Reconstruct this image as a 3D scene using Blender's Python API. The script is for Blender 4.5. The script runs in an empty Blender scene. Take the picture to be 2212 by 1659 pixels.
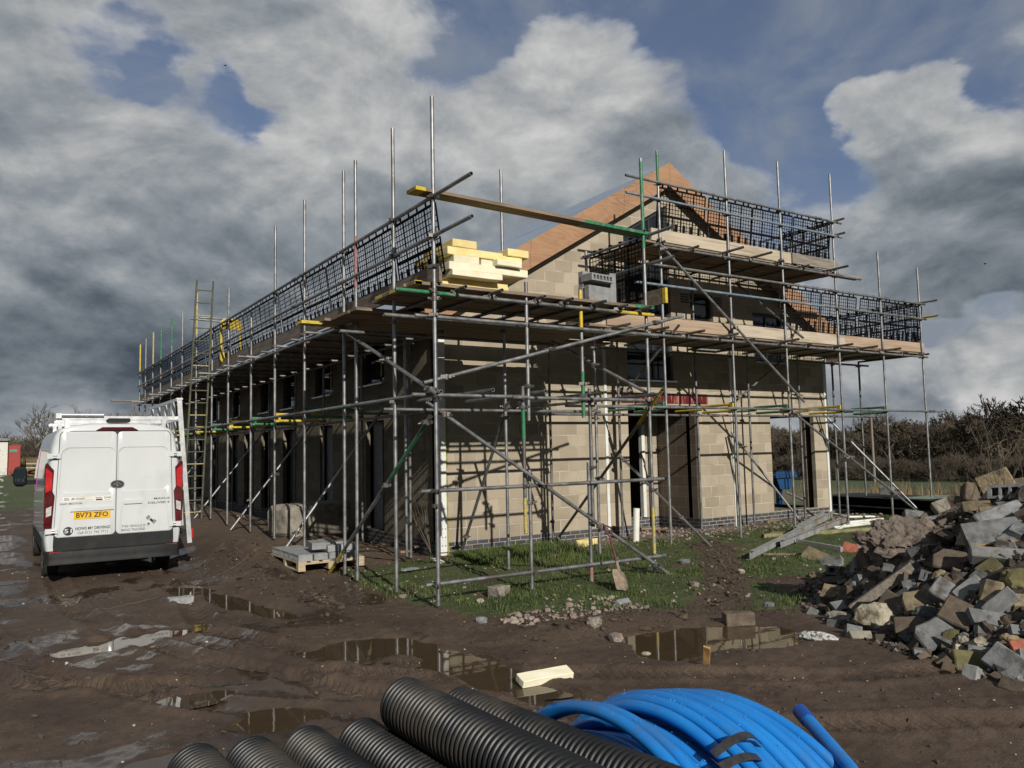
import bpy, bmesh, math, random
import numpy as np
from mathutils import Vector as V, Matrix as MX, noise
rnd = random.Random(7)
S = bpy.context.scene
COL = S.collection
R = math.radians

# ------------------------------------------------------------------ camera
CR = np.array([[0.838, 0.027, 0.545], [-0.546, 0.080, 0.834], [-0.021, -0.996, 0.082]])
u_, s_, vt_ = np.linalg.svd(CR); CR = u_ @ vt_
CAM = np.array([-6.414, -12.039, 1.82]); FPX = 1710.0
def ray(px, py): return CR @ np.array([px - 1106.0, py - 829.5, FPX])
def onp(px, py, ax, val):
    v = ray(px, py); return V(CAM + v * ((val - CAM[ax]) / v[ax]))
def gnd(px, py, z=0.0): return onp(px, py, 2, z)
def gab(px, py, y=0.0): return onp(px, py, 1, y)
def lng(px, py, x=0.0): return onp(px, py, 0, x)
cam = bpy.data.cameras.new('camera'); cam.lens = FPX / 2212 * 36; cam.sensor_width = 36
cam.clip_start = 0.05; cam.clip_end = 3000
co = bpy.data.objects.new('camera', cam); COL.objects.link(co); S.camera = co
m = np.eye(4); m[:3, 0] = CR[:, 0]; m[:3, 1] = -CR[:, 1]; m[:3, 2] = -CR[:, 2]; m[:3, 3] = CAM
co.matrix_world = MX(m.tolist())

# ------------------------------------------------------------------ light
SUN = V((0.15, 0.88, -0.437)).normalized()      # the way the light travels
sl = bpy.data.lights.new('sun', 'SUN'); sl.energy = 4.6; sl.angle = R(0.5); sl.color = (1, 0.945, 0.85)
so = bpy.data.objects.new('sun', sl); COL.objects.link(so)
so.rotation_euler = SUN.to_track_quat('-Z', 'Y').to_euler(); so.location = (-20, -40, 30)
S.view_settings.view_transform = 'Standard'; S.view_settings.look = 'None'
S.view_settings.exposure = 0; S.view_settings.gamma = 1
S.render.engine = 'CYCLES'; S.cycles.use_denoising = True
S.cycles.max_bounces = 6; S.cycles.diffuse_bounces = 3; S.cycles.transparent_max_bounces = 8
S.cycles.caustics_reflective = False; S.cycles.caustics_refractive = False

# ------------------------------------------------------------------ node helpers
class NT:
    def __init__(s, nt): s.nt = nt; s.n = nt.nodes; s.l = nt.links
    def new(s, t, **kw):
        nd = s.n.new(t)
        for k, v in kw.items():
            if k.startswith('_'): setattr(nd, k[1:], v)
            else:
                key = k.replace('__', ' ')
                nd.inputs[int(key[1:]) if key[0] == 'i' and key[1:].isdigit() else key].default_value = v
        return nd
    def link(s, a, b): s.l.new(a, b)
    def math(s, op, a, b=None, c=None, clamp=False):
        nd = s.n.new('ShaderNodeMath'); nd.operation = op; nd.use_clamp = clamp
        for i, x in enumerate((a, b, c)):
            if x is None: continue
            if hasattr(x, 'links'): s.l.new(x, nd.inputs[i])
            else: nd.inputs[i].default_value = x
        return nd.outputs[0]
    def mix(s, f, a, b, t='MIX'):
        nd = s.n.new('ShaderNodeMix'); nd.data_type = 'RGBA'; nd.blend_type = t
        for k, x in ((0, f), (6, a), (7, b)):
            if hasattr(x, 'links'): s.l.new(x, nd.inputs[k])
            else: nd.inputs[k].default_value = x if k == 0 else (*x[:3], 1)
        return nd.outputs[2]
    def ramp(s, f, stops, interp='LINEAR'):
        nd = s.n.new('ShaderNodeValToRGB'); cr = nd.color_ramp; cr.interpolation = interp
        while len(cr.elements) < len(stops): cr.elements.new(0.5)
        for e, (p, c) in zip(cr.elements, stops):
            e.position = p; e.color = (*c, 1) if len(c) == 3 else c
        s.l.new(f, nd.inputs[0]); return nd.outputs[0]
    def noise(s, vec, scale, detail=4, rough=0.55, dist=0.0):
        nd = s.n.new('ShaderNodeTexNoise'); nd.inputs['Scale'].default_value = scale
        nd.inputs['Detail'].default_value = detail; nd.inputs['Roughness'].default_value = rough
        nd.inputs['Distortion'].default_value = dist
        s.l.new(vec, nd.inputs['Vector']); return nd.outputs[0]
def smooth(nt, x, a, b):
    nd = nt.n.new('ShaderNodeMapRange'); nd.interpolation_type = 'SMOOTHSTEP'
    nd.inputs[1].default_value = a; nd.inputs[2].default_value = b
    nt.link(x, nd.inputs[0]); return nd.outputs[0]
def newmat(name):
    mt = bpy.data.materials.new(name); mt.use_nodes = True
    nt = NT(mt.node_tree); nt.n.clear()
    out = nt.new('ShaderNodeOutputMaterial'); b = nt.new('ShaderNodeBsdfPrincipled')
    nt.link(b.outputs[0], out.inputs[0])
    return mt, nt, b
def coords(nt, kind='Object'): return nt.new('ShaderNodeTexCoord').outputs[kind]
def bump(nt, b, h, strength=0.4, dist=0.01):
    bn = nt.new('ShaderNodeBump'); bn.inputs['Strength'].default_value = strength
    bn.inputs['Distance'].default_value = dist
    nt.link(h, bn.inputs['Height']); nt.link(bn.outputs[0], b.inputs['Normal'])
def mat(name, c1, c2=None, scale=6.0, rough=(0.5, 0.7), metal=0.0, bmp=0.0, bscale=None, bdist=0.01,
        spec=0.5, grime=None, gscale=1.5, stretch=None, coat=0.0, perobj=0.0):
    mt, nt, b = newmat(name); c2 = c2 or c1
    vec = coords(nt)
    if perobj:
        oi = nt.new('ShaderNodeObjectInfo')
        va = nt.new('ShaderNodeVectorMath', _operation='ADD'); nt.link(vec, va.inputs[0])
        sc = nt.new('ShaderNodeVectorMath', _operation='SCALE'); sc.inputs[0].default_value = (37, 17, 53)
        nt.link(oi.outputs['Random'], sc.inputs['Scale']); nt.link(sc.outputs[0], va.inputs[1]); vec = va.outputs[0]
    if stretch:
        mp = nt.new('ShaderNodeMapping'); mp.inputs['Scale'].default_value = stretch
        nt.link(vec, mp.inputs[0]); vec = mp.outputs[0]
    n = nt.noise(vec, scale, 6, 0.6)
    f = smooth(nt, n, 0.32, 0.68)
    col = nt.mix(f, c1, c2)
    if grime:
        g = smooth(nt, nt.noise(vec, gscale, 5, 0.65), 0.5, 0.68)
        col = nt.mix(g, col, grime)
    if perobj:
        oi2 = nt.new('ShaderNodeObjectInfo')
        val = nt.math('ADD', nt.math('MULTIPLY', oi2.outputs['Random'], perobj), 1 - perobj / 2)
        hs = nt.new('ShaderNodeHueSaturation'); nt.link(val, hs.inputs['Value']); nt.link(col, hs.inputs['Color']); col = hs.outputs[0]
    nt.link(col, b.inputs['Base Color'])
    rr = nt.new('ShaderNodeMapRange'); rr.inputs[3].default_value = rough[0]; rr.inputs[4].default_value = rough[1]
    nt.link(n, rr.inputs[0]); nt.link(rr.outputs[0], b.inputs['Roughness'])
    b.inputs['Metallic'].default_value = metal; b.inputs['Specular IOR Level'].default_value = spec
    if coat: b.inputs['Coat Weight'].default_value = coat; b.inputs['Coat Roughness'].default_value = 0.05
    if bmp: bump(nt, b, nt.noise(vec, bscale or scale * 4, 6, 0.7), bmp, bdist)
    return mt

def wall_mat(name, axis, bw, bh, c1, c2, mortar, msize, bmp=0.5, rough=0.9, z0=0.0, stains=None, damp=None, fine=90):
    """coursed blockwork in real sizes; axis 0: wall runs along X, 1: along Y"""
    mt, nt, b = newmat(name)
    sx = nt.new('ShaderNodeSeparateXYZ'); nt.link(coords(nt), sx.inputs[0])
    cb = nt.new('ShaderNodeCombineXYZ')
    nt.link(sx.outputs[axis], cb.inputs[0])
    nt.link(nt.math('SUBTRACT', sx.outputs[2], z0), cb.inputs[1])
    # slightly wobbly joints
    nz = nt.new('ShaderNodeTexNoise'); nz.inputs['Scale'].default_value = 9
    nt.link(coords(nt), nz.inputs['Vector'])
    wv = nt.new('ShaderNodeVectorMath', _operation='SUBTRACT'); nt.link(nz.outputs[1], wv.inputs[0]); wv.inputs[1].default_value = (.5, .5, .5)
    ws = nt.new('ShaderNodeVectorMath', _operation='SCALE'); ws.inputs['Scale'].default_value = 0.012; nt.link(wv.outputs[0], ws.inputs[0])
    wa = nt.new('ShaderNodeVectorMath', _operation='ADD'); nt.link(cb.outputs[0], wa.inputs[0]); nt.link(ws.outputs[0], wa.inputs[1])
    br = nt.new('ShaderNodeTexBrick'); br.offset = 0.5; br.squash = 1
    br.inputs['Scale'].default_value = 1; br.inputs['Brick Width'].default_value = bw; br.inputs['Row Height'].default_value = bh
    br.inputs['Mortar Size'].default_value = msize; br.inputs['Mortar Smooth'].default_value = 0.25
    br.inputs['Color1'].default_value = (0, 0, 0, 1); br.inputs['Color2'].default_value = (1, 1, 1, 1); br.inputs['Mortar'].default_value = (.5, .5, .5, 1)
    nt.link(wa.outputs[0], br.inputs['Vector'])
    col = nt.mix(br.outputs['Color'], c1, c2)
    sp = nt.noise(coords(nt), fine, 3, 0.7)
    col = nt.mix(nt.math('MULTIPLY', smooth(nt, sp, 0.35, 0.75), 0.35), col, tuple(x * 0.45 for x in c1))
    lg = nt.noise(coords(nt), 1.3, 4, 0.6)
    col = nt.mix(nt.math('MULTIPLY', smooth(nt, lg, 0.45, 0.7), 0.35), col, tuple(x * 0.6 for x in c1))
    mcol = nt.mix(smooth(nt, nt.noise(coords(nt), 3, 3), .35, .65), mortar, tuple(x * 0.72 for x in mortar))
    col = nt.mix(br.outputs['Fac'], col, mcol)
    if stains:   # grey cement smears and lime runs
        mp = nt.new('ShaderNodeMapping'); mp.inputs['Scale'].default_value = (2.2, 2.2, 1.1); nt.link(coords(nt), mp.inputs[0])
        col = nt.mix(nt.math('MULTIPLY', smooth(nt, nt.noise(mp.outputs[0], 1.2, 5, .65), .6, .72), .7), col, stains)
    if damp:
        mp = nt.new('ShaderNodeMapping'); mp.inputs['Scale'].default_value = (5, 5, .8); nt.link(coords(nt), mp.inputs[0])
        col = nt.mix(nt.math('MULTIPLY', smooth(nt, nt.noise(mp.outputs[0], 1.0, 5, .65), .5, .7), .8), col, damp)
    nt.link(col, b.inputs['Base Color']); b.inputs['Roughness'].default_value = rough
    b.inputs['Specular IOR Level'].default_value = 0.25
    h = nt.math('SUBTRACT', nt.math('MULTIPLY', sp, 0.35), nt.math('MULTIPLY', br.outputs['Fac'], 1.0))
    bump(nt, b, h, bmp, 0.012)
    return mt

MT = {}
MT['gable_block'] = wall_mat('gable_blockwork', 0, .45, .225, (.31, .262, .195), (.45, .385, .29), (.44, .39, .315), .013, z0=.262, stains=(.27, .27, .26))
MT['long_block'] = wall_mat('long_blockwork', 1, .45, .225, (.14, .12, .088), (.225, .19, .138), (.20, .18, .145), .012, z0=.262, damp=(.10, .095, .06))  # darker copy of the gable blocks, the long side's shade put into the colour
MT['return_block'] = wall_mat('return_blockwork', 1, .45, .225, (.13, .103, .078), (.19, .152, .118), (.2, .18, .15), .012, z0=.262)  # same blocks darkened again; shade of the returns is mixed into the colour
MT['blue_brick'] = wall_mat('blue_brick', 0, .225, .075, (.045, .052, .065), (.085, .095, .11), (.36, .30, .23), .008, bmp=.5, rough=.6, z0=.262, fine=60)
MT['blue_brick_y'] = wall_mat('blue_brick_return', 1, .225, .075, (.035, .038, .045), (.06, .065, .075), (.22, .18, .14), .008, bmp=.5, rough=.7, z0=.262, fine=60)  # blue brick and mortar dimmed, colouring in the shade on the side plinths
MT['steel'] = mat('galvanised_tube', (.19, .195, .20), (.33, .335, .34), 7, (.36, .6), .7, .12, 60, .004, grime=(.16, .15, .14), gscale=2.2)
MT['steel_dark'] = mat('weathered_tube', (.12, .12, .12), (.22, .22, .22), 7, (.45, .7), .6, .15, 60, .004, grime=(.12, .10, .08), gscale=3)
MT['coupler'] = mat('coupler_steel', (.10, .095, .09), (.22, .21, .20), 30, (.4, .7), .7, grime=(.14, .07, .04), gscale=12)
MT['green'] = mat('green_paint', (.02, .125, .055), (.03, .19, .085), 14, (.4, .6), 0, .1, grime=(.16, .2, .17), gscale=9)
MT['yellow'] = mat('yellow_paint', (.50, .35, .015), (.60, .45, .03), 14, (.4, .6), 0, .1, grime=(.32, .27, .12), gscale=9)
MT['bluepaint'] = mat('blue_grey_tube', (.16, .23, .29), (.28, .33, .37), 9, (.4, .6), .4)
MT['redpaint'] = mat('red_paint', (.20, .20, .20), (.30, .07, .06), 22, (.5, .7))
MT['yellow_worn'] = mat('worn_yellow_paint', (.24, .24, .23), (.55, .42, .04), 26, (.45, .65), .2)
MT['board'] = mat('scaffold_board', (.15, .11, .076), (.26, .195, .135), 3, (.75, .95), 0, .5, 14, .004, grime=(.12, .09, .07), gscale=2, stretch=(.6, 8, 8))
MT['board_y'] = mat('scaffold_board_lengthways', (.13, .105, .085), (.22, .18, .145), 3, (.75, .95), 0, .5, 14, .004, grime=(.09, .075, .06), gscale=2, stretch=(8, .6, 8))
MT['toe'] = mat('toe_board_timber', (.30, .215, .15), (.42, .315, .225), 2.5, (.75, .95), 0, .4, 16, .004, grime=(.28, .2, .14), gscale=1.2, stretch=(.5, 6, 9))
MT['toe_pale'] = mat('pale_toe_board', (.38, .32, .24), (.5, .43, .33), 2.5, (.75, .95), 0, .5, 16, .004, grime=(.25, .2, .15), gscale=1.2, stretch=(.5, 6, 9))
MT['plastic'] = mat('black_plastic', (.003, .003, .0035), (.006, .006, .0065), 8, (.75, .9), spec=.12)
MT['white_paint'] = mat('white_column_paint', (.62, .63, .60), (.72, .72, .69), 5, (.45, .6), 0, .05, grime=(.52, .53, .42), gscale=2)
MT['algae'] = mat('algae_stain', (.16, .17, .03), (.30, .29, .06), 9, (.8, .95), 0, .3, grime=(.35, .32, .2), gscale=6)
MT['anthracite'] = mat('anthracite_frame', (.018, .02, .023), (.03, .032, .036), 6, (.35, .5))
MT['red_lintel'] = mat('red_lintel_wrap', (.055, .004, .004), (.13, .012, .011), 5, (.25, .5), 0, .3, grime=(.45, .2, .17), gscale=2.2, stretch=(6, 1, .6))
MT['conc'] = mat('grey_concrete', (.12, .124, .127), (.20, .205, .21), 12, (.85, .97), 0, .8, 70, .006, perobj=.5, grime=(.07, .058, .047), gscale=5)
MT['conc_dusty'] = mat('dusty_concrete', (.17, .172, .17), (.27, .27, .265), 10, (.85, .97), 0, .7, 70, .005, perobj=.45, grime=(.09, .075, .06), gscale=5)
MT['conc_pale'] = mat('new_concrete_block', (.20, .207, .21), (.28, .287, .29), 10, (.85, .97), 0, .6, 80, .004, perobj=.2)
MT['conc_tan'] = mat('tan_block', (.15, .118, .072), (.25, .20, .125), 12, (.85, .97), 0, .8, 70, .006, perobj=.5, grime=(.085, .065, .045), gscale=4)
MT['conc_brown'] = mat('muddy_block', (.075, .057, .042), (.135, .105, .076), 10, (.85, .97), 0, .8, 60, .006, perobj=.4)
MT['conc_mossy'] = mat('mossy_block', (.085, .078, .032), (.14, .125, .055), 10, (.85, .97), 0, .8, 60, .006, perobj=.3)
MT['clay'] = mat('red_clay', (.25, .075, .045), (.36, .12, .075), 14, (.8, .95), 0, .4, perobj=.4)
MT['slate'] = mat('dark_brick', (.035, .038, .042), (.075, .08, .085), 14, (.6, .8), 0, .3, perobj=.3)
MT['plaster'] = mat('pale_plaster', (.30, .27, .20), (.44, .40, .31), 16, (.85, .97), 0, 1.0, 40, .014, perobj=.2, grime=(.16, .12, .075), gscale=7)
MT['speckle'] = mat('speckled_foam', (.06, .06, .055), (.72, .72, .70), 34, (.85, .95), 0, 1.0, 30, .02)
MT['stone'] = mat('weathered_concrete', (.21, .19, .155), (.33, .30, .25), 4, (.85, .97), 0, 1.0, 26, .02, grime=(.13, .115, .09), gscale=3)
MT['earthlump'] = mat('baked_earth', (.135, .105, .085), (.25, .205, .175), 7, (.9, 1), 0, 1.0, 30, .03, grime=(.07, .05, .038), gscale=5)
MT['timber'] = mat('weathered_timber', (.15, .125, .10), (.27, .235, .195), 3, (.8, .95), 0, .5, 14, .004, stretch=(.7, 9, 9))
MT['timber_new'] = mat('pallet_timber', (.36, .28, .18), (.5, .4, .27), 3, (.8, .95), 0, .4, 14, .004, grime=(.22, .17, .11), stretch=(.7, 7, 7))
MT['insul'] = mat('insulation_foam', (.70, .65, .47), (.78, .74, .57), 5, (.85, .95), 0, .3, 40, .004, perobj=.15)
MT['insul_y'] = mat('yellow_insulation_foam', (.68, .55, .22), (.76, .64, .32), 5, (.85, .95), 0, .3, 40, .004, perobj=.15)
MT['foil'] = mat('foil_facing', (.30, .31, .31), (.42, .43, .43), 20, (.35, .6), .5, .4, 20, .004)
MT['membrane'] = mat('roof_membrane', (.20, .26, .35), (.27, .33, .42), 3, (.3, .45), 0, .3, 5, .02)
MT['white_pvc'] = mat('white_plastic', (.66, .65, .60), (.74, .73, .68), 6, (.35, .5), grime=(.5, .47, .4))
MT['zinc'] = mat('zinc_beam', (.33, .34, .34), (.46, .47, .47), 5, (.45, .65), .5, grime=(.3, .2, .1), gscale=2)
MT['rust'] = mat('rust', (.11, .06, .035), (.2, .11, .06), 10, (.8, .95))
MT['mosswood'] = mat('mossy_timber', (.14, .135, .055), (.24, .22, .11), 6, (.85, .95))
MT['rubber'] = mat('tyre_rubber', (.012, .012, .012), (.03, .026, .022), 12, (.7, .9), 0, .2)
MT['chrome'] = mat('chrome', (.6, .6, .6), (.7, .7, .7), 5, (.08, .15), 1)
MT['alu'] = mat('aluminium', (.55, .56, .57), (.66, .67, .68), 8, (.3, .45), .7)
MT['van'] = mat('van_paint', (.55, .575, .59), (.59, .61, .625), 1.2, (.16, .24), 0, coat=.6, grime=(.50, .515, .515), gscale=.8)
MT['trim'] = mat('dark_bumper_plastic', (.009, .010, .011), (.016, .017, .018), 5, (.55, .75), spec=.3, grime=(.03, .025, .02), gscale=2.5)
MT['taillight'] = mat('tail_lamp_red', (.38, .006, .008), (.5, .02, .02), 5, (.05, .1), coat=1)
MT['lamp_dark'] = mat('tail_lamp_dark', (.05, .004, .005), (.1, .006, .008), 8, (.05, .1), coat=1)
MT['lamp_clear'] = mat('lamp_clear', (.5, .48, .48), (.7, .7, .7), 20, (.05, .15), .3)
MT['plate'] = mat('number_plate_yellow', (.70, .40, .015), (.74, .44, .02), 5, (.3, .4))
MT['ink'] = mat('black_lettering', (.012, .012, .012), None, 5, (.4, .5))
MT['inkgrey'] = mat('grey_lettering', (.09, .10, .11), None, 5, (.4, .5))
MT['inkteal'] = mat('teal_lettering', (.03, .12, .13), None, 5, (.4, .5))
MT['magenta'] = mat('magenta_livery', (.33, .02, .30), (.38, .03, .36), 5, (.2, .3), coat=.5)
MT['bluepipe'] = mat('blue_pipe', (.008, .16, .52), (.012, .21, .61), 4, (.25, .42), 0, grime=(.03, .15, .40), gscale=6)
MT['bluepipe_dark'] = mat('blue_cap', (.006, .06, .3), (.01, .08, .36), 4, (.3, .4))
MT['blackpipe'] = mat('black_pipe', (.006, .0065, .0075), (.011, .012, .014), 5, (.36, .5), 0, spec=.35, grime=(.042, .036, .029), gscale=2.2)
MT['bark'] = mat('winter_bark', (.085, .07, .052), (.15, .125, .095), 1.5, (.9, 1))
MT['bark_dark'] = mat('dark_twigs', (.055, .043, .031), (.10, .078, .054), .25, (.9, 1))
MT['bark_red'] = mat('russet_twigs', (.060, .046, .034), (.10, .078, .055), .25, (.9, 1))
MT['reed'] = mat('dry_grass', (.13, .095, .05), (.23, .17, .09), .5, (.9, 1))
MT['redshed'] = mat('red_door_paint', (.25, .03, .025), (.32, .045, .035), 3, (.6, .8), grime=(.2, .04, .03))
MT['whitewash'] = mat('whitewashed_wall', (.55, .54, .5), (.65, .64, .6), 2, (.85, .95), 0, .3, grime=(.35, .33, .28), gscale=2)
MT['tealsign'] = mat('green_sign', (.05, .22, .17), None, 5, (.5, .6))
MT['sheet_green'] = mat('green_sheet', (.16, .22, .16), (.24, .3, .23), 3, (.4, .6))
MT['sheet_dark'] = mat('dark_sheet', (.012, .014, .013), (.03, .032, .03), 6, (.4, .7))
MT['sawblue'] = mat('blue_machine_paint', (.008, .042, .12), (.012, .06, .16), 5, (.35, .5))
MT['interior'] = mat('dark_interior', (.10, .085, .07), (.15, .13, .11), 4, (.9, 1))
MT['shovelred'] = mat('maroon_handle', (.09, .025, .03), (.14, .05, .05), 14, (.5, .7))
MT['blade'] = mat('muddy_blade', (.2, .15, .11), (.32, .25, .19), 12, (.5, .8), .2)
MT['tape'] = mat('yellow_tape', (.7, .55, .02), None, 5, (.4, .5))
MT['strap'] = mat('black_strap', (.02, .02, .022), (.035, .035, .037), 40, (.35, .5))
mt, nt, b = newmat('window_glass'); b.inputs['Base Color'].default_value = (.012, .016, .02, 1); b.inputs['Roughness'].default_value = .03
b.inputs['Specular IOR Level'].default_value = .6; MT['glass'] = mt
# sawn plywood with long oval grain
mt, nt, b = newmat('plywood'); c = coords(nt)
mp = nt.new('ShaderNodeMapping'); mp.inputs['Scale'].default_value = (.55, 1, 3.2); mp.inputs['Rotation'].default_value = (0, .53, 0); nt.link(c, mp.inputs[0])
nn = nt.noise(mp.outputs[0], .95, 2, .45, .8)
w = nt.math('FRACT', nt.math('MULTIPLY', nn, 11))
col = nt.mix(nt.math('ABSOLUTE', nt.math('SUBTRACT', w, .5)), (.23, .125, .068), (.43, .265, .155))
col = nt.mix(nt.math('MULTIPLY', smooth(nt, nt.noise(c, 1.1, 3), .4, .65), .5), col, (.40, .225, .125))
nt.link(col, b.inputs['Base Color']); b.inputs['Roughness'].default_value = .75; MT['ply'] = mt

# ------------------------------------------------------------------ mesh helpers
OFF = {}
def setp(o, label=None, cat=None, group=None, kind=None):
    if label: o['label'] = label
    if cat: o['category'] = cat
    if group: o['group'] = group
    if kind: o['kind'] = kind
    return o
def thing(name, label, cat, loc=(0, 0, 0), group=None, rot=None):
    o = bpy.data.objects.new(name, None); COL.objects.link(o); o.empty_display_size = .2
    o.location = loc; OFF[o.name] = V(loc)
    if rot is not None: o.rotation_euler = rot
    return setp(o, label, cat, group)
class MB:
    def __init__(s): s.v = []; s.f = []
    def add(s, vs, fs, xf=None):
        n = len(s.v)
        s.v += [tuple(xf @ V(p)) if xf else tuple(p) for p in vs]
        s.f += [tuple(i + n for i in f) for f in fs]; return s
    def box(s, c, d, xf=None):
        x, y, z = d[0] / 2, d[1] / 2, d[2] / 2; c = V(c)
        vs = [c + V((a * x, b_ * y, e * z)) for a in (-1, 1) for b_ in (-1, 1) for e in (-1, 1)]
        return s.add(vs, [(0, 1, 3, 2), (4, 6, 7, 5), (0, 4, 5, 1), (2, 3, 7, 6), (0, 2, 6, 4), (1, 5, 7, 3)], xf)
    def span(s, a, b):  # box by two corners
        a = V(a); b = V(b); return s.box((a + b) / 2, [abs(q) for q in (b - a)])
    def beam(s, p0, p1, w, h, up=V((0, 0, 1))):
        p0 = V(p0); p1 = V(p1); d = (p1 - p0).normalized(); sd = d.cross(up)
        if sd.length < 1e-4: sd = d.cross(V((0, 1, 0)))
        sd.normalize(); up2 = sd.cross(d)
        vs = [p + sd * (a * w / 2) + up2 * (e * h / 2) for p in (p0, p1) for a, e in ((-1, -1), (1, -1), (1, 1), (-1, 1))]
        return s.add(vs, [(0, 3, 2, 1), (4, 5, 6, 7), (0, 1, 5, 4), (1, 2, 6, 5), (2, 3, 7, 6), (3, 0, 4, 7)])
    def path(s, pts, r, n=8, closed=False, cap=True, hollow=False):
        pts = [V(p) for p in pts]; k = len(pts); base = len(s.v)
        rs = r if isinstance(r, (list, tuple)) else [r] * k
        nrm = None
        for i in range(k):
            t = (pts[(i + 1) % k] - pts[i - 1]) if closed else (pts[min(i + 1, k - 1)] - pts[max(i - 1, 0)])
            t.normalize()
            if nrm is None:
                nrm = t.orthogonal().normalized()
            nrm = (nrm - t * nrm.dot(t)).normalized(); bi = t.cross(nrm)
            for j in range(n):
                a = 2 * math.pi * j / n
                s.v.append(tuple(pts[i] + (nrm * math.cos(a) + bi * math.sin(a)) * rs[i]))
        for i in range(k if closed else k - 1):
            i2 = (i + 1) % k
            for j in range(n):
                j2 = (j + 1) % n
                s.f.append((base + i * n + j, base + i * n + j2, base + i2 * n + j2, base + i2 * n + j))
        if not closed and cap:
            if hollow:
                for e in (0, k - 1):
                    t = (pts[1] - pts[0]).normalized() if e == 0 else (pts[-2] - pts[-1]).normalized()
                    b0 = len(s.v); ring = [V(s.v[base + e * n + j]) for j in range(n)]
                    inn = [pts[e] + (q - pts[e]) * .8 for q in ring]; deep = [q + t * rs[e] * 2.5 for q in inn]
                    s.v += [tuple(q) for q in inn + deep]
                    for j in range(n):
                        j2 = (j + 1) % n; o_, o2 = base + e * n + j, base + e * n + j2
                        q1 = (o_, b0 + j, b0 + j2, o2); q2 = (b0 + j, b0 + n + j, b0 + n + j2, b0 + j2)
                        s.f += [q1, q2] if e == 0 else [q1[::-1], q2[::-1]]
                    s.f.append(tuple(b0 + n + j for j in range(n))[::-1 if e == 0 else 1])
            else:
                s.f.append(tuple(base + j for j in range(n))[::-1])
                s.f.append(tuple(base + (k - 1) * n + j for j in range(n)))
        return s
    def tube(s, a, b, r=.024, n=10, hollow=True): return s.path([a, b], r, n, hollow=hollow)
    def prism(s, poly, d, org=V((0, 0, 0)), ax=V((1, 0, 0)), ay=V((0, 0, 1))):
        """poly of (u, v) laid on axes ax, ay and pushed by the vector d"""
        n = len(poly); org = V(org); d = V(d)
        a = [org + ax * p[0] + ay * p[1] for p in poly]
        return s.add(a + [q + d for q in a], [tuple(range(n)), tuple(range(2 * n - 1, n - 1, -1))] +
                     [(i, (i + 1) % n, n + (i + 1) % n, n + i)[::-1] for i in range(n)])
    def build(s, name, m, parent=None, smooth=False, local=False, ang=None):
        me = bpy.data.meshes.new(name)
        off = V((0, 0, 0))
        if parent is not None and not local: off = OFF[parent.name]
        me.from_pydata([tuple(V(p) - off) for p in s.v] if off.length else s.v, [], s.f); me.update()
        bm = bmesh.new(); bm.from_mesh(me); bmesh.ops.recalc_face_normals(bm, faces=bm.faces)
        if smooth:
            for f in bm.faces: f.smooth = True
            for e in bm.edges:
                if len(e.link_faces) != 2 or e.calc_face_angle(0) > (ang or R(38)): e.smooth = False
        bm.to_mesh(me); bm.free()
        return link(name, me, m, parent, off)
def link(name, me, m, parent=None, off=None):
    if m is not None and not me.materials: me.materials.append(MT[m] if isinstance(m, str) else m)
    o = bpy.data.objects.new(name, me); COL.objects.link(o)
    if parent is not None: o.parent = parent
    OFF[o.name] = off if off is not None else V((0, 0, 0)); return o
def copy_tree(o, parent=None):
    c = o.copy(); COL.objects.link(c); OFF[c.name] = OFF.get(o.name, V((0, 0, 0)))
    c.parent = parent
    for ch in o.children: copy_tree(ch, c)
    return c
def mesh_np(name, v, f, m, parent=None):
    me = bpy.data.meshes.new(name); v = np.asarray(v, np.float32); f = np.asarray(f, np.int32); k = f.shape[1]
    me.vertices.add(len(v)); me.vertices.foreach_set('co', v.ravel())
    me.loops.add(f.size); me.loops.foreach_set('vertex_index', f.ravel())
    me.polygons.add(len(f)); me.polygons.foreach_set('loop_start', np.arange(0, f.size, k, dtype=np.int32))
    me.polygons.foreach_set('loop_total', np.full(len(f), k, np.int32)); me.update(calc_edges=True)
    return link(name, me, m, parent)
def panel(xs, zs, solid, thick):
    """grid wall in the u,w plane from cut lists; returns verts (u, depth, w) and faces with reveals"""
    v = []; f = []; idx = {}
    def vid(i, d, j):
        if (i, d, j) not in idx: idx[(i, d, j)] = len(v); v.append((xs[i], d * thick, zs[j]))
        return idx[(i, d, j)]
    nx, nz = len(xs) - 1, len(zs) - 1
    ok = lambda i, j: 0 <= i < nx and 0 <= j < nz and solid((xs[i] + xs[i + 1]) / 2, (zs[j] + zs[j + 1]) / 2)
    for i in range(nx):
        for j in range(nz):
            if not ok(i, j): continue
            for d in (0, 1):
                q = (vid(i, d, j), vid(i + 1, d, j), vid(i + 1, d, j + 1), vid(i, d, j + 1)); f.append(q if d == 0 else q[::-1])
            if not ok(i - 1, j): f.append((vid(i, 0, j), vid(i, 0, j + 1), vid(i, 1, j + 1), vid(i, 1, j)))
            if not ok(i + 1, j): f.append((vid(i + 1, 0, j), vid(i + 1, 1, j), vid(i + 1, 1, j + 1), vid(i + 1, 0, j + 1)))
            if not ok(i, j - 1): f.append((vid(i, 0, j), vid(i, 1, j), vid(i + 1, 1, j), vid(i + 1, 0, j)))
            if not ok(i, j + 1): f.append((vid(i, 0, j + 1), vid(i + 1, 0, j + 1), vid(i + 1, 1, j + 1), vid(i, 1, j + 1)))
    return v, f
def rng_cuts(lo, hi, holes, ax, step=None):
    c = {lo, hi}
    for h in holes: c |= {h[ax], h[ax + 2]} if ax == 0 else {h[1], h[3]}
    return sorted(q for q in c if lo - 1e-6 <= q <= hi + 1e-6)
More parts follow.
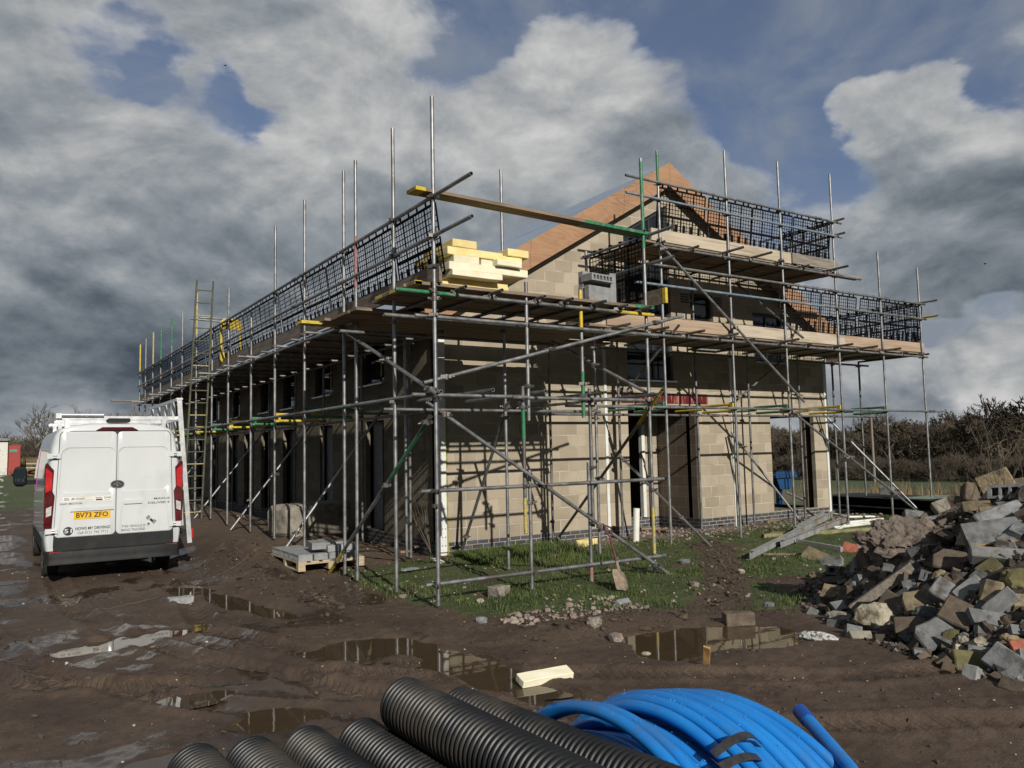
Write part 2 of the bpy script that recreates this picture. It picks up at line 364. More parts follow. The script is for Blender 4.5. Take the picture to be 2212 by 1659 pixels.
def rounded(x0, z0, x1, z1, r, n=5):
    out = []
    for cx, cz, a0 in ((x1 - r, z1 - r, 0), (x0 + r, z1 - r, 90), (x0 + r, z0 + r, 180), (x1 - r, z0 + r, 270)):
        for i in range(n + 1):
            a = R(a0 + 90 * i / n); out.append((cx + r * math.cos(a), cz + r * math.sin(a)))
    return out

# ------------------------------------------------------------------ sky
def build_world():
    w = bpy.data.worlds.new('World'); S.world = w; w.use_nodes = True
    nt = NT(w.node_tree); nt.n.clear()
    out = nt.new('ShaderNodeOutputWorld'); bg = nt.new('ShaderNodeBackground'); nt.link(bg.outputs[0], out.inputs[0])
    bg.inputs['Strength'].default_value = 0.1
    sky = nt.new('ShaderNodeTexSky'); sky.sky_type = 'NISHITA'; sky.sun_disc = False
    sky.sun_elevation = math.asin(-SUN.z); sky.sun_rotation = math.atan2(-SUN.x, -SUN.y)
    sky.air_density = 1.0; sky.dust_density = 0.6; sky.ozone_density = 1.5
    d = coords(nt, 'Generated')
    sx = nt.new('ShaderNodeSeparateXYZ'); nt.link(d, sx.inputs[0])
    def off(vec, o, s=(1, 1, 1)):
        mp = nt.new('ShaderNodeMapping'); mp.inputs['Location'].default_value = o; mp.inputs['Scale'].default_value = s
        nt.link(vec, mp.inputs[0]); return mp.outputs[0]
    # clouds flatten towards the horizon
    st = nt.math('MULTIPLY', nt.math('POWER', nt.math('MAXIMUM', sx.outputs[2], 0.0), .95), 1.7)
    cb = nt.new('ShaderNodeCombineXYZ'); nt.link(sx.outputs[0], cb.inputs[0]); nt.link(sx.outputs[1], cb.inputs[1]); nt.link(st, cb.inputs[2]); q = cb.outputs[0]
    N = lambda o, sc, det=10, ro=.6, di=.3, s=(1, 1, 1): nt.noise(off(q, o, s), sc, det, ro, di)
    c1 = N((2.2, .7, 1.1), 3.0, 11, .58, .45); c1u = N((2.2, .7, 1.1 + .05), 3.0, 11, .58, .45)
    c2 = N((6.3, 3.1, .4), 7.5, 9, .6, .3); c2u = N((6.3, 3.1, .43), 7.5, 9, .6, .3)
    b1 = N((8.1, 5.2, 3.0), 2.1, 6, .5, .4); w1 = N((1.1, 9.2, 6.0), 4.6, 9, .56, .5, (1, 1, .8))
    wn = nt.new('ShaderNodeTexNoise'); wn.inputs['Scale'].default_value = 5.5; wn.inputs['Detail'].default_value = 6; nt.link(off(q, (3, 1, 7)), wn.inputs['Vector'])
    w0 = nt.new('ShaderNodeVectorMath', _operation='SUBTRACT'); nt.link(wn.outputs[1], w0.inputs[0]); w0.inputs[1].default_value = (.5, .5, .5)
    w2 = nt.new('ShaderNodeVectorMath', _operation='SCALE'); nt.link(w0.outputs[0], w2.inputs[0]); w2.inputs['Scale'].default_value = .26
    w3 = nt.new('ShaderNodeVectorMath', _operation='ADD'); nt.link(d, w3.inputs[0]); nt.link(w2.outputs[0], w3.inputs[1])
    w4 = nt.new('ShaderNodeVectorMath', _operation='NORMALIZE'); nt.link(w3.outputs[0], w4.inputs[0]); dw = w4.outputs[0]
    def blobs(lst):
        acc = None
        for px, py, rad, wt in lst:
            v = V(ray(px, py)).normalized()
            vm = nt.new('ShaderNodeVectorMath', _operation='DOT_PRODUCT'); nt.link(dw, vm.inputs[0]); vm.inputs[1].default_value = v
            g = nt.n.new('ShaderNodeMapRange'); g.interpolation_type = 'SMOOTHERSTEP'
            g.inputs[1].default_value = math.cos(R(rad)); g.inputs[2].default_value = 1.0
            g.inputs[3].default_value = 0; g.inputs[4].default_value = wt
            nt.link(vm.outputs['Value'], g.inputs[0])
            acc = g.outputs[0] if acc is None else nt.math('ADD', acc, g.outputs[0])
        return acc
    cover = blobs([(265, 115, 4.5, -.36), (455, 210, 5.5, -.36), (520, 225, 4, -.2), (720, 215, 4.5, -.2), (560, 200, 4, -.12), (850, 20, 7, -.14), (1000, 110, 5, -.16), (1010, 250, 4, -.12),
                   (1280, 40, 15, -.18), (1620, 120, 22, -.15), (2000, 60, 20, -.16), (1780, 380, 10, -.16), (1520, 260, 9, -.12), (1330, 200, 6, -.08),
                   (1830, 690, 6, -.45), (1950, 725, 5, -.5), (2100, 735, 5, -.5), (2230, 735, 5, -.45), (2190, 815, 5, .6), (2060, 830, 5, .55), (1900, 815, 4.5, .5), (1780, 830, 5, .3), (1830, 560, 4, -.1),
                   (300, 520, 32, .30), (80, 120, 18, .12), (620, 130, 9, .2), (930, 190, 10, .18), (1250, 340, 13, .32), (1210, 230, 7, .2), (1090, 440, 12, .2), (1420, 330, 9, .14), (1560, 420, 8, .1), (1990, 232, 4.5, .34),
                   (2200, 400, 11, .27), (1900, 430, 9, .2), (2060, 600, 12, .34), (1880, 620, 6, .1), (60, 780, 18, .3), (1080, 600, 14, .2), (2000, 830, 12, .3), (1400, 560, 16, .12)])
    shade = blobs([(40, 770, 8, -.26), (200, 800, 8, -.25), (-60, 760, 8, -.22), (330, 770, 6, -.18), (420, 680, 10, -.10), (760, 560, 9, -.15), (990, 310, 8, -.08), (1250, 370, 9, -.10), (700, 440, 9, -.03), (560, 470, 10, .0),
                   (430, 400, 12, -.02), (940, 170, 7, -.02), (200, 270, 14, .03), (870, 100, 7, .10), (620, 110, 7, .06), (620, 300, 7, .10), (820, 320, 6, .15), (945, 300, 6, .2), (640, 410, 6, .12), (640, 320, 5, .1), (120, 560, 10, .06),
                   (1225, 205, 7, .2), (1110, 320, 6, .10), (1990, 232, 5, .2), (2185, 200, 6, .06), (1920, 400, 8, .10), (2120, 480, 12, -.12), (1960, 600, 9, -.12), (2180, 650, 10, -.16),
                   (2190, 800, 5, .42), (2090, 815, 4, .26), (1880, 790, 5, .26), (1990, 790, 4, .24), (1940, 870, 8, -.14), (2120, 880, 6, -.08), (70, 866, 6, .34), (200, 862, 5, .18), (330, 830, 6, -.1), (-10, 610, 8, .06)])
    bk = V((-.56, -.83, .35)).normalized()      # unseen dark cloud added behind the camera to cut the ambient light
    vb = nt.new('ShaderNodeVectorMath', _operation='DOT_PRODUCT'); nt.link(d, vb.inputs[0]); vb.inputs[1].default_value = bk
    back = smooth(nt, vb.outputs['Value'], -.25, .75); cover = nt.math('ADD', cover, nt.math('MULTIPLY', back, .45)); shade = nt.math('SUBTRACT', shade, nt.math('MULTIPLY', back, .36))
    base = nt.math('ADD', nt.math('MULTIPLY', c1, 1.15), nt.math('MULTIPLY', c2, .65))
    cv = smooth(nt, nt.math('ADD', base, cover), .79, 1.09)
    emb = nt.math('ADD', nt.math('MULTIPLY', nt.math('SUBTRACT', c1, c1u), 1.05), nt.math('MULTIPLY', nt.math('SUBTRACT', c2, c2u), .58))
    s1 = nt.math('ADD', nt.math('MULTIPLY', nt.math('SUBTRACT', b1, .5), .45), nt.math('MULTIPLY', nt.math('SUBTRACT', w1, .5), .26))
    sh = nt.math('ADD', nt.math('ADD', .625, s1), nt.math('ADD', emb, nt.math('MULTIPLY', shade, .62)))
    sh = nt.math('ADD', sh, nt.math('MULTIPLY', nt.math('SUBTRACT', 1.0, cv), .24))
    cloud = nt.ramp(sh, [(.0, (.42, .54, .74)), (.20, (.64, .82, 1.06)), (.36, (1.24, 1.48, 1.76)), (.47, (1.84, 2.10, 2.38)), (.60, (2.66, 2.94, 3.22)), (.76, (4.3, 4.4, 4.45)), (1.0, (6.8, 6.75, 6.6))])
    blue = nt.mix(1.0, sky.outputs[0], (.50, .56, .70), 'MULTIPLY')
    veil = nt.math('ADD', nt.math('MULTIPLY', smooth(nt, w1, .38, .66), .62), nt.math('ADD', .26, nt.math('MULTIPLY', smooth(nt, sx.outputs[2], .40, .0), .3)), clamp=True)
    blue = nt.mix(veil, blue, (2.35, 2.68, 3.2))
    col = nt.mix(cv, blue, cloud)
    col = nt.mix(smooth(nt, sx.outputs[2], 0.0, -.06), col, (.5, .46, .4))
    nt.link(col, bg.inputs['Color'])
build_world()

# ------------------------------------------------------------------ terrain
def _hash(ix, iy, s):
    h = (ix.astype(np.int64) * 374761393 + iy.astype(np.int64) * 668265263 + s * 1442695041) & 0xffffffff
    h = ((h ^ (h >> 13)) * 1274126177) & 0xffffffff
    return ((h ^ (h >> 16)) & 0xffff) / 65535.0
def vn(x, y, s=0):
    ix = np.floor(x); iy = np.floor(y); fx = x - ix; fy = y - iy
    fx = fx * fx * (3 - 2 * fx); fy = fy * fy * (3 - 2 * fy)
    a = _hash(ix, iy, s); b = _hash(ix + 1, iy, s); c = _hash(ix, iy + 1, s); d = _hash(ix + 1, iy + 1, s)
    return (a + (b - a) * fx) * (1 - fy) + (c + (d - c) * fx) * fy
def fbm(x, y, sc, oc=4, s=0, g=.5):
    t = 0; a = 1; n = 0
    for i in range(oc):
        t = t + a * vn(x * sc + 17.3 * i, y * sc + 9.1 * i, s + i); n += a; a *= g; sc *= 2.03
    return t / n
def ss(x, a, b):
    t = np.clip((x - a) / (b - a), 0, 1); return t * t * (3 - 2 * t)
PUD = [  # x, y, rx, ry, angle, depth
    (-5.5, -3.22, .60, .34, 5, .07), (-4.95, -3.0, .48, .28, 5, .065), (-3.35, -4.95, .62, .42, -28, .06), (-2.98, -6.15, .3, .85, 4, .05), (-2.95, -7.1, .22, .3, 10, .05),
    (-.62, -6.62, .98, .52, -20, .05), (-1.35, -6.75, .3, .35, 0, .035), (-5.05, -5.55, .27, .17, 10, .05), (-4.78, -6.42, .3, .22, -15, .05), (-5.5, -6.75, .24, .16, 0, .05),
    (-3.98, .1, .28, .6, 0, .05), (-3.82, -1.5, .24, 1.05, 6, .05), (-3.66, -2.75, .2, .5, 10, .045), (-6.6, -4.3, .25, .12, 0, .03),
    (-6.3, 3.2, .4, .25, 0, .03), (-7.3, 6.5, .7, .4, 0, .03), (-7.8, 2.0, .5, .3, 0, .03)]
GPOLY = [(-2.2, -.5), (-2.3, -2.5), (-2.25, -3.4), (-2.0, -4.4), (-1.2, -4.95), (-.5, -5.45), (.5, -6.05), (1.5, -6.5), (3, -6.9), (7, -8), (18, -9), (200, -40), (200, 200), (10.8, 200), (10.8, -.05), (-.6, -.05), (-1.2, -.3)]
def poly_sd(x, y, poly):
    ins = np.zeros(x.shape, bool); dm = np.full(x.shape, 1e9)
    n = len(poly)
    for i in range(n):
        x1, y1 = poly[i]; x2, y2 = poly[(i + 1) % n]
        c = ((y1 > y) != (y2 > y)) & (x < (x2 - x1) * (y - y1) / (y2 - y1 + 1e-12) + x1); ins ^= c
        dx, dy = x2 - x1, y2 - y1; t = np.clip(((x - x1) * dx + (y - y1) * dy) / (dx * dx + dy * dy), 0, 1)
        dm = np.minimum(dm, np.hypot(x - x1 - t * dx, y - y1 - t * dy))
    return np.where(ins, dm, -dm)
def base_h(x, y):
    z = -.14 * ss(x, -2.9, -3.9) * ss(y, -3.4, 1.2)
    z = z + .24 * ss(x, -3.3, -2.5) * (1 - ss(x, -1.0, -.25)) * ss(y, -.6, 3.4) + .06 * ss(y, 5, 12) * ss(x, -3.3, -2.5) * (1 - ss(x, -1, -.3))
    z = z + .05 * ss(x, -2.4, 1) * ss(y, -5.5, -2.5) * (1 - ss(y, .2, 1))
    z = z + 1.0 * ss(y, 16, 55) * (1 - ss(x, 2, 20)) - 2.6 * ss(x, 14, 85) * (1 - ss(y, 60, 200)) + 6 * ss(np.hypot(x, y), 105, 240) * ss(x, 20, 70)
    return z
RUT = [[(-5.55, 3), (-5.5, -1), (-5.35, -2.6), (-4.9, -4.2), (-4.0, -6.2), (-2.6, -8.2), (-.5, -9.6)], [(-4.05, 2.6), (-4.3, -1.5), (-4.5, -3.2), (-3.9, -5.0), (-2.6, -6.7), (-.8, -8.2), (1.2, -9.0)],
       [(-7.2, 9), (-6.9, 2), (-6.4, -2.6), (-5.9, -4.4), (-4.9, -6.0), (-3.8, -7.1)], [(-6.9, -3.0), (-6.0, -4.6), (-5.0, -5.2), (-4.0, -5.5)]]
def ground_h(x, y, detail=True):
    x = np.asarray(x, float); y = np.asarray(y, float)
    z = base_h(x, y)
    far = ss(np.hypot(x + 4, y + 4), 14, 40)
    for px, py, rx, ry, an, dp in PUD:      # level ground round each puddle
        r = np.hypot(x - px, y - py) / max(rx, ry)
        zc = base_h(np.array(px), np.array(py)); z = z + (zc - z) * (1 - ss(r, 1.0, 1.7))
    sd = poly_sd(x, y, GPOLY)
    rough = .35 + .65 * ss(sd, -.2, .5)
    mud = 1 - ss(sd, -.3, .1)
    z = z + ((fbm(x, y, .55, 4, 3) - .5) * .07 + (fbm(x, y, 3.2, 4, 11) - .5) * .034 * (.5 + rough)) * (1 - .6 * far)
    if detail: z = z + (np.abs(fbm(x, y, 7, 4, 23, .6) - .5)) * .06 * (.35 + fbm(x, y, .8, 2, 31)) + (fbm(x, y, 21, 2, 41) - .5) * .016
    # bank of pushed-up muck between the track and the hardstanding
    bx = -2.95 + .35 * np.sin(y * .7) ; z = z + .09 * np.exp(-((x - bx) / .3) ** 2) * ss(y, -3.6, -1.8) * (1 - ss(y, 2.5, 5)) * (.4 + fbm(x, y, 4, 3, 77))
    z = z + .11 * np.exp(-(((x + 1.25) / .75) ** 2 + ((y + 5.55) / .33) ** 2)) * (.5 + fbm(x, y, 5, 3, 78))
    for k, line in enumerate(RUT):
        dm = np.full(x.shape, 9.0); al = np.zeros(x.shape); L = 0
        for (x1, y1), (x2, y2) in zip(line, line[1:]):
            dx, dy = x2 - x1, y2 - y1; ln = math.hypot(dx, dy); t = np.clip(((x - x1) * dx + (y - y1) * dy) / ln ** 2, 0, 1)
            d_ = np.hypot(x - x1 - t * dx, y - y1 - t * dy); nearer = d_ < dm; dm = np.where(nearer, d_, dm); al = np.where(nearer, L + t * ln, al); L += ln
        tr = np.exp(-(dm / .12) ** 2)
        z = z - tr * (.042 + .018 * np.sin(al * 52 + (dm * 40))) * (.3 + .9 * fbm(x, y, .9, 2, 60 + k)) + .03 * np.exp(-((dm - .19) / .05) ** 2)
    for i, (px, py, rx, ry, an, dp) in enumerate(PUD):
        c, s_ = math.cos(R(an)), math.sin(R(an)); u = ((x - px) * c + (y - py) * s_) / rx; w_ = (-(x - px) * s_ + (y - py) * c) / ry
        r = np.hypot(u, w_) * (.70 + .42 * fbm(x, y, 2.2, 3, 90 + i) + .26 * fbm(x, y, 8, 3, 190 + i))
        zc = base_h(np.array(px), np.array(py))
        flat = 1 - ss(r, .9, 1.5); z = z + (zc + (z - zc) * .6 - z) * flat
        z = z - dp * 1.35 * (1 - ss(r, .55, 1.15))
    return z
def H(x, y): return float(ground_h(np.array([x]), np.array([y]))[0])
def axis_pts(lo, c0, c1, hi, st):
    a = list(np.arange(c0, c1 + 1e-6, st)); s = st; x = a[-1]
    while x < hi: s = min(s * 1.045, 12); x += s; a.append(x)
    s = st; x = a[0]; b = []
    while x > lo: s = min(s * 1.06, 12); x -= s; b.append(x)
    return np.array(b[::-1] + a)
gx = axis_pts(-330, -8.0, 3.2, 330, .034); gy = axis_pts(-60, -10.0, 1.5, 330, .034)
GX, GY = np.meshgrid(gx, gy); GZ = ground_h(GX, GY)
nxg = len(gx); nyg = len(gy)
ii = (np.arange(nyg - 1)[:, None] * nxg + np.arange(nxg - 1)[None]).ravel()
ground = mesh_np('ground', np.stack([GX.ravel(), GY.ravel(), GZ.ravel()], 1), np.stack([ii, ii + 1, ii + 1 + nxg, ii + nxg], 1), None)
setp(ground, kind='structure')
ground.data.polygons.foreach_set('use_smooth', np.ones(len(ground.data.polygons), bool))
X, Y = GX.ravel(), GY.ravel(); sd = poly_sd(X, Y, GPOLY)
nearb = 1 - ss(np.hypot(X - 1, Y + 3), 14, 26)
wob = (fbm(X, Y, 1.3, 4, 5) - .5) * 1.1
path = np.exp(-((poly_sd(X, Y, [(6.0, .3), (5.0, .3), (3.6, -2.6), (1.3, -4.9), (.2, -5.6), (.7, -5.75), (1.75, -4.8), (4.0, -2.6)]).clip(-9, 0) / .2) ** 2))
litter = np.maximum(path * ss(-Y, .8, 2.2), np.exp(-(((X + 1.2) / 1.0) ** 2 + ((Y + 5.5) / .4) ** 2)))
litter = np.maximum(litter, np.exp(-((X + 2.95) / .45) ** 2) * ss(Y, -4, -2.4) * (1 - ss(Y, .5, 3)))
grassm = ss(sd + wob * .55, -.12, .35) * (1 - .95 * litter) * ss(fbm(X, Y, .9, 4, 8) + .35 * (1 - ss(-Y, .3, 2.5)), .2, .42)
gravel = (ss(Y, -1.25, -.5) * ss(X, .3, 2.4) * (1 - ss(X, 9, 12)) * (1 - ss(Y, .2, 1.8))) * ss(fbm(X, Y, 1.6, 3, 51), .25, .5)
grassm = grassm * (1 - .85 * gravel)
leftfield = ss(Y + wob * 2, 21, 25) * (1 - ss(X, -1.5, 0)) + ss(X, 10.8, 12.5) * 1.0
grassm = np.clip(np.maximum(grassm, leftfield), 0, 1)
dry = ss(np.hypot(X - 8, Y + 2), 7, 10) * (1 - ss(np.hypot(X - 8, Y + 2), 14, 22)) * ss(X, 11, 14)
hard = ss(X, -2.9, -2.4) * (1 - ss(X, -.2, 0)) * ss(Y, -.9, .3)
wet = np.clip(ss(fbm(X, Y, 1.1, 4, 71), .5, .72) * (1 - grassm) * (1 - hard) * ss(-X, -1.5, 4.5), 0, 1)
for px, py, rx, ry, an, dp in PUD[:10]:
    wet = np.maximum(wet, .8 * np.exp(-(np.hypot((X - px) / (rx + .3), (Y - py) / (ry + .25)) ** 2) * 1.2) * ss(fbm(X, Y, 6, 3, 72), .35, .6) * (1 - grassm))
wet = np.maximum(wet, .95 * np.exp(-(((X + 5.3) / 1.1) ** 2 + ((Y + 4.2) / .9) ** 2)) * ss(fbm(X, Y, 3.5, 4, 73), .46, .6))
wet = np.maximum(wet, .8 * ss(fbm(X, Y, 1.6, 4, 74), .5, .62) * ss(Y, -1, 4) * ss(-X, 5.4, 6.2))
rut_d = np.full(X.shape, 9.0); rut_a = np.zeros(X.shape)
for line in RUT + [[(-5.3, -2.5), (-5.0, -4.0), (-4.3, -5.2), (-3.2, -6.3)], [(-6.2, -2.2), (-5.6, -3.6), (-5.2, -4.6), (-4.6, -5.4)], [(-1.6, -8.0), (-.2, -8.6), (1.6, -9.4)]]:
    L = 0
    for (x1, y1), (x2, y2) in zip(line, line[1:]):
        dx, dy = x2 - x1, y2 - y1; ln = math.hypot(dx, dy); t = np.clip(((X - x1) * dx + (Y - y1) * dy) / ln ** 2, 0, 1)
        sg_ = np.sign((X - x1) * dy - (Y - y1) * dx); d_ = np.hypot(X - x1 - t * dx, Y - y1 - t * dy); nr = d_ < np.abs(rut_d); rut_d = np.where(nr, d_ * sg_, rut_d); rut_a = np.where(nr, L + t * ln, rut_a); L += ln
rut_m = (1 - ss(np.abs(rut_d), .085, .125)) * ss(fbm(X, Y, 1.1, 3, 140), .36, .52) * (1 - grassm)
for nm, ar in (('rut_side', np.clip(rut_d, -1, 1)), ('rut_along', rut_a), ('rut_mask', rut_m), ('grass', grassm), ('gravel', gravel), ('litter', litter), ('dry', dry), ('wet', wet), ('hard', hard)):
    at = ground.data.attributes.new(nm, 'FLOAT', 'POINT'); at.data.foreach_set('value', np.asarray(ar, np.float32))
mt, nt, b = newmat('site_ground'); c = coords(nt)
A = lambda n: nt.new('ShaderNodeAttribute', _attribute_name=n).outputs['Fac']
n1 = nt.noise(c, 1.1, 6, .6); n2 = nt.noise(c, 9, 6, .65); n3 = nt.noise(c, 45, 5, .7); n4 = nt.noise(c, 160, 3, .7)
mud = nt.mix(smooth(nt, n1, .35, .65), (.060, .038, .026), (.105, .070, .047))
mud = nt.mix(nt.math('MULTIPLY', smooth(nt, n2, .45, .7), .6), mud, (.034, .022, .015))
mud = nt.mix(nt.math('MULTIPLY', smooth(nt, n3, .55, .75), .5), mud, (.15, .107, .076))
grit = smooth(nt, n4, .70, .74)
mud = nt.mix(nt.math('MULTIPLY', grit, .55), mud, (.34, .29, .23))
hardc = nt.mix(smooth(nt, n2, .35, .65), (.085, .058, .038), (.13, .092, .062)); mud = nt.mix(A('hard'), mud, hardc)
lit_c = nt.mix(smooth(nt, n3, .4, .62), (.032, .022, .015), (.13, .09, .06)); mud = nt.mix(nt.math('MULTIPLY', A('litter'), .85), mud, lit_c)
grv = nt.mix(smooth(nt, n3, .4, .65), (.13, .10, .08), (.26, .21, .175)); mud = nt.mix(A('gravel'), mud, grv)
gr = nt.mix(smooth(nt, n2, .35, .65), (.035, .055, .015), (.075, .095, .03))
gr = nt.mix(nt.math('MULTIPLY', smooth(nt, nt.noise(c, .35, 4), .45, .65), .35), gr, (.12, .105, .05))
gr = nt.mix(A('dry'), gr, nt.mix(smooth(nt, n2, .4, .6), (.09, .085, .035), (.18, .14, .075)))
col = nt.mix(smooth(nt, nt.math('ADD', A('grass'), nt.math('MULTIPLY', nt.math('SUBTRACT', n2, .5), .9)), .35, .7), mud, gr)
wetm = smooth(nt, nt.math('ADD', A('wet'), nt.math('MULTIPLY', nt.math('SUBTRACT', n3, .5), .9)), .32, .62)
col = nt.mix(nt.math('MULTIPLY', wetm, .5), col, (.022, .016, .012))
nt.link(col, b.inputs['Base Color'])
rr = nt.math('SUBTRACT', .74, nt.math('MULTIPLY', wetm, .60)); rr = nt.math('SUBTRACT', rr, nt.math('MULTIPLY', smooth(nt, n2, .5, .75), .12))
nt.link(rr, b.inputs['Roughness']); b.inputs['Specular IOR Level'].default_value = .45
tr_ = nt.math('SINE', nt.math('ADD', nt.math('MULTIPLY', A('rut_along'), 88.0), nt.math('MULTIPLY', nt.math('ABSOLUTE', A('rut_side')), 60.0)))
tr_ = nt.math('MULTIPLY', nt.math('MULTIPLY', smooth(nt, tr_, -.25, .35), A('rut_mask')), 1.5)
hh = nt.math('ADD', nt.math('MULTIPLY', n3, 1.0), nt.math('ADD', nt.math('MULTIPLY', n4, .5), nt.math('SUBTRACT', nt.math('MULTIPLY', n2, 1.2), tr_)))
bump(nt, b, hh, .75, .02)
nt.link(nt.math('MULTIPLY', nt.math('SUBTRACT', 1.0, nt.math('MULTIPLY', wetm, .8)), .75), [n_ for n_ in nt.n if n_.bl_idname == 'ShaderNodeBump'][0].inputs['Strength'])
ground.data.materials.append(mt)

mt, nt, b = newmat('puddle_water'); c = coords(nt)
nt.link(nt.mix(nt.noise(c, 3, 3), (.05, .034, .02), (.075, .052, .03)), b.inputs['Base Color'])
b.inputs['Roughness'].default_value = .02; b.inputs['IOR'].default_value = 1.33; b.inputs['Specular IOR Level'].default_value = .75
bump(nt, b, nt.noise(c, 5, 3), .035, .01)
for ip, (px, py, rx, ry, an, dp) in enumerate(PUD):
    mb = MB(); z = float(base_h(np.array(px), np.array(py))) - dp * .34 + ip * .0007
    c_, s_ = math.cos(R(an)), math.sin(R(an))
    pts = [(px + c_ * math.cos(t) * rx * 1.35 - s_ * math.sin(t) * ry * 1.35, py + s_ * math.cos(t) * rx * 1.35 + c_ * math.sin(t) * ry * 1.35, z) for t in np.linspace(0, 2 * math.pi, 33)[:-1]]
    mb.add(pts, [tuple(range(32))]); setp(mb.build('puddle', mt), kind='structure')

# ------------------------------------------------------------------ ground cover (nobody could count these)
def scatter(name, pos, size, m, kind='stuff', flat=.7, seed=1, boxy=False):
    r = np.random.default_rng(seed); n = len(pos)
    bm = bmesh.new()
    if boxy: bmesh.ops.create_cube(bm, size=1.5)
    else: bmesh.ops.create_icosphere(bm, subdivisions=1, radius=1)
    bv = np.array([v.co[:] for v in bm.verts]); bf = np.array([[v.index for v in f.verts] for f in bm.faces]); bm.free()
    k = len(bv)
    jit = 1 + r.normal(0, .2, (n, k, 1)) if not boxy else 1 + r.normal(0, .1, (n, k, 1))
    v = bv[None] * jit * r.uniform(.55, 1.3, (n, 1, 3))
    q = r.normal(size=(n, 4)); q /= np.linalg.norm(q, axis=1, keepdims=True); w, x, y, z = q.T
    Rm = np.stack([1 - 2 * (y * y + z * z), 2 * (x * y - z * w), 2 * (x * z + y * w), 2 * (x * y + z * w), 1 - 2 * (x * x + z * z), 2 * (y * z - x * w), 2 * (x * z - y * w), 2 * (y * z + x * w), 1 - 2 * (x * x + y * y)], 1).reshape(n, 3, 3)
    v = np.einsum('nij,nkj->nki', Rm, v) * np.asarray(size)[:, None, None]
    v[:, :, 2] *= flat; v += np.asarray(pos)[:, None, :]
    f = bf[None] + (np.arange(n) * k)[:, None, None]
    o = mesh_np(name, v.reshape(-1, 3), f.reshape(-1, bf.shape[1]), m); o.data.shade_flat(); return setp(o, kind=kind)
rg = np.random.default_rng(3)
def rand_pts(n, x0, x1, y0, y1, dens):
    x = rg.uniform(x0, x1, n); y = rg.uniform(y0, y1, n); k = rg.uniform(0, 1, n) < dens(x, y); x, y = x[k], y[k]
    return x, y
def in_puddle(x, y):
    o = np.zeros(x.shape, bool)
    for px, py, rx, ry, an, dp in PUD:
        c, s_ = math.cos(R(an)), math.sin(R(an))
        o |= np.hypot(((x - px) * c + (y - py) * s_) / rx, (-(x - px) * s_ + (y - py) * c) / ry) < 1.05
    return o
MT['clod'] = mat('mud_clods', (.035, .025, .018), (.085, .062, .045), 5, (.6, .95), 0, .5, 60)
MT['pebble'] = mat('pale_grit', (.30, .25, .20), (.55, .5, .43), 3, (.8, .95))
MT['gravelm'] = mat('pinkish_gravel', (.15, .115, .095), (.33, .27, .23), 2.5, (.85, .97), 0, .4, 50)
MT['chip'] = mat('bark_litter', (.02, .014, .01), (.10, .07, .045), 6, (.8, .95))
x, y = rand_pts(11000, -8.5, 3.2, -10, 4, lambda x, y: (fbm(x, y, 1.4, 3, 15) ** 3 * 2.2) * ~in_puddle(x, y))
scatter('mud_clods', np.stack([x, y, ground_h(x, y) + .003], 1), rg.gamma(1.7, .0055, len(x)).clip(.003, .03), 'clod', seed=5)
x, y = rand_pts(3600, -8.5, 3.2, -10.5, 5, lambda x, y: (fbm(x, y, 1.1, 3, 16) ** 3 * 2) * ~in_puddle(x, y))
scatter('pale_grit', np.stack([x, y, ground_h(x, y) + .003], 1), rg.gamma(2, .0026, len(x)).clip(.0025, .016), 'pebble', seed=6)
x, y = rand_pts(9000, -2.4, 11.5, -5.6, 1.2, lambda x, y: np.maximum(.9 * ss(y, -1.6, -.6) * (x > .2) * (1 - ss(y, .2, 1.3)), .05 + .13 * (fbm(x, y, 1.2, 3, 19) > .58)) * ((y < -.05) | ((x > 4.3) & (x < 6.1))))
scatter('gravel', np.stack([x, y, ground_h(x, y) + .006], 1), rg.gamma(1.6, .010, len(x)).clip(.006, .05), 'gravelm', seed=8)
x, y = rand_pts(500, -1.9, -.2, -5.3, -4.55, lambda x, y: .5 + 0 * x)
scatter('gravel', np.stack([x, y, ground_h(x, y) + .01], 1), rg.gamma(1.8, .012, len(x)).clip(.008, .045), 'gravelm', seed=9)
x, y = rand_pts(9000, -3.6, 6, -6.2, 3, lambda x, y: np.clip(np.maximum(np.exp(-(((x + 1.2) / .9) ** 2 + ((y + 5.55) / .36) ** 2)), np.maximum(.8 * np.exp(-((x + 2.95) / .35) ** 2) * (y > -3.4), .9 * np.exp(-(((x - 1.5 - (y + 4.9) * .95) / .42) ** 2)) * (y < -1.5) * (y > -5.6))), 0, 1))
scatter('bark_litter', np.stack([x, y, ground_h(x, y) + .01], 1), rg.gamma(2, .011, len(x)).clip(.006, .06), 'chip', flat=.5, seed=10)
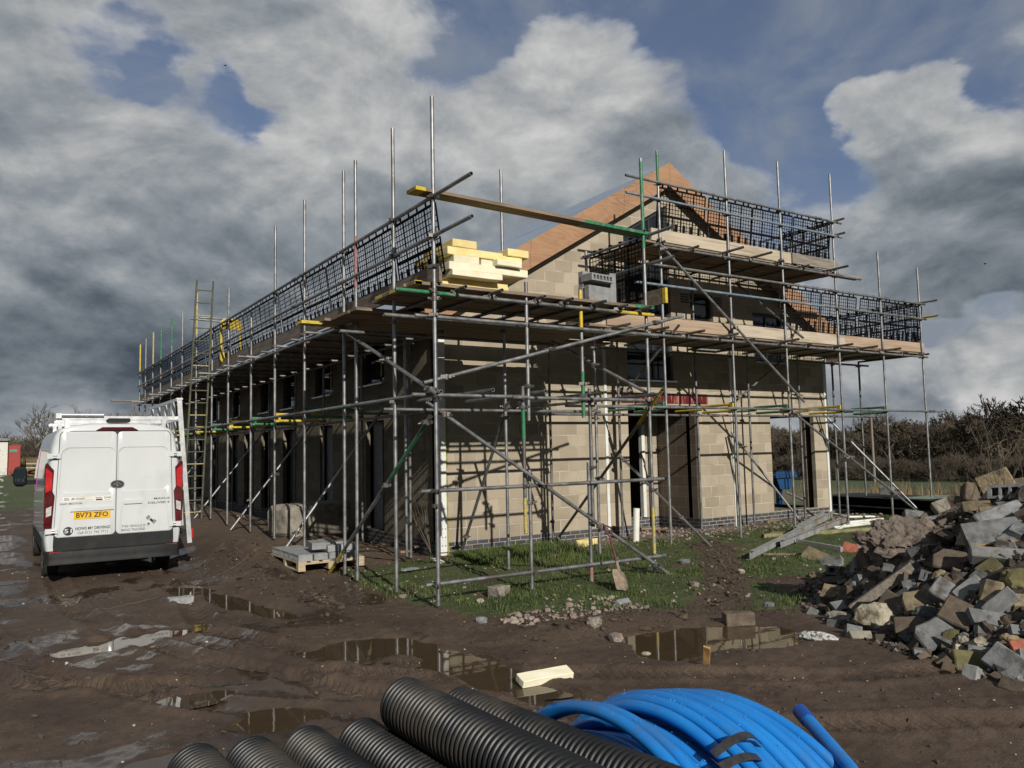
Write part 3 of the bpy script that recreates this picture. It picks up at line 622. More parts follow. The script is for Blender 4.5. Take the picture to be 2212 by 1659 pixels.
# grass
mt, nt, b = newmat('grass_blades'); c = coords(nt)
f = smooth(nt, nt.noise(c, 1.4, 4, .6), .35, .65)
colr = nt.mix(f, (.028, .052, .012), (.078, .112, .028)); colr = nt.mix(nt.math('MULTIPLY', smooth(nt, nt.noise(c, 37, 2), .55, .7), .6), colr, (.17, .15, .06))
nt.link(colr, b.inputs['Base Color']); b.inputs['Roughness'].default_value = .6; b.inputs['Specular IOR Level'].default_value = .3; MT['grassm'] = mt
def blades(name, x, y, h, wd, m, lean=.5, seed=2):
    r = np.random.default_rng(seed); n = len(x); z = ground_h(x, y) - .006
    a = r.uniform(0, 6.283, n); le = r.uniform(0.1, 1, n) * lean * h; b_ = r.uniform(0, 6.283, n)
    dx, dy = np.cos(a) * wd / 2, np.sin(a) * wd / 2; lx, ly = np.cos(b_) * le, np.sin(b_) * le
    P = lambda fx, s, hh: np.stack([x + lx * fx + dx * s, y + ly * fx + dy * s, z + hh], 1)
    v = np.stack([P(0, -1, 0), P(0, 1, 0), P(.3, .8, h * .55), P(.3, -.8, h * .55), P(1, .12, h * (1 - .25 * le / h)), P(1, -.12, h * (1 - .25 * le / h))], 1).reshape(-1, 3)
    i = np.arange(n)[:, None] * 6
    return setp(mesh_np(name, v, np.concatenate([i + [[0, 1, 2, 3]], i + [[3, 2, 4, 5]]], 0), m), kind='stuff')
def gdens(x, y):
    s = poly_sd(x, y, GPOLY); w_ = (fbm(x, y, 1.3, 4, 5) - .5) * 1.1
    p_ = np.exp(-((poly_sd(x, y, [(6.0, .3), (5.0, .3), (3.6, -2.6), (1.3, -4.9), (.2, -5.6), (.7, -5.75), (1.75, -4.8), (4.0, -2.6)]).clip(-9, 0) / .2) ** 2))
    gv = ss(y, -1.1, -.5) * ss(x, 1.8, 2.8) * (1 - ss(x, 9, 12))
    return ss(s + w_ * .5, -.15, .4) * (1 - .95 * p_) * (1 - .85 * gv) * ss(fbm(x, y, .9, 4, 8) + .35 * (1 - ss(-y, .3, 2.5)), .22, .46) * (.25 + .75 * ss(fbm(x, y, 3.1, 3, 28), .35, .62))
x, y = rand_pts(190000, -3, 14, -7.6, 2.2, lambda x, y: gdens(x, y) * ((y < -.06) | (x > 10.9)) * .72 * (1 - .5 * ss(x, 3, 12)))
lush = .5 + 1.0 * ss(fbm(x, y, .8, 3, 29), .4, .65) * (.6 + .6 * ss(y, -3.6, -1) * (1 - ss(x, 2, 3)))
blades('grass', x, y, rg.uniform(.022, .078, len(x)) * lush, .010, 'grassm')
x = np.concatenate([rg.normal(.75, .7, 5200).clip(.02, 2.6)]); y = -.28 - np.abs(rg.normal(0, .55, len(x)))
blades('grass', x, y, rg.uniform(.07, .19, len(x)), .011, 'grassm', seed=11)
x, y = rand_pts(60000, 11, 34, -9, 16, lambda x, y: ss(fbm(x, y, .35, 3, 33), .44, .62) * ss(np.hypot(x - 8, y + 2), 7, 10) * (1 - ss(np.hypot(x - 8, y + 2), 13, 19)))
blades('dry_grass', x, y, rg.uniform(.15, .6, len(x)), .018, 'reed', .45, seed=12)
x, y = rand_pts(9000, -9, 0, 53, 62, lambda x, y: .6 + 0 * x)
blades('dry_grass', x, y, rg.uniform(.5, 1.2, len(x)), .05, 'reed', .25, seed=13)

# ================================================================== the house
house = thing('unfinished_house', 'unfinished two storey house of bare concrete blockwork with blue brick plinth and plywood gable', 'house', (0, 0, 0))
def rz(x): return 7.79 - .592 * abs(x - 5.42)
GH = [(4.22, -.4, 6.2, 2.66), (8.54, .272, 10.12, 2.47), (4.25, 3.17, 5.52, 6.97), (6.1, 3.9, 6.8, 5.12), (8.1, 3.7, 9.2, 4.84)]
def solid_g(u, w): return not any(h[0] < u < h[2] and h[1] < w < h[3] for h in GH)
xs = rng_cuts(0.0, 10.62, GH, 0); zs = rng_cuts(-.4, 7.7, GH, 1) + [.262]; zs = sorted(zs)
def clip_gable(o, dz):
    bm = bmesh.new(); bm.from_mesh(o.data)
    for sgn in (-1, 1):
        n = V((sgn * .592, 0, 1)).normalized()
        bmesh.ops.bisect_plane(bm, geom=bm.verts[:] + bm.edges[:] + bm.faces[:], plane_co=(5.42, 0, 7.79 - dz), plane_no=n, clear_outer=True)
    bm.to_mesh(o.data); bm.free()
v, f = panel(xs, [z for z in zs if z >= .26], solid_g, .1)
mb = MB().add(v, f); mb.prism([(4.25, 6.24), (5.52, 6.97), (4.25, 6.97)], V((0, .1, 0)))
o = mb.build('gable_wall', 'gable_block', house); clip_gable(o, .12)
v, f = panel([0, 4.22, 6.2, 10.62], [-.4, .26], lambda u, w: not 4.22 < u < 6.2, .1)
MB().add(v, f).build('plinth', 'blue_brick', house)
# inner leaf
v, f = panel(rng_cuts(0, 10.3, GH, 0), [z for z in zs if z >= .26], solid_g, .1)
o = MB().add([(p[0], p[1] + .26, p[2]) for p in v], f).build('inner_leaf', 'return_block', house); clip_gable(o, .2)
# recess: return walls, back wall with doorway, soffit
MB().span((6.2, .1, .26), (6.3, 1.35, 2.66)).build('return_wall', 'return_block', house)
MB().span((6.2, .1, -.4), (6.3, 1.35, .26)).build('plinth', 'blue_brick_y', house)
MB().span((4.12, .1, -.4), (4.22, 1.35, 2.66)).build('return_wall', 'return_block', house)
MB().span((5.75, 1.25, .26), (6.2, 1.35, 2.66)).build('back_wall', 'gable_block', house)
MB().span((4.22, 1.25, -.4), (6.2, 1.35, .26)).build('plinth', 'blue_brick', house)
MB().span((4.22, .1, 2.66), (6.2, 1.35, 2.72)).build('soffit', 'interior', house)
MB().span((5.66, 1.2, .26), (5.75, 1.3, 2.3)).build('door_jamb', 'white_paint', house)
# red wrapped lintel
mb = MB().span((4.05, -.012, 2.70), (6.5, 0, 2.91)); mb.build('lintel', 'red_lintel', house)
# long wall
LH = []
def ly(px): return lng(px, 1050, 0).y
for a, b_ in ((2.42, 3.33), (5.25, 6.1), (ly(637), ly(611)), (ly(584), ly(564)), (ly(539), ly(527)), (ly(516), ly(495)), (ly(472), ly(455)), (ly(440), ly(425))):
    LH.append((min(a, b_), .262, max(a, b_), 2.45))
UP = [(2.38, 3.19, 3.51, 4.2), (5.23, 3.15, 6.42, 4.2), (ly(637), 3.0, ly(611), 4.2), (ly(584), 3.0, ly(562), 4.2), (ly(516), 3.0, ly(500), 4.2), (ly(472), 3.0, ly(455), 4.2)]
LH2 = LH + UP
def solid_l(u, w): return not any(h[0] < u < h[2] and h[1] < w < h[3] for h in LH2)
ys = rng_cuts(0.1, 24, LH2, 0); zl = sorted(set(rng_cuts(.262, 4.55, LH2, 1)))
def toX(v, x0): return [(x0 + p[1], p[0], p[2]) for p in v]
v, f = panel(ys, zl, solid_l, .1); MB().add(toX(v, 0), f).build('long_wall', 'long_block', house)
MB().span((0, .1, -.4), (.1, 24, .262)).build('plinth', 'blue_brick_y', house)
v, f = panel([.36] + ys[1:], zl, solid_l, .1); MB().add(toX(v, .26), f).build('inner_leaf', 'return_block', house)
for i, h in enumerate(LH):
    m_ = h[0] + (h[2] - h[0]) * .5
    d = MB().span((.17, m_, .27), (.22, h[2], 2.44)).build('door_panel', 'conc_pale' if i < 2 else 'anthracite', house)
    MB().span((.19, h[0], .27), (.24, m_, 2.44)).build('door_glass', 'glass', house)
    MB().span((.01, h[0], .235), (.3, h[2], .27)).build('sill', 'alu' if i > 2 else 'slate', house)
def window(x0, z0, x1, z1, y=.1, axis=0, bars=(), head=None, tapes=()):
    """frame part with pane, mullion, sill sub-parts; head: z at x0 when the head slopes up to z1"""
    fr = MB(); t = .06
    P3 = (lambda u, d, w: (u, y + d, w)) if axis == 0 else (lambda u, d, w: (y + d, u, w))
    def bx(mb, a0, w0, a1, w1, d0, d1): mb.span(P3(a0, d0, w0), P3(a1, d1, w1))
    hz = head if head else z1
    bx(fr, x0, z0, x0 + t, hz, 0, .07); bx(fr, x1 - t, z0, x1, z1, 0, .07); bx(fr, x0 + t, z0, x1 - t, z0 + t, .002, .068)
    if head: fr.prism([(x0, hz - .1), (x1, z1 - .1), (x1, z1 - .003), (x0, hz - .003)], V((0, .072, 0)), V((0, y - .002, 0)))
    else: bx(fr, x0 + t, z1 - t, x1 - t, z1, .002, .068)
    for kind, q in bars:
        if kind == 'v': bx(fr, q - .025, z0 + t, q + .025, (head + (z1 - head) * (q - x0) / (x1 - x0) - .03) if head else z1 - t, .004, .066)
        else: bx(fr, x0 + t, q - .03, x1 - t, q + .03, .006, .064)
    fo = fr.build('window', 'anthracite', house)
    pm = MB()
    if head: pm.prism([(x0 + .03, z0 + .03), (x1 - .03, z0 + .03), (x1 - .03, z1 - .06), (x0 + .03, hz - .06)], V((0, .012, 0)), V((0, y + .03, 0)))
    else: bx(pm, x0 + .03, z0 + .03, x1 - .03, z1 - .03, .03, .042)
    pm.build('pane', 'glass', fo)
    sm = MB(); bx(sm, x0 - .03, z0 - .03, x1 + .03, z0 - .003, -.16, .06); sm.build('sill', 'alu', fo)
    for q in tapes:
        tm = MB(); bx(tm, q, z0 + .15, q + .035, z1 - .15, -.006, .0); tm.build('tape', 'tape', fo)
window(4.25, 3.17, 5.52, 6.97, .08, bars=[('v', 5.05), ('h', 4.3)], head=6.24)
window(6.1, 3.9, 6.8, 5.12, .08); window(8.1, 3.7, 9.2, 4.84, .08, bars=[('v', 8.65)])
for i, h in enumerate(UP): window(h[0], h[1], h[2], h[3], .08, 1, tapes=[h[0] + .3, h[2] - .5][:1] if i < 2 else ())
for x0 in (5.82, 6.84):
    mb = MB()
    for k in range(4): mb.span((x0, -.008, 4.88 + k * .055), (x0 + .24, 0, 4.91 + k * .055))
    mb.build('vent_slats', 'anthracite', house)
# white posts and beads on the gable, corner columns
for x0, x1, z1 in ((3.60, 3.665, 3.95), (7.215, 7.285, 3.95)): MB().span((x0, -.03, .02), (x1, 0, z1)).build('bead', 'white_paint', house)
mb = MB().span((-.075, -.05, -.05), (.045, 0, 3.98)).span((-.075, -.0, -.05), (0, .1, 3.98)); colm = mb.build('corner_column', 'white_paint', house)
mb = MB()
for k in range(4):
    for sx in (-.045, .015): mb.path([(sx, -.062, .22 + k * .14), (sx, -.05, .22 + k * .14)], .012, 8)
mb.build('bolts', 'zinc', colm)
mb = MB().span((10.55, -.03, -.02), (10.66, 0, 3.95)).span((10.62, 0, -.02), (10.66, .1, 3.95)); mb.build('corner_column', 'white_paint', house)
bmx = MB(); bmx.span((.046, -.006, 0), (.10, -.0, 2.35)); bmx.build('algae_streak', 'algae', house)
# right wall with big opening, interior
RH = [(.5, .272, 4.6, 2.47)]
v, f = panel([.1, .5, 4.6, 24], [.26, 2.47, 4.55], lambda u, w: not (.5 < u < 4.6 and w < 2.47), .1)
MB().add(toX(v, 10.52), f).build('side_wall', 'return_block', house)
MB().span((10.52, .1, -.4), (10.62, 24, .26)).build('plinth', 'blue_brick_y', house)
MB().span((0.1, .1, -.4), (4.12, 23.9, .2)).span((4.22, 1.36, -.4), (6.2, 23.9, .2)).span((6.3, .1, -.4), (10.5, 23.9, .2)).build('floor_slab', 'interior', house)
MB().span((.36, .36, 2.75), (10.5, 23.9, 2.95)).build('upper_floor', 'interior', house)
for a_, c_ in (((.36, 7.2, .2), (10.5, 7.3, 2.75)), ((7.2, .36, .2), (7.3, 7.2, 2.75)), ((.1, 23.9, .2), (10.5, 24, 5)), ((3.9, 1.35, .2), (4.0, 7.2, 2.75))): MB().span(a_, c_).build('inner_wall', 'interior', house)
# roof: two membrane covered slopes, plywood bargeboards
for sg in (-1, 1):
    xe = 5.42 + sg * 5.83; ze = rz(xe)
    rf = MB().prism([(5.42, 7.79), (xe, ze), (xe, ze - .16), (5.42, 7.63)], V((0, 24.9, 0)), V((0, -.2, 0))).build('roof_slope', 'membrane', house)
    mb = MB()
    for k in range(1, 3):
        xk = 5.42 + sg * 5.83 * k / 3; zk = rz(xk)
        mb.prism([(xk - .02, zk + .001 + .0118 * sg), (xk + .02, zk + .001 - .0118 * sg), (xk + .02, zk + .004 - .0118 * sg), (xk - .02, zk + .004 + .0118 * sg)], V((0, 24.9, 0)), V((0, -.2, 0)))
    mb.build('lap', 'membrane', rf)
    cuts = [0, .22, .62, 1.0]
    for a, b_ in zip(cuts, cuts[1:]):
        xa = 5.42 + sg * (5.83 * a + .003); xb = 5.42 + sg * (5.83 * b_ - .003); tl = .045 * sg if b_ < 1 else 0
        ta = .045 * sg if a > 0 else 0
        MB().prism([(xa, rz(xa) + .02), (xb, rz(xb) + .02), (xb + tl, rz(xb + tl) - .50), (xa + ta, rz(xa + ta) - .50)], V((0, .022, 0)), V((0, -.224, 0))).build('bargeboard', 'ply', house)
MB().prism([(-.41, rz(-.41) - .5), (-.41, rz(-.41)), (-.39, rz(-.39)), (-.39, rz(-.39) - .5)], V((0, 24.5, 0)), V((0, -.2, 0))).build('fascia', 'ply', house)

# ================================================================== scaffolds
long_s = thing('scaffold', 'long run of grey tube scaffold along the shaded side wall of the house', 'scaffold', (-2.05, -.77, 0), 'tube scaffolds round the house')
gab_s = thing('scaffold', 'two level tube scaffold against the sunlit gable with pale timber toe boards', 'scaffold', (3.58, -1.75, 0), 'tube scaffolds round the house')
tow_s = thing('scaffold', 'loading bay scaffold at the near corner carrying the stack of yellow insulation', 'scaffold', (-2.1, -3.8, 0), 'tube scaffolds round the house')
def coupler_mesh():
    mb = MB()
    mb.path([(0, 0, -.028), (0, 0, .028)], .034, 10); mb.box((.04, .012, 0), (.05, .05, .04)); mb.box((-.03, .03, 0), (.03, .05, .032))
    mb.path([(-.03, .02, 0), (-.075, .03, .01)], .008, 6); mb.box((-.07, .03, .008), (.02, .024, .024)); mb.path([(.05, -.01, 0), (.085, -.03, -.015)], .008, 6)
    o = mb.build('coupler', 'coupler', None, smooth=True); me = o.data; bpy.data.objects.remove(o); return me
CPM = coupler_mesh()
def clip_on(part, pos, yaw=None, tilt=0, s=1.0):
    o = link('coupler', CPM, None, part); o.location = V(pos) - OFF[part.name]
    o.rotation_euler = (tilt, 0, rnd.uniform(0, 6.28) if yaw is None else yaw); o.scale = (s, s, s)
def tube(root, name, a, b, m='steel', r=.0242):
    return MB().tube(a, b, r, 12).build(name, m, root, smooth=True)
def band(part, a, b, m): MB().path([a, b], .0256, 12).build('paint_band', m, part, smooth=True)
def upright(root, x, y, top, couplers=(), m='steel', base=None, bands=(), pad=True, z0=None, lean=(0, 0)):
    zb = z0 if z0 is not None else H(x, y) + .035
    L = lambda z: (x + lean[0] * (z - zb) / 5, y + lean[1] * (z - zb) / 5, z)
    o = tube(root, 'upright', L(zb), L(top), m)
    for z in couplers: clip_on(o, L(z))
    for za, zc, mm in bands: band(o, L(za), L(zc), mm)
    if pad and z0 is None:
        MB().box((0, 0, 0), (.15, .15, .008)).build('base_plate', 'rust', o).location = V((x, y, zb)) - OFF[o.name]
        a = rnd.uniform(-.5, .5)
        sb = MB().box((0, 0, 0), (.42, .225, .038)).build('sole_board', 'board', o); sb.location = V((x, y, zb - .022)) - OFF[o.name]; sb.rotation_euler = (0, 0, a)
    return o
def boards(root, name, lo, hi, z, along, m, gap=.012, w=.225, t=.038, ends=None):
    """a deck of scaffold boards; lo/hi are (x, y) corners"""
    mb = MB(); k = 1 if along == 0 else 0
    q = lo[k]
    while q + w <= hi[k] + .02:
        L = lo[along]; 
        while L < hi[along] - .2:
            e = min(L + 3.9, hi[along]); dz = rnd.uniform(-.006, .006); j = rnd.uniform(-.05, .05)
            if along == 0: mb.span((L + j * (L == lo[0]), q, z + dz), (e + j * .5, q + w, z + t + dz))
            else: mb.span((q, L + j * (L == lo[1]), z + dz), (q + w, e + j * .5, z + t + dz))
            L = e + .01
        q += w + gap
    return mb.build(name, m, root)

# ---- long run
LY = [-.77, 1.05, 2.75, 4.4, 6.3, 7.9, 9.7, 11.6, 13.2, 15.05, 16.55, 18.1, 19.4]
LT = [6.12, 6.17, 6.14, 4.75, 5.6, 5.0, 6.1, 6.02, 5.98, 5.98, 5.98, 5.96, 5.92]
LB = {6: [(5.0, 6.09, 'yellow_worn')], 8: [(5.1, 5.97, 'green')], 9: [(4.9, 5.97, 'green')], 10: [(4.9, 5.97, 'yellow_worn')], 12: [(4.95, 5.91, 'yellow')]}
LU = []
for i, (y, t) in enumerate(zip(LY, LT)):
    LU.append(upright(long_s, -2.05, y, t, [q for q in (2.50, 3.70, 3.84, 4.37, 4.85) if q < t - .1], bands=LB.get(i, ())))
LC = {1: 'green', 2: 'yellow', 3: 'green', 4: 'yellow', 5: 'green', 6: 'yellow', 7: 'green', 8: 'yellow', 9: 'green', 10: 'yellow'}
for i in range(0, len(LY)):
    y = LY[i]
    cm = LC.get(i)
    if not cm: continue
    mb = MB(); mb.box((-2.0, y + .035, 2.50), (.075, .05, .17)); mb.box((-1.95, y + .035, 2.5), (.03, .05, .12))
    mb.path([(-1.96, y + .035, 2.56), (-1.15, y + .035, 2.56)], .024, 8); mb.path([(-1.96, y + .035, 2.44), (-1.2, y + .035, 2.44)], .024, 8)
    mb.path([(-1.15, y + .035, 2.5), (-.5, y + .035, 2.5)], .021, 8)
    mb.build('transom_bracket', cm, long_s, smooth=True)
for y in (.12, 2.2, 4.3, 6.2, 8.3, 9.8, 12, 14, 16, 18): upright(long_s, -.55, y, 3.72, (2.5, 3.66), 'steel_dark')
def ledgers(root, name, x, z, y0, y1, L=5.2, m='steel', ax=1, yc=None):
    a = y0
    while a < y1 - .1:
        e = min(a + L, y1)
        if ax == 1: o = tube(root, name, (x, a, z), (x, e, z), m)
        else: o = tube(root, name, (a, x, z), (e, x, z), m)
        if e < y1 - .1:
            mb = MB(); p = (x, e, z) if ax == 1 else (e, x, z); q = V(p); d = V((0, .11, 0)) if ax == 1 else V((.11, 0, 0))
            mb.path([q - d, q + d], .031, 10).build('sleeve', 'coupler', o, smooth=True)
        a = e
ledgers(long_s, 'ledger', -2.105, 2.50, -3.95, 19.6); ledgers(long_s, 'ledger', -.55 - .05, 2.44, -.6, 18.5, m='steel_dark')
ledgers(long_s, 'ledger', -2.105, 3.70, -1.3, 19.6); ledgers(long_s, 'ledger', -.605, 3.66, -1.2, 18.5, m='steel_dark')
ledgers(long_s, 'guard_rail', -2.105, 4.85, -4.72, 19.6, 6.1); ledgers(long_s, 'guard_rail', -2.105, 4.37, -4.72, 19.6, 6.1)
y = -.6; k = 0
while y < 19.5:
    ext = rnd.choice([.12, .2, .34]) if k % 2 else .14
    tube(long_s, 'transom', (-2.1 - ext, y, 3.755), (-.25, y + rnd.uniform(-.03, .03), 3.755), 'steel_dark' if k % 2 == 0 else 'steel'); y += .9; k += 1
boards(long_s, 'deck', (-1.95, -1.2), (-.45, 19.6), 3.782, 1, 'board_y')
a = -3.78
while a < 19.4:
    e = min(a + 3.9, 19.5); MB().span((-2.02, a, 3.825 + rnd.uniform(0, .012)), (-1.982, e - .01, 4.05 + rnd.uniform(0, .012))).build('toe_board', 'board_y', long_s); a = e
def brace(root, a, b, m='steel_dark', clips=(), bands=()):
    a = V(a); b = V(b); o = tube(root, 'brace', a, b, m)
    for t in clips: clip_on(o, a.lerp(b, t), s=1.15)
    for t0, t1, mm in bands: band(o, a.lerp(b, t0), a.lerp(b, t1), mm)
    return o
for y in (1.45, 5.05, 8.6, 13.5): brace(long_s, (-2.28, y, H(-2.28, y) + .02), (-.42, y + .03, 2.62), 'steel', (.12, .93))
brace(long_s, (-2.16, -.42, .03), (-2.16, -3.78, 2.22), 'steel', (.1, .62, .97), [(0, .16, 'yellow'), (.66, .985, 'green')])
brace(long_s, (-2.16, -.75, 3.72), (-2.16, -3.95, 2.47), 'steel', (.05, .55, .95))
for i, y in ((2, 1.45), (3, .9)): clip_on(LU[i], (-2.05, LY[i], y), s=1.2)
for (px, py), (qx, qy) in (((431, 686), (517, 690)), ((411, 688), (494, 697))):
    p = gab(px, py, 7.85); q = gab(qx, qy, 7.85); tube(long_s, 'guard_rail', p, q)

# ---- loading bay at the corner
A_ = upright(tow_s, -2.1, -3.8, 6.09, (.27, 1.35, 1.18, 2.42, 2.52, 3.42, 3.71, 3.62, 4.0, 4.37, 4.85))
upright(tow_s, -2.1, -2.67, 6.1, (2.46, 3.5, 4.37, 4.85)); upright(tow_s, -2.1, -1.37, 6.08, (2.46, 3.5, 3.66), bands=[(4.2, 4.95, 'redpaint')])
upright(tow_s, -.70, -3.66, 1.55, (.27, 1.35, 1.14)); upright(tow_s, -.775, -3.66, 2.62, (1.35, 2.45, 2.35), 'steel_dark', bands=[(1.95, 2.4, 'green'), (.76, 1.2, 'yellow_worn')], z0=.75); upright(tow_s, -.69, -3.66, 3.98, (2.62, 3.42, 3.71), z0=2.18)
upright(tow_s, .29, -3.62, 1.62, (.27, 1.35, .92), bands=[(.04, .26, 'redpaint')]); upright(tow_s, .345, -3.62, 2.62, (1.35, 1.55, 2.45, 2.28), 'steel_dark', z0=.76); upright(tow_s, .235, -3.62, 3.97, (2.68, 2.52, 3.42, 3.71), bands=[(3.42, 3.96, 'yellow'), (2.24, 2.85, 'green')], z0=2.22)
upright(tow_s, 1.45, -3.6, 6.05, (.28, 1.36, 1.2, 2.47, 2.36, 3.45, 3.74, 4.5, 4.95), bands=[(4.7, 6.0, 'green'), (.3, .95, 'yellow_worn')])
for x, y, t_ in ((.01, -2.02, 6.12), (1.87, -1.87, 3.72)): upright(tow_s, x, y, t_, (2.46, 2.3, 3.6))
upright(tow_s, -.75, -.14, 3.7, (2.46,), 'steel'); upright(tow_s, 2.07, -.31, 3.72, (2.44, .5), 'steel_dark')
for z, x0, x1 in ((.27, -2.2, 1.6), (1.35, -2.25, 1.62), (2.48, -2.35, -.72), (2.47, -.95, 1.42), (2.40, -2.0, 1.9), (3.42, -2.3, 1.6), (3.71, -2.55, 1.55)):
    o = tube(tow_s, 'ledger', (x0, -3.68 if z != 2.40 else -2.0, z), (x1, -3.66 if z != 2.40 else -1.95, z))
    if z == 3.71: band(o, (-2.53, -3.68, z), (-1.72, -3.677, z), 'green'); band(o, (.75, -3.662, z), (1.53, -3.66, z), 'yellow')
for x in (-1.75, -1.25, -.55, -.12, .38, .85, 1.25): clip_on(tube(tow_s, 'transom', (x, -3.86 - rnd.uniform(0, .12), 3.765), (x, -1.35, 3.765), 'steel_dark'), (x, -3.68, 3.74))
for x in (-1.4, -.62, .3, 1.3): tube(tow_s, 'transom', (x, -3.95, 2.535), (x + .02, -1.9 if x < 1 else -.25, 2.535), 'steel')
for y in (-3.35, -1.9): tube(tow_s, 'transom', (-2.55, y, 3.46), (1.9, y, 3.46), 'steel_dark')
dk = boards(tow_s, 'deck', (-2.3, -3.72), (1.5, -2.3), 3.792, 0, 'board'); 
MB().span((-2.31, -3.72, 3.788), (-2.22, -3.50, 3.834)).build('paint_band', 'yellow', dk); MB().span((1.15, -3.722, 3.788), (1.5, -3.715, 3.834)).build('paint_band', 'green', dk)
MB().span((-2.315, -3.49, 3.789), (-2.25, -2.55, 3.833)).build('paint_band', 'yellow', dk)
boards(tow_s, 'deck', (-2.5, -2.25), (1.9, -.72), 3.70, 0, 'board'); boards(tow_s, 'deck', (-.4, -.70), (3.2, -.06), 3.745, 0, 'board')
dk = MB().span((-2.75, -.93, 3.70), (.3, -.71, 3.738)).build('deck', 'board', tow_s); MB().span((-2.755, -.935, 3.697), (-2.1, -.705, 3.741)).build('paint_band', 'yellow', dk)
brace(tow_s, gab(915, 827, -3.74), gab(1475, 682, -3.70), 'steel', (.07, .43, .87))
brace(tow_s, gab(922, 868, -3.76), gab(1446, 1241, -3.72), 'steel', (.06, .44, .68, .93))
brace(tow_s, (0.0, -2.12, 2.52), (.2, -.2, .02), 'steel_dark', (.08, .85)); brace(tow_s, (2.15, -.15, .02), (1.38, -3.98, 2.62), 'steel_dark', (.08, .5, .9), [(.82, .99, 'yellow')])
brace(tow_s, gab(1192, 737, -1.95), gab(1424, 863, -3.72), 'steel', (.45, .92))
for z in (4.9, 4.47): clip_on(tube(tow_s, 'guard_rail', (1.52, -4.12, z), (1.52, -2.05, z)), (1.52, -3.6, z))
upright(tow_s, 1.56, -2.12, 5.0, (4.9, 4.47), z0=3.75)
tb = MB().span((1.5, -3.95, 3.84), (1.54, -1.6, 4.065)).build('toe_board', 'board', tow_s); MB().span((1.497, -3.96, 3.842), (1.543, -3.9, 4.063)).build('paint_band', 'yellow', tb)

# ---- gable scaffold
GXs = [3.58, 5.38, 6.97, 8.72, 10.35, 11.95]; GT = [7.2, 7.55, 7.62, 7.66, 6.13, 5.93]
for i, (x, t) in enumerate(zip(GXs, GT)):
    upright(gab_s, x, -1.75, t, [q for q in (2.5, 3.78, 3.88, 4.68, 5.05, 5.4, 5.55, 6.27, 6.58) if q < t - .2 and (i < 4 or q < 5.3)], bands=[(6.6, 7.18, 'green')] if i == 0 else ())
for x, y, t in ((3.8, -.22, 5.6), (5.92, -.25, 5.4), (7.55, -.25, 3.8), (9.3, -.25, 3.8), (10.82, -.1, 3.8), (11.85, -.15, 3.85), (11.95, 1.2, 4.9)): upright(gab_s, x, y, t, (2.46, 3.72), 'steel_dark')
for i, cm in enumerate(('green', 'yellow', 'green', 'yellow', 'green')):
    x = GXs[i] - .035
    mb = MB(); mb.box((x, -1.70, 2.52), (.05, .075, .17)); mb.path([(x, -1.66, 2.58), (x, -.9, 2.58)], .024, 8); mb.path([(x, -1.66, 2.46), (x, -.95, 2.46)], .024, 8); mb.path([(x, -.95, 2.52), (x, -.2, 2.52)], .021, 8)
    mb.build('transom_bracket', cm, gab_s, smooth=True)
def xl(name, y, z, x0, x1, m='steel'): ledgers(gab_s, name, y, z, x0, x1, 5.4, m, 0)
xl('ledger', -1.81, 2.50, 1.3, 12.5); xl('ledger', -.30, 2.44, 1.0, 12.2, 'steel_dark'); xl('ledger', -1.81, 3.78, 1.9, 12.05); xl('ledger', -.31, 3.72, 1.5, 12.0, 'steel_dark')
xl('ledger', -1.81, 5.40, 3.35, 9.55); xl('ledger', -.3, 5.36, 3.3, 9.0, 'steel_dark')
xl('guard_rail', -1.81, 6.58, 2.75, 8.95); 
o = tube(gab_s, 'guard_rail', (2.75, -1.81, 6.27), (8.95, -1.81, 6.27), 'bluepaint')
xl('guard_rail', -1.81, 5.05, 3.05, 12.1); o = tube(gab_s, 'guard_rail', (2.9, -1.81, 4.69), (8.2, -1.81, 4.69), 'bluepaint'); tube(gab_s, 'guard_rail', (8.2, -1.81, 4.69), (12.1, -1.81, 4.69))
for z, mm in ((5.09, 'steel'), (4.73, 'steel')):
    o = tube(gab_s, 'guard_rail', (12.0, -2.15, z), (12.0, 1.5, z), mm)
    if z < 5: band(o, (12.0, -2.13, z), (12.0, -1.5, z), 'yellow')
for z in (6.62, 6.31): tube(gab_s, 'guard_rail', (8.78, -2.0, z), (8.78, .2, z))
x = 2.3; k = 0
while x < 12:
    clip_on(tube(gab_s, 'transom', (x, -1.95 - rnd.choice([.0, .04, .35]), 3.835), (x + .02, -.15, 3.835), 'steel_dark' if k % 3 else 'steel'), (x, -1.81, 3.80)); x += .87; k += 1
x = 3.5
while x < 9: clip_on(tube(gab_s, 'transom', (x, -1.95 - rnd.choice([.0, .05, .4]), 5.455), (x, -.1, 5.455), 'steel_dark'), (x, -1.81, 5.42)); x += .8
boards(gab_s, 'deck', (1.95, -1.70), (12.0, -.3), 3.862, 0, 'board'); boards(gab_s, 'deck', (3.3, -1.70), (8.95, -.15), 5.482, 0, 'board')
MB().span((8.95, -1.62, 5.49), (9.95, -1.4, 5.528)).build('deck', 'timber', gab_s)
for x0, x1, z0, z1, mm in ((2.3, 5.45, 3.905, 4.13, 'toe'), (5.455, 9.0, 3.905, 4.13, 'toe_pale'), (9.005, 12.1, 3.905, 4.13, 'toe'), (3.4, 7.4, 5.525, 5.75, 'toe_pale'), (7.3, 8.85, 5.53, 5.745, 'timber')):
    MB().span((x0, -1.722 - (.04 if x0 == 7.3 else 0), z0), (x1, -1.684 - (.04 if x0 == 7.3 else 0), z1)).build('toe_board', mm, gab_s)
MB().span((12.02, -1.68, 3.905), (12.06, .9, 4.13)).build('toe_board', 'toe', gab_s)
brace(gab_s, gab(1424, 526, -1.88), gab(1737, 868, -1.88), 'steel', (.03, .5, .95)); brace(gab_s, gab(1588, 611, -.4), gab(1735, 730, -2.0), 'steel', (.9,))
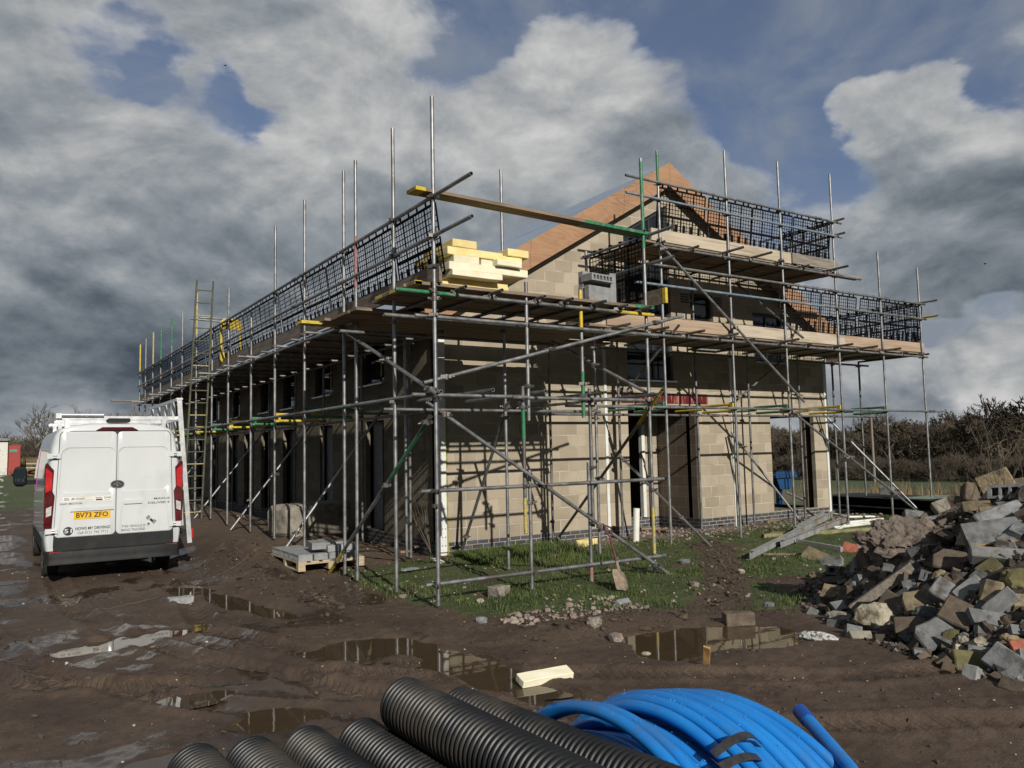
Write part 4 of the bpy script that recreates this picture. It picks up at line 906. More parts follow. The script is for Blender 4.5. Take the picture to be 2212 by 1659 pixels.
brace(gab_s, gab(1703, 767, -.35), gab(1594, 862, -.35), 'steel_dark', (.93,)); brace(gab_s, gab(1467, 702, -1.95), gab(1335, 868, -.35), 'steel_dark', (.1, .85))
brace(gab_s, (3.74, -.12, 1.75), (3.97, -2.32, H(3.97, -2.32)), 'steel', (.12, .72)); brace(gab_s, gab(1580, 934, -.2), gnd(1745, 1146, .06), 'steel', (.16, .9))
brace(gab_s, gab(1711, 889, -1.86), gab(1997, 1117, -1.86), 'steel', (.02, .4, .75)); brace(gab_s, gab(1776, 891, -.2), gnd(2000, 1118, .06), 'steel', (.1, .75))

# ---- brick guards: black mesh panels hooked over the guard rails
def guard_mesh(w=1.22, h=.98):
    mb = MB(); t = .002
    def bar(x0, z0, x1, z1, d=0): mb.span((x0, -t + d, z0), (x1, t + d, z1))
    n = 16
    for i in range(n + 1):
        x = -w / 2 + w * i / n; hv = .018 if i % 4 == 0 else .0062
        bar(x - hv, -h + .06, x + hv, -.07)
    for j in range(13):
        z = -h + .06 + (h - .13) * j / 12; hv = .018 if j in (0, 12) else .0062
        if j == 5: hv = .024
        bar(-w / 2, z - hv, w / 2, z + hv, .001)
    for x in (-.5, -.36, -.12, .12, .36, .5): bar(x - .022, -.07, x + .022, .03, .002)
    for x in (-.52, -.33, -.12, .08, .27, .47): bar(x - .032, -h + .02, x + .035, -h + .3, -.004)
    for x in (-.5, -.36, -.12, .12, .36, .5): mb.box((x, .03, .031), (.06, .07, .012))
    o = mb.build('brick_guard', 'plastic', None); me = o.data; bpy.data.objects.remove(o); return me
GM = guard_mesh()
ORD = ['first', 'second', 'third', 'fourth', 'fifth', 'sixth', 'seventh', 'eighth', 'ninth', 'tenth', 'eleventh', 'twelfth', 'thirteenth', 'fourteenth', 'fifteenth', 'sixteenth', 'seventeenth', 'eighteenth', 'nineteenth', 'twentieth']
def guard(x, y, z, rz_, label, group=None, tilt=0):
    o = link('brick_guard', GM, None); o.location = (x, y, z); o.rotation_euler = (tilt, rnd.uniform(-.012, .012), rz_); setp(o, label, 'brick guard', group)
for i in range(18):
    y = -3.15 + i * 1.27
    if 6.2 < y < 7.9: y += .0
    guard(-2.06, y, 4.86, -math.pi / 2, f'{ORD[i]} black mesh brick guard from the near corner along the long side guard rail', 'brick guards on the long run', .125 + rnd.uniform(-.015, .02))
for i, x in enumerate((4.18, 5.5, 6.75, 8.02)): guard(x, -1.77, 6.585, 0, f'{ORD[i]} black mesh brick guard from the left on the top level gable rail', 'brick guards on the gable', .13 + rnd.uniform(-.02, .02))
guard(8.74, -1.0, 6.63, math.pi / 2, 'black mesh brick guard across the right end of the top gable deck', 'brick guards on the gable')
for i, x in enumerate((7.55, 8.82, 10.2, 11.42)): guard(x, -1.77, 5.055, 0, f'{ORD[i]} black mesh brick guard from the left on the lower gable rail', 'brick guards on the gable', .13 + rnd.uniform(-.02, .02))
for i, y in enumerate((-1.05, .25)): guard(11.97, y, 5.1, math.pi / 2, ('nearer' if i == 0 else 'farther') + ' black mesh brick guard across the right end of the lower gable deck', 'brick guards on the gable')
guard(1.5, -2.9, 4.905, -math.pi / 2, 'black mesh brick guard beside the loading bay, above the concrete blocks')

# ---- loose boards, ladder, gate
def plank(label, a, b, w=.225, t=.038, m='board', bands=(), group=None):
    a = V(a); b = V(b); r = thing('scaffold_board', label, 'board', a, group); d = (b - a).normalized()
    o = MB().beam(a, b, w, t).build('plank', m, r)
    for t0, t1, mm in bands: MB().beam(a.lerp(b, t0) , a.lerp(b, t1), w + .006, t + .006).build('paint_band', mm, r)
plank('long weathered scaffold board with yellow and green ends spanning above the insulation stack', (-2.35, -3.72, 4.915), (1.6, -3.52, 4.925), bands=[(0, .035, 'yellow'), (.67, 1, 'green')])
plank('brown plank jutting out at the far left end of the long scaffold', (-2.95, 19.5, 3.85), (-1.2, 19.5, 3.87), m='timber')
MT['stile'] = mat('ladder_stile', (.06, .06, .04), (.12, .12, .075), 5, (.7, .9))
lad = thing('ladder', 'tall timber pole ladder with yellow rungs leaning on the long scaffold', 'ladder', (-2.35, 8.5, H(-2.35, 8.5)))
b0 = V((-2.56, 8.55, H(-2.35, 8.5))); b1 = V((-2.13, 8.55, b0.z)); t0 = V((-2.53, 7.35, 5.95)); t1 = V((-2.16, 7.35, 5.95))
for a, c in ((b0, t0), (b1, t1)): MB().beam(a, c, .035, .05, V((0, 1, 0))).build('stile', 'stile', lad)
for k in range(19):
    t = (k + .6) / 19.4; MB().path([b0.lerp(t0, t), b1.lerp(t1, t)], .014, 8).build('rung', 'yellow_worn' if k % 4 == 0 else 'stile', lad, smooth=True)
gt = thing('safety_gate', 'yellow plastic safety gate at the top of the ladder', 'gate', (-2.0, 7.0, 3.9))
mb = MB(); pts = rounded(-2.05, 3.98, -1.62, 4.98, .1)
mb.path([(p[0], 7.0, p[1]) for p in pts], .03, 8, closed=True); mb.span((-2.03, 6.985, 4.76), (-1.64, 7.015, 4.97)); mb.span((-2.03, 6.985, 4.0), (-1.64, 7.015, 4.2)); mb.build('frame', 'yellow', gt, smooth=True)
mb = MB()
for i in range(8): mb.span((-2.0 + i * .045, 6.996, 4.2), (-1.996 + i * .045, 7.004, 4.76))
for j in range(13): mb.span((-2.02, 6.995, 4.21 + j * .045), (-1.65, 7.003, 4.214 + j * .045))
mb.build('mesh', 'alu', gt)

# ================================================================== rubble and blocks
def lump_bm(sx, sy, sz, seed, boxy=.5, amp=.12, freq=1.6, sub=3):
    bm = bmesh.new(); bmesh.ops.create_icosphere(bm, subdivisions=sub, radius=1)
    for v in bm.verts:
        p = v.co.copy(); c = V([math.copysign(abs(q) ** (1 - boxy), q) for q in p]); c = p.lerp(c / max(abs(q) for q in c) if boxy > .99 else c, boxy)
        n = noise.fractal(p * freq + V((seed * 3.7, seed * 1.3, seed)), .9, 2.1, 4)
        n2 = noise.cell(p * 2.2 + V((seed, 0, seed)))
        c *= 1 + amp * n + amp * .35 * (n2 - .5)
        v.co = V((c.x * sx / 2, c.y * sy / 2, c.z * sz / 2))
    return bm
def chunk_bm(sx, sy, sz, seed, broken=1, amp=.012, sub=5):
    """a block of sx*sy*sz, worn edges, with corners broken off on rough planes"""
    r = random.Random(seed); bm = bmesh.new(); bmesh.ops.create_cube(bm, size=1)
    for v in bm.verts: v.co = V((v.co.x * sx, v.co.y * sy, v.co.z * sz))
    bmesh.ops.bevel(bm, geom=bm.edges[:], offset=min(sx, sy, sz) * .07, segments=1, affect='EDGES')
    for k in range(broken):
        n = V((r.choice((-1, 1)) * r.uniform(.5, 1), r.uniform(-.4, .4), r.uniform(-.7, .7))).normalized()
        ext = abs(n.x) * sx / 2 + abs(n.y) * sy / 2 + abs(n.z) * sz / 2
        res = bmesh.ops.bisect_plane(bm, geom=bm.verts[:] + bm.edges[:] + bm.faces[:], plane_co=n * ext * r.uniform(.55, .82), plane_no=n, clear_outer=True)
        es = [e for e in res['geom_cut'] if isinstance(e, bmesh.types.BMEdge)]
        if es:
            try: bmesh.ops.edgeloop_fill(bm, edges=es)
            except Exception: pass
    bmesh.ops.triangulate(bm, faces=bm.faces[:])
    for _ in range(2):
        L = [e for e in bm.edges if e.calc_length() > max(sx, sy, sz) / sub]
        if L: bmesh.ops.subdivide_edges(bm, edges=L, cuts=1); bmesh.ops.triangulate(bm, faces=[f for f in bm.faces if len(f.verts) > 3])
    for v in bm.verts:
        n = noise.noise_vector(v.co * 14 + V((seed, seed * 2, 0))) * amp + noise.noise_vector(v.co * 4 + V((seed, 0, seed))) * amp * .8
        v.co += n
    return bm
def cell_bm(L, Hh, T, n=4, depth=.6):
    """cellular block: pockets let into its front (-Y) long face"""
    xs = [-L / 2]; holes = []
    m = .035; gap = .022; w = (L - 2 * m - (n - 1) * gap) / n
    for i in range(n):
        x0 = -L / 2 + m + i * (w + gap); holes.append((x0, -Hh / 2 + Hh * .2, x0 + w, Hh / 2 - Hh * .2))
    v, f = panel(rng_cuts(-L / 2, L / 2, holes, 0), rng_cuts(-Hh / 2, Hh / 2, holes, 1), lambda u, q: not any(h[0] < u < h[2] and h[1] < q < h[3] for h in holes), T * depth)
    mb = MB().add([(p[0], p[1] - T / 2, p[2]) for p in v], f); mb.span((-L / 2 + .0005, -T / 2 + T * depth + .0004, -Hh / 2 + .0005), (L / 2 - .0005, T / 2, Hh / 2 - .0005))
    bm = bmesh.new(); me = bpy.data.meshes.new('t'); me.from_pydata(mb.v, [], mb.f); bm.from_mesh(me); bpy.data.meshes.remove(me)
    bmesh.ops.recalc_face_normals(bm, faces=bm.faces); return bm
def bm_obj(name, bm, m, smooth=False, parent=None, ang=.6):
    if smooth:
        for f in bm.faces: f.smooth = True
        for e in bm.edges:
            if len(e.link_faces) == 2 and e.calc_face_angle(0) > ang: e.smooth = False
    me = bpy.data.meshes.new(name); bm.to_mesh(me); bm.free(); return link(name, me, m, parent)

HC = (2.569, -8.366, 3.194, 2.227, 1.05, 1.36, 1.37)
def heap_h(x, y):
    cx, cy, a, b_, ro, pk, ex = HC; dx, dy = x - cx, y - cy; c, s_ = math.cos(ro), math.sin(ro)
    r = np.hypot((dx * c + dy * s_) / a, (-dx * s_ + dy * c) / b_); return pk * (1 - np.clip(r, 0, 1.25) ** ex)
gx_ = np.linspace(-1.2, 6.4, 170); gy_ = np.linspace(-12, -5, 160); HX, HY = np.meshgrid(gx_, gy_)
HZ = np.maximum(heap_h(HX, HY), -.3) + (fbm(HX, HY, 2.2, 4, 301) - .5) * .30 + (fbm(HX, HY, 9, 3, 311) - .5) * .10
HZ = HZ + ground_h(HX, HY, False) - .02
n_ = len(gx_); ii = (np.arange(len(gy_) - 1)[:, None] * n_ + np.arange(n_ - 1)[None]).ravel()
keep = heap_h(HX.ravel()[ii], HY.ravel()[ii]) > -.22
ii = ii[keep]
MT['heap'] = mat('heap_earth', (.032, .026, .021), (.085, .066, .052), 5, (.85, 1), 0, 1, 40, .03, grime=(.13, .11, .095), gscale=8)
setp(mesh_np('rubble_mound', np.stack([HX.ravel(), HY.ravel(), HZ.ravel()], 1), np.stack([ii, ii + 1, ii + 1 + n_, ii + n_], 1), 'heap'), 'dark earth mound under the broken blocks at the right', 'mound', kind='structure')
def on_heap(px, py):
    v = V(ray(px, py)).normalized(); c = V(CAM); t = np.arange(4.0, 20, .04)
    P3 = CAM[None] + np.array(v)[None] * t[:, None]; hz = np.maximum(heap_h(P3[:, 0], P3[:, 1]), 0) + ground_h(P3[:, 0], P3[:, 1], False)
    i = int(np.argmax(P3[:, 2] <= hz)); return (V(P3[i]), float(t[i])) if P3[i, 2] <= hz[i] else (V(P3[-1]), float(t[-1]))
def A_(x, y): return ((x / 2.469 + 3200) / 1.8517, (y / 2.469 + 1850) / 1.8517)
def B_(x, y): return A_(x, y + 864)
GRP = 'broken blocks in the rubble heap'
def heap_piece(xy, w, h, kind, m, roll, label, cat='block', thick=None, face=.45, seed=None, name=None):
    px, py = xy; p, t = on_heap(px, py); k = t / 1710 / 4.57 * 1.03
    L, Hh = w * k, h * k; T = thick * k if thick else max(.09, min(L, Hh) * rnd.uniform(.6, 1.0))
    tc = (V(CAM) - p).normalized(); nrm = (tc + V((rnd.uniform(-.5, .5), rnd.uniform(-.5, .5), face + rnd.uniform(-.1, .35)))).normalized()
    rt = V((0, 0, 1)).cross(nrm).normalized(); up = nrm.cross(rt)
    a = R(-roll); ex = rt * math.cos(a) + up * math.sin(a); ez = nrm.cross(-ex) if False else (-rt * math.sin(a) + up * math.cos(a)); ey = -nrm
    seed = seed or int(px * 7 + py)
    if kind == 'lump': bm = lump_bm(L, T, Hh, seed, .35, .2)
    elif kind == 'cell': bm = cell_bm(L, Hh, T)
    elif kind == 'slab': bm = chunk_bm(L, T, Hh, seed, seed % 2, .004)
    else: bm = chunk_bm(L, T, Hh, seed, 0 if kind == 'block' and seed % 3 else 1, .005 if kind == 'block' else .010)
    o = bm_obj(name or 'rubble_block', bm, m, False)
    M3 = MX((ex, ey, ez)).transposed().to_4x4(); M3.translation = p + nrm * T * .18
    o.matrix_world = M3; setp(o, label, cat, GRP); return o
PIECES = [
 (A_(1945, 225), 250, 180, 'block', 'conc_tan', -25, 'large tan block with a rough pale end near the top of the rubble heap'),
 (A_(1760, 350), 260, 165, 'block', 'conc_brown', 18, 'grey brown block with a smooth tilted face left of the heap top'),
 (A_(2100, 320), 320, 120, 'cell', 'conc', -4, 'grey cellular block with a row of square slots high at the right edge'),
 (A_(2170, 235), 170, 100, 'block', 'conc_brown', -12, 'small brown block above the slotted cellular block'),
 (A_(1750, 470), 215, 110, 'block', 'conc_tan', -6, 'tan block half in shade directly under the smooth tilted block'),
 (A_(1560, 420), 115, 115, 'block', 'conc_brown', 4, 'square brown block face up on the left shoulder of the heap'),
 (A_(1430, 445), 190, 110, 'block', 'stone', -25, 'grey block leaning against the square brown block on the shoulder'),
 (A_(1920, 530), 200, 120, 'block', 'conc_tan', -8, 'tan block with a chipped hollow just above the large grey slabs'),
 (A_(1960, 585), 400, 170, 'slab', 'conc', -22, 'upper of the two large grey slabs at the right of the heap'),
 (A_(2000, 950), 470, 115, 'slab', 'conc_dusty', 5, 'long grey concrete lintel under the large slabs'),
 (A_(1125, 560), 175, 115, 'block', 'conc', 10, 'pale grey block at the far left end of the heap crest'),
 (A_(1085, 635), 150, 90, 'block', 'conc', 2, 'grey block in front of the leftmost crest block'),
 (A_(1235, 570), 140, 75, 'block', 'conc_brown', -30, 'dark brown brick tipped up beside the leftmost crest block'),
 (A_(1160, 655), 95, 65, 'block', 'conc_dusty', 30, 'small pale grey offcut below the leftmost crest blocks'),
 (A_(1335, 590), 170, 75, 'block', 'conc', -14, 'flat grey block right of the tipped up brown brick'),
 (A_(1435, 600), 160, 60, 'slab', 'conc_brown', -20, 'narrow brown slab lying behind the baked earth lump'),
 (A_(1470, 1010), 250, 180, 'block', 'conc_brown', 8, 'large dull brown block right of the baked earth lump'),
 (A_(1680, 770), 145, 165, 'block', 'conc_tan', 6, 'upright tan brown block left of the large grey slabs'),
 (A_(720, 1005), 190, 245, 'slab', 'conc_brown', -5, 'tall dark tan block with a dark crack below the earth lump'),
 (A_(160, 950), 225, 125, 'block', 'conc_tan', 24, 'sunlit yellow tan block on the grass at the left tip of the heap'),
 (A_(320, 1010), 185, 115, 'block', 'conc', -16, 'grey block beside the sunlit yellow tan block'),
 (A_(490, 880), 120, 125, 'rough', 'clay', 15, 'brown perforated clay brick fragment near the left tip of the heap'),
 (A_(640, 872), 55, 50, 'block', 'clay', 5, 'small orange red brick piece beside grey fragments'),
 (A_(615, 845), 90, 100, 'rough', 'conc_dusty', 20, 'pale grey fragment left of the small orange brick piece'),
 (A_(695, 800), 135, 70, 'rough', 'conc_dusty', -12, 'pale grey fragment behind the small orange brick piece'),
 (A_(650, 762), 240, 65, 'slab', 'conc', -4, 'thin grey slab lying on grass behind the pale fragments'),
 (A_(430, 1105), 275, 95, 'cell', 'slate', 3, 'dark cellular block on its side at the left of the heap'),
 (A_(565, 1065), 150, 110, 'cell', 'conc', -65, 'grey hollow block stood on end beside the dark cellular block'),
 (A_(190, 1140), 170, 90, 'block', 'conc_brown', -4, 'muddy brown block at the left edge by the grass'),
 (A_(1145, 1070), 160, 95, 'block', 'slate', 34, 'dark blue brick balanced on the top end of the grey timber'),
 (A_(1270, 1150), 150, 95, 'cell', 'slate', 20, 'dark hollow brick right of the timber top end'),
 (A_(1400, 1130), 125, 115, 'lump', 'conc_tan', 0, 'small rounded golden stone in the middle of the heap'),
 (A_(1880, 1075), 175, 125, 'block', 'conc_mossy', -50, 'mossy olive block standing on its corner below the lintel'),
 (A_(2140, 1190), 260, 220, 'lump', 'conc_mossy', 0, 'dark mossy lump at the right edge of the heap'),
 (A_(1815, 1170), 165, 105, 'block', 'conc', 28, 'grey block below the mossy olive block'),
 (A_(1690, 1275), 235, 125, 'block', 'conc_dusty', -50, 'long pale grey block leaning up to the right below the olive block'),
 (A_(1900, 1310), 190, 190, 'rough', 'conc_tan', 12, 'broad rough tan block right of the leaning pale block'),
 (A_(1430, 1310), 205, 180, 'block', 'conc', 35, 'grey hollow ended block below the golden stone'),
 (A_(1280, 1300), 135, 60, 'slab', 'conc_dusty', 55, 'thin pale grey slab tilted left of the hollow ended block'),
 (A_(1520, 1225), 170, 140, 'block', 'conc_brown', 22, 'brown block between the golden stone and the leaning pale block'),
 (A_(1160, 1400), 230, 190, 'rough', 'conc_tan', -12, 'tan block with a speckled broken face above the cream lump'),
 (A_(950, 1430), 225, 170, 'block', 'conc_brown', 26, 'smooth brown block just below the grey timber'),
 (A_(760, 1575), 320, 270, 'lump', 'plaster', 0, 'large cream coloured rough lump at the foot of the heap'),
 (A_(395, 1575), 235, 150, 'lump', 'stone', 0, 'rounded grey brown lump left of the cream lump'),
 (A_(360, 1475), 180, 75, 'slab', 'conc_brown', 12, 'flat brown stone beside the lower end of the timber'),
 (A_(310, 1335), 165, 155, 'rough', 'conc_tan', 5, 'upright muddy tan stone at the grass edge left of the timber'),
 (A_(560, 1262), 90, 70, 'block', 'clay', 2, 'bright orange red brick above the timber lower end'),
 (A_(2000, 1420), 270, 135, 'block', 'conc_dusty', -48, 'pale grey block with an orange stain leaning at the right'),
 (A_(2160, 1400), 120, 125, 'rough', 'conc_tan', 0, 'cream tan block at the right edge beside the orange stained block'),
 (B_(1830, 690), 310, 115, 'slab', 'conc', 8, 'long speckled grey block lying level in the lower right of the heap'),
 (B_(1560, 690), 250, 235, 'block', 'conc_brown', 30, 'big dark brown block left of the long speckled block'),
 (B_(1260, 645), 240, 145, 'lump', 'slate', 0, 'dark slate lump behind the orange ended block'),
 (B_(1120, 785), 285, 155, 'block', 'conc_brown', -6, 'brown block with an orange broken end right of the cream lump'),
 (B_(1320, 860), 290, 205, 'rough', 'conc', -32, 'large rough grey block tilted at the foot of the heap'),
 (B_(1485, 915), 110, 180, 'rough', 'conc_mossy', 10, 'mossy block tucked behind the large tilted grey block'),
 (B_(1600, 915), 95, 115, 'lump', 'stone', 0, 'small knobbly grey stone right of the mossy tucked block'),
 (B_(1860, 950), 250, 110, 'lump', 'plaster', 15, 'flat cream speckled stone at the lower right'),
 (B_(1830, 830), 150, 115, 'rough', 'conc_dusty', 5, 'broken pale grey piece under the long speckled block'),
 (B_(1790, 1030), 190, 95, 'block', 'conc', 5, 'grey block behind the mossy tan slab at the foot'),
 (B_(1715, 1140), 330, 165, 'block', 'conc_mossy', 6, 'mossy tan slab lying on the mud at the lower right foot'),
 (B_(1705, 1260), 115, 170, 'block', 'conc_dusty', 0, 'small pale grey block stood upright in front of the mossy tan slab'),
 (B_(2080, 1160), 300, 205, 'block', 'conc', 26, 'large grey block lying in the lower right corner of the heap'),
 (B_(2110, 1370), 180, 110, 'block', 'conc_brown', 10, 'single brown brick on the mud nearest the right corner'),
 (B_(2160, 985), 120, 105, 'rough', 'clay', -8, 'red clay pipe fragment at the right edge of the heap'),
 (B_(2090, 890), 170, 80, 'lump', 'conc_tan', 12, 'tan stone above the red clay pipe fragment'),
 (B_(2130, 715), 200, 150, 'lump', 'conc_brown', 0, 'dark brown lump at the right edge above the tan stone'),
 (B_(680, 865), 400, 75, 'slab', 'stone', 6, 'flat pale brown slab on the mud below the cream lump'),
 (B_(180, 880), 350, 100, 'lump', 'speckle', 4, 'white speckled foam like slab on the mud left of the heap'),
 (B_(1565, 990), 90, 65, 'block', 'plaster', 10, 'small cream brick end beside the mossy tan slab'),
]
for p in PIECES: heap_piece(*p)
# the big slab with an ochre underside
o = heap_piece(A_(1990, 720), 540, 240, 'slab', 'conc', -14, 'lower and larger of the two grey slabs, with an ochre broken edge', thick=110, face=.9)
mb = MB(); L_, T_, H_ = [q for q in o.dimensions]
mb.span((-L_ * .47, -T_ * .42, -H_ * .55), (L_ * .47, T_ * .3, -H_ * .43)); oc = mb.build('broken_edge', mat('ochre_edge', (.25, .14, .05), (.36, .22, .09), 9, (.85, .95), 0, .8, 50), o, local=True)
o = heap_piece(A_(1060, 850), 680, 450, 'lump', 'earthlump', 0, 'big crumbly lump of pinkish baked earth in the middle of the heap', 'earth lump', thick=330, seed=5)
bm = lump_bm(o.dimensions.x, o.dimensions.y, o.dimensions.z, 9, .25, .3, 2.0, 5); bm.to_mesh(o.data); bm.free()
# timber across the heap
p0, _ = on_heap(*A_(520, 1500)); p1, _ = on_heap(*A_(1120, 1130)); p0.z += .05; p1.z += .10
r = thing('timber_post', 'weathered grey timber post lying across the front of the heap', 'timber', p0); MB().beam(p0, p1, .13, .1).build('post', 'timber', r)
# countless fragments
x = rg.uniform(-1, 6, 15000); y = rg.uniform(-11, -5.4, 15000); hh = heap_h(x, y); k = (hh > -.14) & (rg.uniform(0, 1, 15000) < .8); x, y, hh = x[k], y[k], hh[k]
z = np.maximum(hh, 0) + ground_h(x, y)
sz = rg.gamma(1.5, .017, len(x)).clip(.007, .095)
third = np.arange(len(x)) % 4
for q, m_, bx in ((0, 'conc_brown', True), (1, 'conc', True), (2, 'clod', True), (3, 'heap', True)):
    s_ = third == q; scatter('rubble_fragments', np.stack([x, y, z + .01], 1)[s_], sz[s_], m_, seed=20 + q, boxy=bx, flat=.9)

# ================================================================== insulation stack on the loading bay
def C1(x, y): return ((x / 1.8436 + 1600) / 1.8517, (y / 1.8436 + 600) / 1.8517)
INS = [((310, 930), (800, 1035), -3.42, 1.1, 'insul_y', 'bottom yellow insulation board of the stack, lying on the deck'),
 ((385, 850), (757, 950), -3.58, .9, 'insul', 'short white insulation board second from the bottom of the stack'),
 ((365, 775), (945, 905), -3.55, 1.1, 'insul', 'large speckled white insulation board overhanging the right of the stack'),
 ((400, 716), (588, 796), -3.52, .9, 'insul', 'white insulation board at the left of the stack middle'),
 ((591, 752), (716, 826), -3.5, .9, 'insul', 'white insulation board between its neighbours in the stack middle'),
 ((716, 766), (900, 842), -3.62, .6, 'insul', 'short insulation offcut jutting forward at the right of the stack'),
 ((352, 664), (760, 752), -3.5, .95, 'insul_y', 'long yellow insulation board second from the top of the stack'),
 ((758, 690), (905, 780), -3.46, .9, 'insul_y', 'yellow insulation board under the top right offcut'),
 ((383, 596), (566, 688), -3.5, .8, 'insul_y', 'thick yellow insulation offcut on the top left of the stack'),
 ((790, 655), (947, 742), -3.48, .8, 'insul_y', 'thick yellow insulation offcut on the top right of the stack')]
zc = {0: (3.838, 3.935), 1: (3.985, 4.06), 2: (4.065, 4.165), 3: (4.17, 4.262), 4: (4.17, 4.25), 5: (4.17, 4.25), 6: (4.266, 4.365), 7: (4.256, 4.345), 8: (4.37, 4.47), 9: (4.35, 4.45)}
for i, (a, b_, y0, dp, m_, lab) in enumerate(INS):
    pa = gab(*C1(*a), y0); pb = gab(*C1(*b_), y0); z0, z1 = zc[i]
    mid = C1((a[0] + b_[0]) / 2, (a[1] + b_[1]) / 2); zm = gab(*mid, y0).z; th_ = (z1 - z0)
    bm = chunk_bm(pb.x - pa.x, dp, th_, 40 + i, 0, .004, 9); o = bm_obj('insulation_board', bm, m_)
    o.location = ((pa.x + pb.x) / 2, y0 + dp / 2, (z0 + z1) / 2); o.rotation_euler = (0, 0, rnd.uniform(-.03, .03)); setp(o, lab, 'insulation board', 'insulation boards on the loading bay')
bm = chunk_bm(.9, .7, .045, 60, 0, .003); o = bm_obj('insulation_board', bm, 'insul_y'); o.location = (-1.25, -3.05, 3.96); setp(o, 'thin yellow packing board hidden under the short white board', 'insulation board', 'insulation boards on the loading bay')

# blocks: pallet load, deck stack
bmc = cell_bm(.44, .10, .215, 6, .5); pc = bm_obj('concrete_block', bmc, 'conc_pale'); bms = chunk_bm(.44, .215, .1, 77, 0, .004, 7); ps = bm_obj('concrete_block', bms, 'conc_pale')
first = {pc.name: True, ps.name: True}
def block(src, loc, rot, label, group):
    if first.pop(src.name, None): o = src
    else: o = src.copy(); COL.objects.link(o)
    o.location = loc; o.rotation_euler = rot; setp(o, label, 'concrete block', group); return o
G1 = 'new concrete blocks on the pallet'; zp = H(-2.05, .3) + .02 + .14
PX, PY = -2.56, -.2
BL = [(pc, (.12, .25, .05), (0, 0, -1.571), 'slotted block at the near left corner of the pallet'), (pc, (.12, .70, .05), (0, 0, -1.571), 'slotted block behind the near left one on the pallet'), (pc, (.12, 1.15, .05), (0, 0, -1.571), 'slotted block at the far left of the pallet'),
 (ps, (.36, .24, .05), (0, 0, 1.571), 'flat grey block second from the left at the pallet front'), (ps, (.36, .70, .05), (0, 0, 1.571), 'flat grey block in the middle of the pallet load'), (ps, (.36, 1.15, .05), (0, 0, 1.571), 'flat grey block at the middle rear of the pallet'),
 (ps, (.71, .13, .05), (0, 0, 0), 'lower block at the right front of the pallet'), (ps, (.71, .36, .05), (0, 0, .02), 'lower block behind the right front one'), (ps, (.70, .80, .05), (0, 0, .04), 'lower block at the right rear of the pallet'),
 (ps, (.70, .15, .152), (0, 0, -.04), 'upper block stacked at the right front of the pallet'), (ps, (.74, .55, .152), (0, 0, .05), 'upper block stacked in the right middle of the pallet'), (ps, (.72, .86, .152), (0, 0, 1.3), 'upper block turned crosswise at the pallet rear'),
 (pc, (.37, .26, .05 + .052 + .108), (0, 0, 1.42), 'block stood upright on the pallet load')]
for s_, l, ro, lab in BL: block(s_, (PX + l[0], PY + l[1], zp + l[2]), ro, lab, G1)
pal = thing('pallet', 'rough timber pallet carrying new concrete blocks by the scaffold feet', 'pallet', (PX, PY, zp - .14))
for k in range(6): MB().span((PX + k * .19, PY, zp - .022), (PX + k * .19 + .13, PY + 1.4, zp - .001)).build('deck_slat', 'timber_new', pal)
for yy in (0, .64, 1.29):
    MB().span((PX, PY + yy, zp - .044), (PX + 1.08, PY + yy + .11, zp - .024)).build('bearer', 'timber_new', pal)
    for xx in (0, .47, .96): MB().span((PX + xx, PY + yy + .004, zp - .12), (PX + xx + .11, PY + yy + .106, zp - .046)).build('foot_block', 'timber_new', pal)
for xx in (0, .47, .96): MB().span((PX + xx, PY - .005, zp - .14), (PX + xx + .11, PY + 1.405, zp - .122)).build('base_slat', 'timber_new', pal)
G2 = 'blocks stacked on the loading bay deck'; q = gnd(*C1(1440, 1120), 3.84)
for i, (src, dx, dy, dz, ro, lab) in enumerate([(ps, .05, 0, .108, (1.571, 0, .12), 'lower front block of the small stack on the scaffold deck'), (ps, .04, .13, .108, (1.571, 0, .12), 'lower rear block of the small stack on the scaffold deck'),
        (pc, .05, .0, .326, (0, 0, .12), 'slotted block on top of the small stack on the scaffold deck'), (ps, .05, .13, .326, (1.571, 0, .12), 'plain block behind the slotted one on the small deck stack'), (ps, .36, .1, .22, (1.571, 1.571, 1.3), 'upright block at the right of the small stack on the scaffold deck')]):
    block(src, q + V((dx, dy, dz)), ro, lab, G2)
# big weathered concrete block by the wall
bm = lump_bm(1.62, .8, .66, 3, .82, .05, 1.3, 5); o = bm_obj('concrete_footing', bm, 'stone', True, ang=.5); o.location = (-1.12, 3.45, H(-1.2, 3.3) + .28); o.rotation_euler = (0, 0, R(22)); setp(o, 'huge weathered concrete lump between the scaffold poles and the shaded wall', 'concrete lump')
# loose things on the ground
def ground_chunk(name, px, py, s, m, rz_, label, cat, kind='block', tilt=(0, 0), z=0.0, group=None, bury=.25):
    p = gnd(px, py, z); bm = lump_bm(*s, int(px), .4, .2) if kind == 'lump' else chunk_bm(*s, int(px), 0 if kind == 'box' else 1, .006 if kind == 'box' else .012)
    o = bm_obj(name, bm, m); o.location = (p.x, p.y, H(p.x, p.y) + s[2] * (.5 - bury)); o.rotation_euler = (*tilt, rz_); return setp(o, label, cat, group)
ground_chunk('foam_offcut', 1178, 1470, (.46, .12, .06), 'insul', R(-5), 'cream foam offcut lying on the mud in front of the pipes', 'foam offcut', 'box', (.3, 0), bury=.1)
o = ground_chunk('wood_offcut', 1527, 1445, (.055, .02, .19), 'timber_new', R(-60), 'small orange wood offcut sticking out of the mud by the puddle', 'wood offcut', 'box', (.5, .2), bury=.15); o.data.materials[0] = mat('orange_wood', (.3, .17, .06), (.4, .25, .1), 6, (.8, .9))
ground_chunk('concrete_brick', 1596, 1347, (.30, .13, .14), 'conc_brown', R(-28), 'brown concrete brick standing in the right hand puddle', 'brick', 'box', bury=.15)
